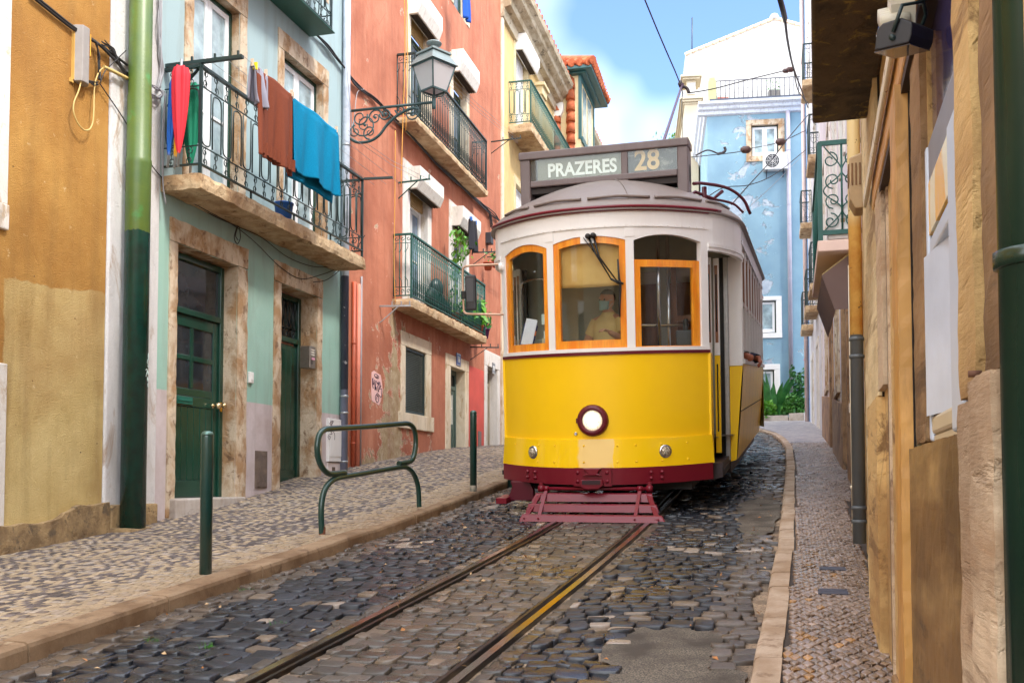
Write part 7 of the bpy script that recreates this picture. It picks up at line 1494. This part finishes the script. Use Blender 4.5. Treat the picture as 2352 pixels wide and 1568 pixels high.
# covers in the right pavement, leaves
for (x,y,w,l),lb in (((1912,1309,.17,.10),'slim dark iron cover in the right pavement, farther one near the pipes'),((1913,1363,.17,.15),'dark iron cover with ringed pattern in the right pavement, nearer one')):
    c=gl(x,y,z_right); o=thing('drain_cover',lb,'cover',(c.x,c.y,c.z+.006),-SA,'iron covers in the right pavement'); o.rotation_euler=(R(4.6),0,-SA); q=MB(); q.box(-w/2,w/2,-l/2,l/2,-.02,.012); o2=q.build('plate',paint('dark_iron_cover',lin(66,66,76),.45,.2,20,.4,50,.3),o,bevel=.004)
LEAFO=[flat('dry_leaf_orange',lin(172,116,66),.8),flat('dry_leaf_tan',lin(180,150,112),.8)]
q=MB(); rd=random.Random(8)
for i in range(230):
    s=rd.uniform(3.4,13); l=rd.choice((rd.gauss(KL+.2,.22),rd.gauss(-2.9,.45),rd.gauss(-.3,.2),rd.uniform(KL,0)));
    if not (KL+.01<l<kr(s)-.02): continue
    x,y=sl2w(s,l); p=Vector((x,y,float(sz(s))+.038)); u=Vector((rd.gauss(0,1),rd.gauss(0,1),rd.gauss(0,.25))).normalized()*rd.uniform(.008,.024); w=Vector((-u.y,u.x,rd.gauss(0,.008)))*rd.uniform(.25,.6); q.add([p-u,p-w+Vector((0,0,.004)),p+u,p+w+Vector((0,0,.006))],[(0,1,2,3)],False,rd.choice((0,0,1)))
tag(q.build('fallen_leaves',LEAFO,origin=(0,0,0)),'tiny dry orange and tan leaves scattered between the cobbles','leaves',kind='stuff')
q=MB()
for (x,y) in ((562,1360),(640,1440),(350,1480),(610,1320),(1180,1120),(1786,1090),(1800,1060),(1730,1230),(480,1490)):
    c=gl(x,y,lambda s,l:sz(s)+.02)
    for i in range(26):
        a=rd.uniform(0,2*PI); h=rd.uniform(.015,.05); b=c+Vector((rd.gauss(0,.02),rd.gauss(0,.02),0)); q.add([b,b+Vector((.004,.003,0)),b+Vector((math.cos(a)*.02,math.sin(a)*.02,h))],[(0,1,2)])
tag(q.build('grass_tufts',LEAFM,origin=(0,0,0)),'small green grass tufts growing in the joints of the road','grass',kind='stuff')
# ================================================================ street lamp on its scrolled bracket
la=at_frame('street_lamp','green four-sided street lantern on an ornate scrolled iron bracket at the corner pipe','street lamp',FM,.03,0,0)
LIRON=paint('blue_green_lamp_iron',lin(48,74,76),.4,.15,8,.12,60); E_=1.40; za=5.66
q=MB(); q.tube([(0,0,za),(0,-E_,za+.0)],.022,8); q.tube([(0,0,za),(0,-.02,za-.55)],.022,8); w=lambda e,z: (0,-e,za+z)
q.tube(cr_([w(.02,-.42),w(.16,-.50),w(.36,-.50),w(.52,-.42),w(.66,-.26),w(.84,-.13),w(1.04,-.06),w(1.16,-.08)],8),.022,7)
dy,dz=Vector((0,-1,0)),Vector((0,0,1))
for e,z,r0,tn,st,sg in ((.28,-.24,.20,1.6,PI*.9,1),(.20,-.12,.13,1.4,PI*.1,-1),(.45,-.14,.13,1.5,0,1),(.36,-.36,.11,1.5,-PI/2,-1),(.62,-.10,.10,1.5,PI,1),(1.05,-.13,.13,1.8,PI/2,-1),(.86,-.06,.08,1.4,PI,1),(.12,-.33,.10,1.3,PI/2,1)): q.tube(spiral(w(e,z),dy,dz,r0,tn,st,sg,22,.2),[.014-.007*i/22 for i in range(23)],6)
for e,z in ((.28,-.24),(.45,-.14),(1.05,-.13),(.62,-.10)): q.lathe([(0,-.03),(.03,0),(0,.03)],8,Matrix.Translation(w(e,z)))
q.build('scroll_bracket',LIRON,la)
LT0=Matrix.Translation((0,-E_,za))@Matrix.Rotation(R(62),4,'Z')@Matrix.Scale(.82,4)
q=MB(); q.X=LT0; q.lathe([(.02,-.13),(.035,-.12),(.03,-.06),(.04,-.02),(.03,.04),(.02,.09),(.045,.12)],12)
for k in range(4): a=PI/4+PI/2*k; q.tube(cr_([(0,0,.06),(.07*math.cos(a),.07*math.sin(a),.10),(.16*math.cos(a),.16*math.sin(a),.12),(.20*math.cos(a),.20*math.sin(a),.20)],5),.010,5)
q.build('lantern_stem',LIRON,la)
zb,zt_=.20,.66; rb,rt_=.165,.275
cs=lambda r,z: [Vector((r*c,r*s,z)) for c,s in ((1,1),(-1,1),(-1,-1),(1,-1))]
B_,T_=cs(rb,zb),cs(rt_,zt_); q=MB(); q.X=LT0
for k in range(4): q.bar(B_[k],T_[k],.028,.028); q.bar(B_[k],B_[(k+1)%4],.03,.03); q.bar(T_[k],T_[(k+1)%4],.035,.03)
o=q.build('lantern_frame',LIRON,la); q=MB(); q.X=LT0
for k in range(4): q.add([B_[k],B_[(k+1)%4],T_[(k+1)%4],T_[k]],[(0,1,2,3)])
k_=NT('frosted_lantern_glass'); t=k_.n('ShaderNodeBsdfTranslucent'); t.inputs[0].default_value=(.86,.84,.84,1); g=k_.n('ShaderNodeBsdfDiffuse'); g.inputs[0].default_value=(.70,.68,.68,1); gg=k_.n('ShaderNodeBsdfGlossy'); gg.inputs['Roughness'].default_value=.08; mx=k_.n('ShaderNodeMixShader'); mx.inputs[0].default_value=.5; k_.l(t.outputs[0],mx.inputs[1]); k_.l(g.outputs[0],mx.inputs[2]); m2=k_.n('ShaderNodeMixShader'); m2.inputs[0].default_value=.08; k_.l(mx.outputs[0],m2.inputs[1]); k_.l(gg.outputs[0],m2.inputs[2]); k_.l(m2.outputs[0],[n for n in k_.t.nodes if n.type=='OUTPUT_MATERIAL'][0].inputs[0])
q.build('lantern_pane',k_.m,la,solid=.006); q=MB(); q.X=LT0
C_=cs(rt_+.05,zt_+.01); D_=cs(.20,zt_+.22); G_=cs(.23,zt_+.26); q.add(C_+D_,[(0,1,5,4),(1,2,6,5),(2,3,7,6),(3,0,4,7),(3,2,1,0)]); q.add(cs(.235,zt_+.22)+G_,[(0,1,5,4),(1,2,6,5),(2,3,7,6),(3,0,4,7),(3,2,1,0)]); q.add(G_+cs(.09,zt_+.33),[(0,1,5,4),(1,2,6,5),(2,3,7,6),(3,0,4,7)]); q.lathe([(.085,zt_+.31),(.075,zt_+.37),(.13,zt_+.40),(.15,zt_+.43),(.13,zt_+.455),(.05,zt_+.47),(0,zt_+.475)],18); q.build('lantern_roof',paint('verdigris_roof',lin(110,122,122),.4,.15,6,.1,40),la,bevel=.006)
# ================================================================ clothes rack, line and washing on the mint balcony
z0=FM.z(383,153); L0=FM.loc(atZ(552,131,z0)); tr0=FM.t(383,153)
ra=at_frame('clothes_rack','dark green iron arm holding clothes lines out over the mint balcony, left end','clothes rack',FM,0,0,0,'clothes line arms')
q=MB(); q.bar((L0.x,0,z0),(L0.x,L0.y-.03,z0),.05,.035); q.bar((L0.x,-.02,z0-.45),(L0.x,L0.y*.5,z0-.02),.025,.02); q.build('arm',IRON,ra); 
for f in (.35,.66,.97): q=MB(); q.bar((L0.x,L0.y*f,z0),(L0.x,L0.y*f,z0+.07),.02,.02); q.build('line_peg',IRON,ra)

zr=FM.z(838,415,-.45); R0=FM.loc(atZ(902,408,zr)); rb_=at_frame('clothes_rack','dark green iron arm at the salmon house end of the mint balcony','clothes rack',FM,0,0,0,'clothes line arms'); q=MB(); q.bar((-.42,-.48,zr),(R0.x,R0.y,zr),.045,.03); q.build('arm',IRON,rb_)
zL=z0+.05; yl=L0.y*.95
LA=atZ(587,152,zL); LB=atZ(770,301,zL)
a_=FM.loc(LA); b_=FM.loc(LB); lx=lambda t: a_.y+(b_.y-a_.y)*(t-a_.x)/(b_.x-a_.x)
q=MB(); te=R0.x+.6
for off,zo in ((0,0),(.22,.005),(.42,.01)): q.tube([(L0.x,lx(L0.x)+off,zL+zo),((L0.x+te)/2,lx((L0.x+te)/2)+off,zL+zo-.02),(te,lx(te)+off,zL+zo)],.0035,4)
o=at_frame('clothes_line','thin grey clothes lines strung along the mint balcony','clothes line',FM,0,0,0); q.build('line',GREYCABLE,o)
PEGM=flat('wooden_peg',lin(206,184,160),.7)
def towel(name,label,cat,pts_top,h,mat,seed,back=.0,amp=.02,group=None,skew=0):
    """cloth folded over the line: front fall h, shorter back fall"""
    rd=random.Random(seed); (tA,tB)=pts_top; o=at_frame(name,label,cat,FM,tA,lx(tA),zL,group); q=MB(); w=tB-tA; ph=[rd.uniform(0,6) for _ in range(4)]
    def f(u,v):
        x=w*u+.02*math.sin(v*3+ph[0])*v+skew*v; fold=amp*(.25+v)*(math.sin(u*11+ph[1])+.6*math.sin(u*19+ph[2]+v*2)+.4*math.sin(u*31+ph[3]))
        if v<.06: return (x,-.005-.0*v+fold*.2,-(.0)-v*h+.012*math.sin(u*PI*3)*-1)
        return (x,-.012-.02*v+fold,-h*v*(1+.02*math.sin(u*7+ph[0]))-.015*math.sin(u*PI)+.0)
    q.grid(f,44,36)
    o1=q.build('cloth',mat,o,solid=.004)
    if back:
        q=MB(); q.grid(lambda u,v:(lambda p:(p[0]+.02*v,.014+.03*v-p[1]*.3,p[2]*back))(f(u,v)),36,20); q.build('back_fall',mat,o,solid=.007)
    q=MB()
    for u in (.02,.98): q=MB(); q.box(w*u-.008,w*u+.008,-.016,.016,-.03,.05); q.build('clothes_peg',PEGM,o)
    return o
def terry(name,col):
    k=NT(name); c=k.mix(k.step(k.noise(90,3,.7),.35,.7),tuple(x*.75 for x in col),col); c=k.mix(k.math('MULTIPLY',k.step(k.noise(3,4),.4,.7),.4),c,tuple(x*.8 for x in col)); k.bump(k.noise(160,3,.7),.7,.006); return k.done(c,.95,0,.2)
tA,tB,tC=a_.x,FM.loc(atZ(669,219,zL)).x,b_.x
h1_=(zL-FM.z(575,345,lx(tA)))*.98; BRT=terry('brown_terry',lin(126,66,46)); CYT=terry('turquoise_terry',lin(0,128,170))
br=towel('towel','rust brown towel pegged on the line over the mint balcony','towel',(tA,tB-.015),.97,BRT,3,.0,.026,'towels drying on the line')
q=MB(); 
q.grid(lambda u,v:((tB-tA)*(.0+.98*u)+.0,-.05-.012*math.sin(u*60),-.80-.14*v),60,4); q.build('ribbed_border',BRT,br)
towel('towel','bright turquoise towel pegged on the line beside the rust brown one','towel',(tB+.01,tC),.86,CYT,8,1.09,.030,'towels drying on the line')
gc=FM.loc(atZ(552,165,zL-.08)); gd=FM.loc(atZ(582,190,zL-.08)); o=towel('cloth','small grey crumpled cloth pegged at the left end of the line','cloth',(gc.x,max(gd.x,gc.x+.3)),.42,flat('grey_cotton',lin(136,134,148),.9),5,.9,.035)
q=MB(); q.box(.05,.07,-.03,.03,-.05,.03); q.build('yellow_peg',flat('yellow_plastic',lin(226,206,30),.4),o)
# folded parasols standing on the balcony
def parasol(t,y,h,tilt,cols,label,rad=.055):
    o=at_frame('parasol',label,'parasol',FM,t,y,ZS,'folded parasols on the mint balcony'); M0=Matrix.Rotation(tilt,4,'Y'); q=MB(); q.X=M0
    def f(u,v):
        a=2*PI*u; r=(.012+rad*math.sin(min(1,v*1.15)*PI*.5)**.8)*(1+.22*math.sin(a*6+v*2)); r*= 1 if v<.93 else .8; return (r*math.cos(a),r*math.sin(a),h*(.12+.80*v))
    q.grid(f,36,14); q.build('folded_canopy',flat('parasol_'+cols[0],cols[1],.75),o); q=MB(); q.X=M0; q.tube([(0,0,0),(0,0,h*1.0)],.014,8); q.build('shaft',STEEL,o); return o
for x,c,h,tl,lb in ((386,('blue',lin(20,92,180)),1.08,.12,'folded blue parasol at the left end of the mint balcony'),(401,('yellow',lin(240,170,20)),1.02,.16,'folded yellow parasol leaning between the blue and red ones'),(410,('red',lin(214,36,52)),1.16,.03,'folded red parasol leaning in the middle of the bunch on the mint balcony'),(438,('green',lin(0,128,96)),1.14,.02,'folded emerald green parasol right of the red one on the mint balcony')):
    p=FM.loc(atY(x,380,FM.o.y*0+11.0)); yy={'red':-.34,'yellow':-.27}.get(c[0],-.22); t=FM.t(x,300,yy); parasol(t,yy,h,tl,c,lb,{'red':.066,'green':.078}.get(c[0],.035))
# blue watering can / bucket on the mint balcony
o=at_frame('bucket','small blue plastic bucket on the mint balcony behind the bars under the turquoise towel','bucket',FM,FM.t(655,470,-.3),-.28,ZS); q=MB(); q.lathe([(.09,0),(.12,.24),(.128,.24),(.128,.26),(.11,.25),(.085,.02),(0,.02)],18); q.build('bucket',flat('blue_plastic',lin(40,100,190),.35),o); q=MB(); q.tube([(.125*math.cos(a),.02,.25+.10*math.sin(a)) for a in np.linspace(PI,0,10)],.004,5); q.build('handle',STEEL,o)
# ================================================================ cables and boxes
def cable(name,label,paths,r,mat,cat='cable',F=FM,n=6,group=None):
    o=at_frame(name,label,cat,F,0,0,0,group); q=MB()
    for pts in paths: q.tube(cr_([(lambda tz:(tz[0],p[2],tz[1]))(F.uv(p[0],p[1],p[2])) for p in pts],6),r,n)
    q.build('strand',mat,o); return o
JB=at_frame('junction_box','grey metal junction box with an orange label on the ochre wall','junction box',FM,FM.t(192,128,-.06),0,FM.z(192,128,-.06)); q=MB(); q.prism([(-.085,-.03),(-.06,-.10),(.03,-.10),(.085,-.05),(.085,.0),(-.085,.0)],-.27,.27,'xy'); JM=paint('weathered_box_grey',lin(150,144,140),.5,.1,8,.1,40); q.build('casing',JM,JB,bevel=.008); q=MB(); q.box(.04,.075,-.095,-.085,.0,.18); 
q=MB(); q.X=Matrix.Translation((.058,-.079,.12))@Matrix.Rotation(R(42),4,'Z'); q.box(-.022,.022,-.010,-.002,-.11,.10); q.build('orange_label',flat('orange_label',lin(236,160,20),.5),JB); q=MB(); q.box(-.095,-.085,-.03,.0,-.26,.2); q.box(-.12,-.08,-.02,0,-.29,-.25); q.build('back_bracket',paint('yellowish_bracket',lin(196,156,80),.7),JB)
cable('power_cable','thick black cables running down from the top left across the ochre wall to the pipe',[[(70,-10,-.03),(110,22,-.03),(165,65,-.03),(215,95,-.05),(260,125,-.05),(292,150,-.05)],[(76,-12,-.035),(118,22,-.035),(172,65,-.035),(222,98,-.05),(265,140,-.05),(293,170,-.05)]],.014,BLACKCABLE)
rd=random.Random(12)
def bundle(base,n,jx,jy,y0): return [[(x+rd.uniform(-jx,jx),y+rd.uniform(-jy,jy),y0+rd.uniform(-.02,.02)) for x,y in base] for _ in range(n)]
cable('cable_bundle','messy bundle of thin black cables between the junction box and the green pipe',bundle([(238,98),(258,118),(275,145),(294,176)],8,5,6,-.06)+bundle([(222,100),(226,130),(228,160),(228,185)],6,3,3,-.05)+bundle([(186,160),(196,182),(212,192),(226,192)],7,4,4,-.05)+bundle([(228,190),(240,165),(262,140),(288,118)],1,2,2,-.06),.0055,BLACKCABLE)
cable('tan_cable','loose loop of tan cable hanging below the junction box',[[(189,172,-.06),(186,188,-.07),(180,210,-.07),(170,235,-.07),(169,258,-.07),(178,282,-.07),(192,298,-.07),(204,298,-.07),(212,285,-.07),(215,262,-.07),(216,212,-.05),(218,190,-.05)],[(218,190,-.05),(224,172,-.05),(232,160,-.05),(240,155,-.05)]],.0075,TANCABLE)
cable('conduit','short tan conduit stub entering behind the green pipe',[[(238,154,-.06),(262,165,-.07),(292,180,-.08)]],.02,TANCABLE)
cable('thin_cable','single thin black cable sloping down behind the green pipe to the mint wall',[[(229,192,-.04),(255,230,-.04),(285,275,-.05),(345,375,-.05),(385,420,-.03),(430,450,-.03),(480,490,-.03),(545,520,-.04)]],.006,BLACKCABLE)
cable('cable_bundle','grey cable bundle dropping from the top beside the mint house edge',bundle([(368,-10),(366,60),(367,120),(372,165),(364,205)],11,4,3,-.05)+bundle([(345,195),(360,203),(375,215),(365,225),(350,215)],5,4,4,-.08)+bundle([(378,215),(374,300),(376,420),(382,470)],2,3,3,-.1),.007,GREYCABLE)
cable('thin_cable','thin black cables looping under the mint balcony with a hanging coil',[[(385,420,-.1),(430,458,-.1),(490,492,-.06),(540,520,-.06),(590,560,-.05),(640,610,-.04),(690,640,-.04),(740,630,-.05),(772,618,-.05)],[(545,520,-.06),(600,545,-.06),(660,590,-.05),(720,612,-.05),(770,612,-.05)],[(545,518,-.07),(538,545,-.07),(545,560,-.07),(552,545,-.07),(548,520,-.07),(541,540,-.07),(547,552,-.07)],[(838,540,-.5),(800,600,-.2),(755,640,-.05),(720,648,-.04)]],.0055,BLACKCABLE)
cable('cable_bundle','dark cable bundle sagging across the mint house and along the salmon house',bundle([(640,-15),(672,22),(712,66),(752,105),(778,138),(797,163)],4,2,3,-.05),.012,BLACKCABLE)
cable('cable_bundle','dark cable bundle running along the salmon house under its upper balcony',bundle([(797,163),(820,195),(860,228),(900,268),(950,318),(1000,372),(1040,410),(1085,452),(1130,490),(1146,505)],4,2.5,4,-.05)+bundle([(1086,452),(1110,470),(1125,490),(1130,520)],5,3,4,-.06),.013,BLACKCABLE,F=FP)
o=at_frame('junction_box','small black cable box at the right end of the salmon house','junction box',FP,FP.t(1127,548,-.1),-.06,FP.z(1127,548,-.1)); q=MB(); q.box(-.11,.11,-.08,.06,-.13,.13); q.build('casing',paint('black_box',lin(52,54,60),.5),o,bevel=.012)
cable('rope','thin yellow ropes hanging straight down the salmon facade beside the lantern',[[(929,-10,-.42),(930,130,-.42),(925,290,-.42),(921,430,-.42)],[(935,-10,-.42),(936,150,-.42),(932,300,-.42)],[(908,300,-.06),(907,450,-.06),(905,600,-.06),(908,700,-.06)]],.008,ROPE,'rope',F=FP)
cable('thin_cable','pale thin wire hanging in the corner by the grey rain pipe',[[(797,150,-.12),(800,200,-.14),(806,260,-.14),(808,310,-.1)],[(800,300,-.1),(812,280,-.1),(820,215,-.05),(835,205,-.05)]],.006,GREYCABLE)
# racks with lines on the salmon house
def vrack(label,pw,pe,F,out,mat,pe2=None):
    tw,zw=F.uv(*pw); o=at_frame('clothes_rack',label,'clothes rack',F,tw,0,zw,'clothes line arms'); q=MB(); e=F.loc(atZ(pe[0],pe[1],zw)); q.bar((0,0,0),(e.x-tw,e.y,0),.03,.025); q.bar((0,0,-.28),((e.x-tw)*.6,e.y*.6,-.01),.015,.015); q.build('arm',mat,o); q=MB()
    for f in (.4,.7,.97): q=MB(); q.bar(((e.x-tw)*f,e.y*f,0),((e.x-tw)*f,e.y*f,.08),.018,.018); q.build('line_peg',mat,o)
    return o
vrack('grey galvanised clothes line arm under the lower salmon balcony, left end',(872,703),(943,702),FP,.5,STEEL)
vrack('dark clothes line arm at the right end of the upper salmon balcony',(1128,326),(1197,317),FP,.5,IRON)
vrack('dark clothes line arm below the right end of the lower salmon balcony',(1080,797),(1146,798),FP,.5,IRON)
vrack('green clothes line arm beside the lower left shutter box of the salmon house',(915,420),(988,411),FP,.5,IRON2)
vrack('dark clothes line arm right of the lower right shutter box',(1085,580),(1148,578),FP,.5,IRON)
zz=FP.z(1128,326); q=MB()
for dy in (0,12,22): 
    A=atY(962,108+dy*1.2,15.6); B=atY(1190,318+dy*.5,20.5); q.tube([A,(A+B)/2+Vector((0,0,-.05)),B],.004,4)
for dy in (0,10): 
    A=atY(800,300+dy,14.7); B=atY(985,412+dy,17.0); q.tube([A,(A+B)/2+Vector((0,0,-.06)),B],.004,4)
o=q.build('clothes_line',GREYCABLE); tag(o,'thin clothes lines strung along the salmon facade between the arms','clothes line')
# washing on the salmon house
BPEG=flat('blue_peg',lin(60,120,200),.5)
def hang(label,name,cat,x,ytop,w,h,F,out,mat,shorts=False):
    t,z=F.uv(x,ytop,-out); o=at_frame(name,label,cat,F,t,-out,z); q=MB()
    q.grid(lambda u,v:(w*(u-.5)*(1-.1*v),.03*math.sin(u*9+v*2)+.02*math.sin(u*17),-h*v-(.12*h*v if shorts and abs(u-.5)<.04 else 0)),24,14); q.build('cloth',mat,o,solid=.02)
    q=MB(); 
    for u in (-.4,.4): q=MB(); q.box(w*u-.01,w*u+.01,-.03,.03,-.03,.05); q.build('clothes_peg',BPEG,o)
    return o
hang('black shorts pegged up to dry at the right of the lower salmon balcony','shorts','shorts',1087,508,.42,.62,FP,.45,flat('black_cotton',lin(34,34,42),.9),True)
hang('royal blue cloth hanging high on the salmon house at the top of the view','cloth','cloth',1072,-40,.30,.78,FP,.45,flat('royal_blue_cotton',lin(24,80,168),.9))
# plants and clutter on the lower salmon balcony
rdp=random.Random(31)
def bpot(x,label,leafn,h,size,leaf,col=lin(150,80,50),y=-.2,lh=.4,group='pots on the lower salmon balcony'):
    P=FP.M@Vector((FP.t(x,740,y),y,3.095)); return pot(P,.24,.24,h,col,label,leaf,leafn,size,round_=True,lh=lh,group=group)
bpot(1048,'flower pot with a tall climbing plant on the lower salmon balcony',60,.24,.06,LEAFL,lh=.6)
bpot(1098,'terracotta pot with bright spiky leaves at the right end of the lower salmon balcony',150,.22,.12,LEAFL,lin(190,90,50),-.24,.55)
bpot(1112,'purple pot with dark leaves in the far corner of the lower salmon balcony',60,.22,.08,LEAFD,lin(110,40,110),-.24,.4)
bpot(1075,'dark pot with drooping green leaves on the lower salmon balcony',110,.2,.09,LEAFM,lin(60,50,50),-.2,.45)
o=at_frame('climbing_plant','bright green climbing plant trained up beside the second lower shutter box','plant',FP,FP.t(1046,600,-.25),-.25,3.3); q=MB(); q2=MB(); A=[(0,0,0),(.0,0,.5),(-.05,-.02,.9),(.02,-.05,1.3),(.0,-.05,1.65)]; q.tube(cr_(A,6),.008,5); Bq=[(0,0,.9),(.3,-.05,1.15),(.55,-.1,1.4),(.75,-.1,1.75)]; q.tube(cr_(Bq,6),.006,5); q.build('stem',leafmat('green_stem',lin(110,140,60),lin(90,120,50)),o)
for c,n in ((cr_(A,6),110),(cr_(Bq,6),40)):
    for i in range(n):
        f=rdp.uniform(.2,1)**.6; p=c[min(len(c)-1,int(f*len(c)))]+Vector((rdp.gauss(0,.07),rdp.gauss(0,.07),rdp.gauss(0,.05))); u=Vector((rdp.gauss(0,.5),rdp.gauss(0,.5),-1)).normalized()*rdp.uniform(.04,.085); w=Vector((rdp.gauss(0,1),rdp.gauss(0,1),rdp.gauss(0,.3))).normalized()*u.length*.5; q2.add([p-u*.5,p+w,p+u,p-w],[(0,1,2,3)])
q2.build('foliage',LEAFL,o)
o=at_frame('rubbish_bags','dark bags piled behind the bars of the lower salmon balcony','bags',FP,FP.t(1005,640,-.2),-.19,3.1); q=MB()
for x,z,r in ((-.3,.22,.26),(.15,.2,.24),(-.05,.5,.2),(.5,.16,.2)): q.grid(lambda u,v,x=x,z=z,r=r:(x+r*math.cos(u*2*PI)*math.sin(v*PI)*(1+.1*math.sin(u*30)),.12*math.sin(u*2*PI)*math.sin(v*PI)*(1+.1*math.sin(u*25)),z-r*math.cos(v*PI)),20,10)
o['label']='dark bags piled behind the bars of the lower salmon balcony'; q.build('bag',darkglass('black_bag',lin(40,44,48),.4),o)
for x,y,lb in ((1121,612,'left of two small terracotta pots hung by the tram mirror'),(1139,606,'right of two small terracotta pots hung by the tram mirror, with green leaves')):
    t,z=FP.uv(x,y,-.35); pot(FP.M@Vector((t,-.35,z-.08)),.2,.2,.17,lin(184,84,50),lb,LEAFM,40 if x>1130 else 6,.06,round_=True,lh=.2,group='two terracotta pots hung on the salmon wall')
    
q=MB(); t,z=FP.uv(1121,590,-.02); q.bar((t,0,z),(t,-.4,z),.02,.02); o=at_frame('pot_bracket','iron bracket on the salmon wall that carries two terracotta pots','bracket',FP,0,0,0); t2,_=FP.uv(1139,600,-.02); q.bar((t2,0,z),(t2,-.4,z),.02,.02); q.bar((t-.1,-.38,z-.18),(t2+.15,-.38,z-.18),.02,.02); q.build('bracket',IRON,o)
# ================================================================ overhead wires
INSM=flat('brown_insulator',lin(82,54,48),.5)
def wire(name,label,pts,r,mat=BLACKCABLE,sag=0,extra=None):
    o=thing(name,label,'wire',pts[0]); q=MB(); P=[Vector(p)-Vector(pts[0]) for p in pts]; q.tube(cr_(P,6) if len(P)>2 else P,r,5); q.build('strand',mat,o)
    if extra:
        for e,ra in extra: q=MB(); q.lathe([(ra*.4,-ra*1.4),(ra,-ra*.7),(ra,ra*.7),(ra*.4,ra*1.4)],8,Matrix.Translation(Vector(e)-Vector(pts[0]))@Matrix.Rotation(R(90),4,'Y')); q.build('insulator',INSM,o)
    return o
tipw=atY(1563,203,18.2); A=atY(1481,0,14.2); B=A+(A-tipw)*3.2
wire('contact_wire','black tram contact wire coming down from the top to the trolley pole tip',[B,A,tipw+Vector((0,0,.05)),atY(1566,240,26),atY(1568,330,40)],.012)
o=thing('wire_hanger','dark curved hanger holding the contact wire beside the pole tip','hanger',tipw); q=MB(); q.lathe([(.03,-.05),(.05,0),(.03,.06)],10,Matrix.Translation((0,0,.08))); c=lambda x,y: atY(x,y,18.2)-tipw; q.tube(cr_([c(1563,203),c(1572,200),c(1579,205),c(1582,213)],6),.03,6); q.build('hanger',flat('rusty_dark_iron',lin(58,48,48),.6),o)
wire('span_wire','thin span wire with insulator from the hanger to the right-hand houses',[atY(1582,214,18.2),atY(1640,204,18.6),atY(1720,183,19.4),atY(1822,158,21)],.011,BLACKCABLE,0,[(atY(1815,160,20.9),.06),(atY(1805,163,20.8),.05)])
wire('black_cable','thick black cable dropping from the top along the right-hand house fronts',[atY(1788,-12,9.0),atY(1797,20,9.2),atY(1803,45,9.6)],.028)
wire('black_cable','twisted thin black cable continuing down the right-hand house fronts',[atY(1803,45,9.6),atY(1810,100,11),atY(1822,155,14),atY(1840,205,18),atY(1856,248,23)],.014)
wire('black_cable','slack thin cable hanging beside the twisted one on the right-hand houses',[atY(1822,155,14),atY(1832,205,17),atY(1845,225,20),atY(1858,240,23)],.010)
wire('span_wire','span wire with brown insulators crossing in front of the blue house below the top window',[atY(1580,362,24),atY(1690,350,26),atY(1715,343,26.5),atY(1790,327,28),atY(1850,300,30)],.012,BLACKCABLE,0,[(atY(1713,344,26.4),.10),(atY(1793,326,28),.10)])
wire('span_wire','lower span wire sweeping up across the blue house to the air conditioner',[atY(1600,470,22),atY(1660,432,24),atY(1720,425,25),atY(1780,400,27),atY(1850,345,30)],.012)
wire('black_cable','dark cable rising diagonally across the blue house to the right-hand houses',[atY(1680,470,24),atY(1720,425,25),atY(1770,370,27),atY(1810,318,29),atY(1858,262,32)],.016)
wire('span_wire','thin steel wire rising diagonally under the air conditioner',[atY(1690,500,24),atY(1760,440,27),atY(1850,350,31)],.008,GREYCABLE)
o=thing('wire_fitting','bent dark wire fitting hanging in front of the blue house','hanger',atY(1655,348,25.5)); c=lambda x,y: atY(x,y,25.5)-atY(1655,348,25.5); q=MB(); q.tube(cr_([c(1598,357),c(1625,345),c(1648,352),c(1655,350)],5),.02,5); q.tube(cr_([c(1648,354),c(1660,351),c(1666,345),c(1664,338)],5),.035,6); q.build('fitting',flat('dark_fitting',lin(54,46,50),.6),o)
# white gable aerial on the ochre pier
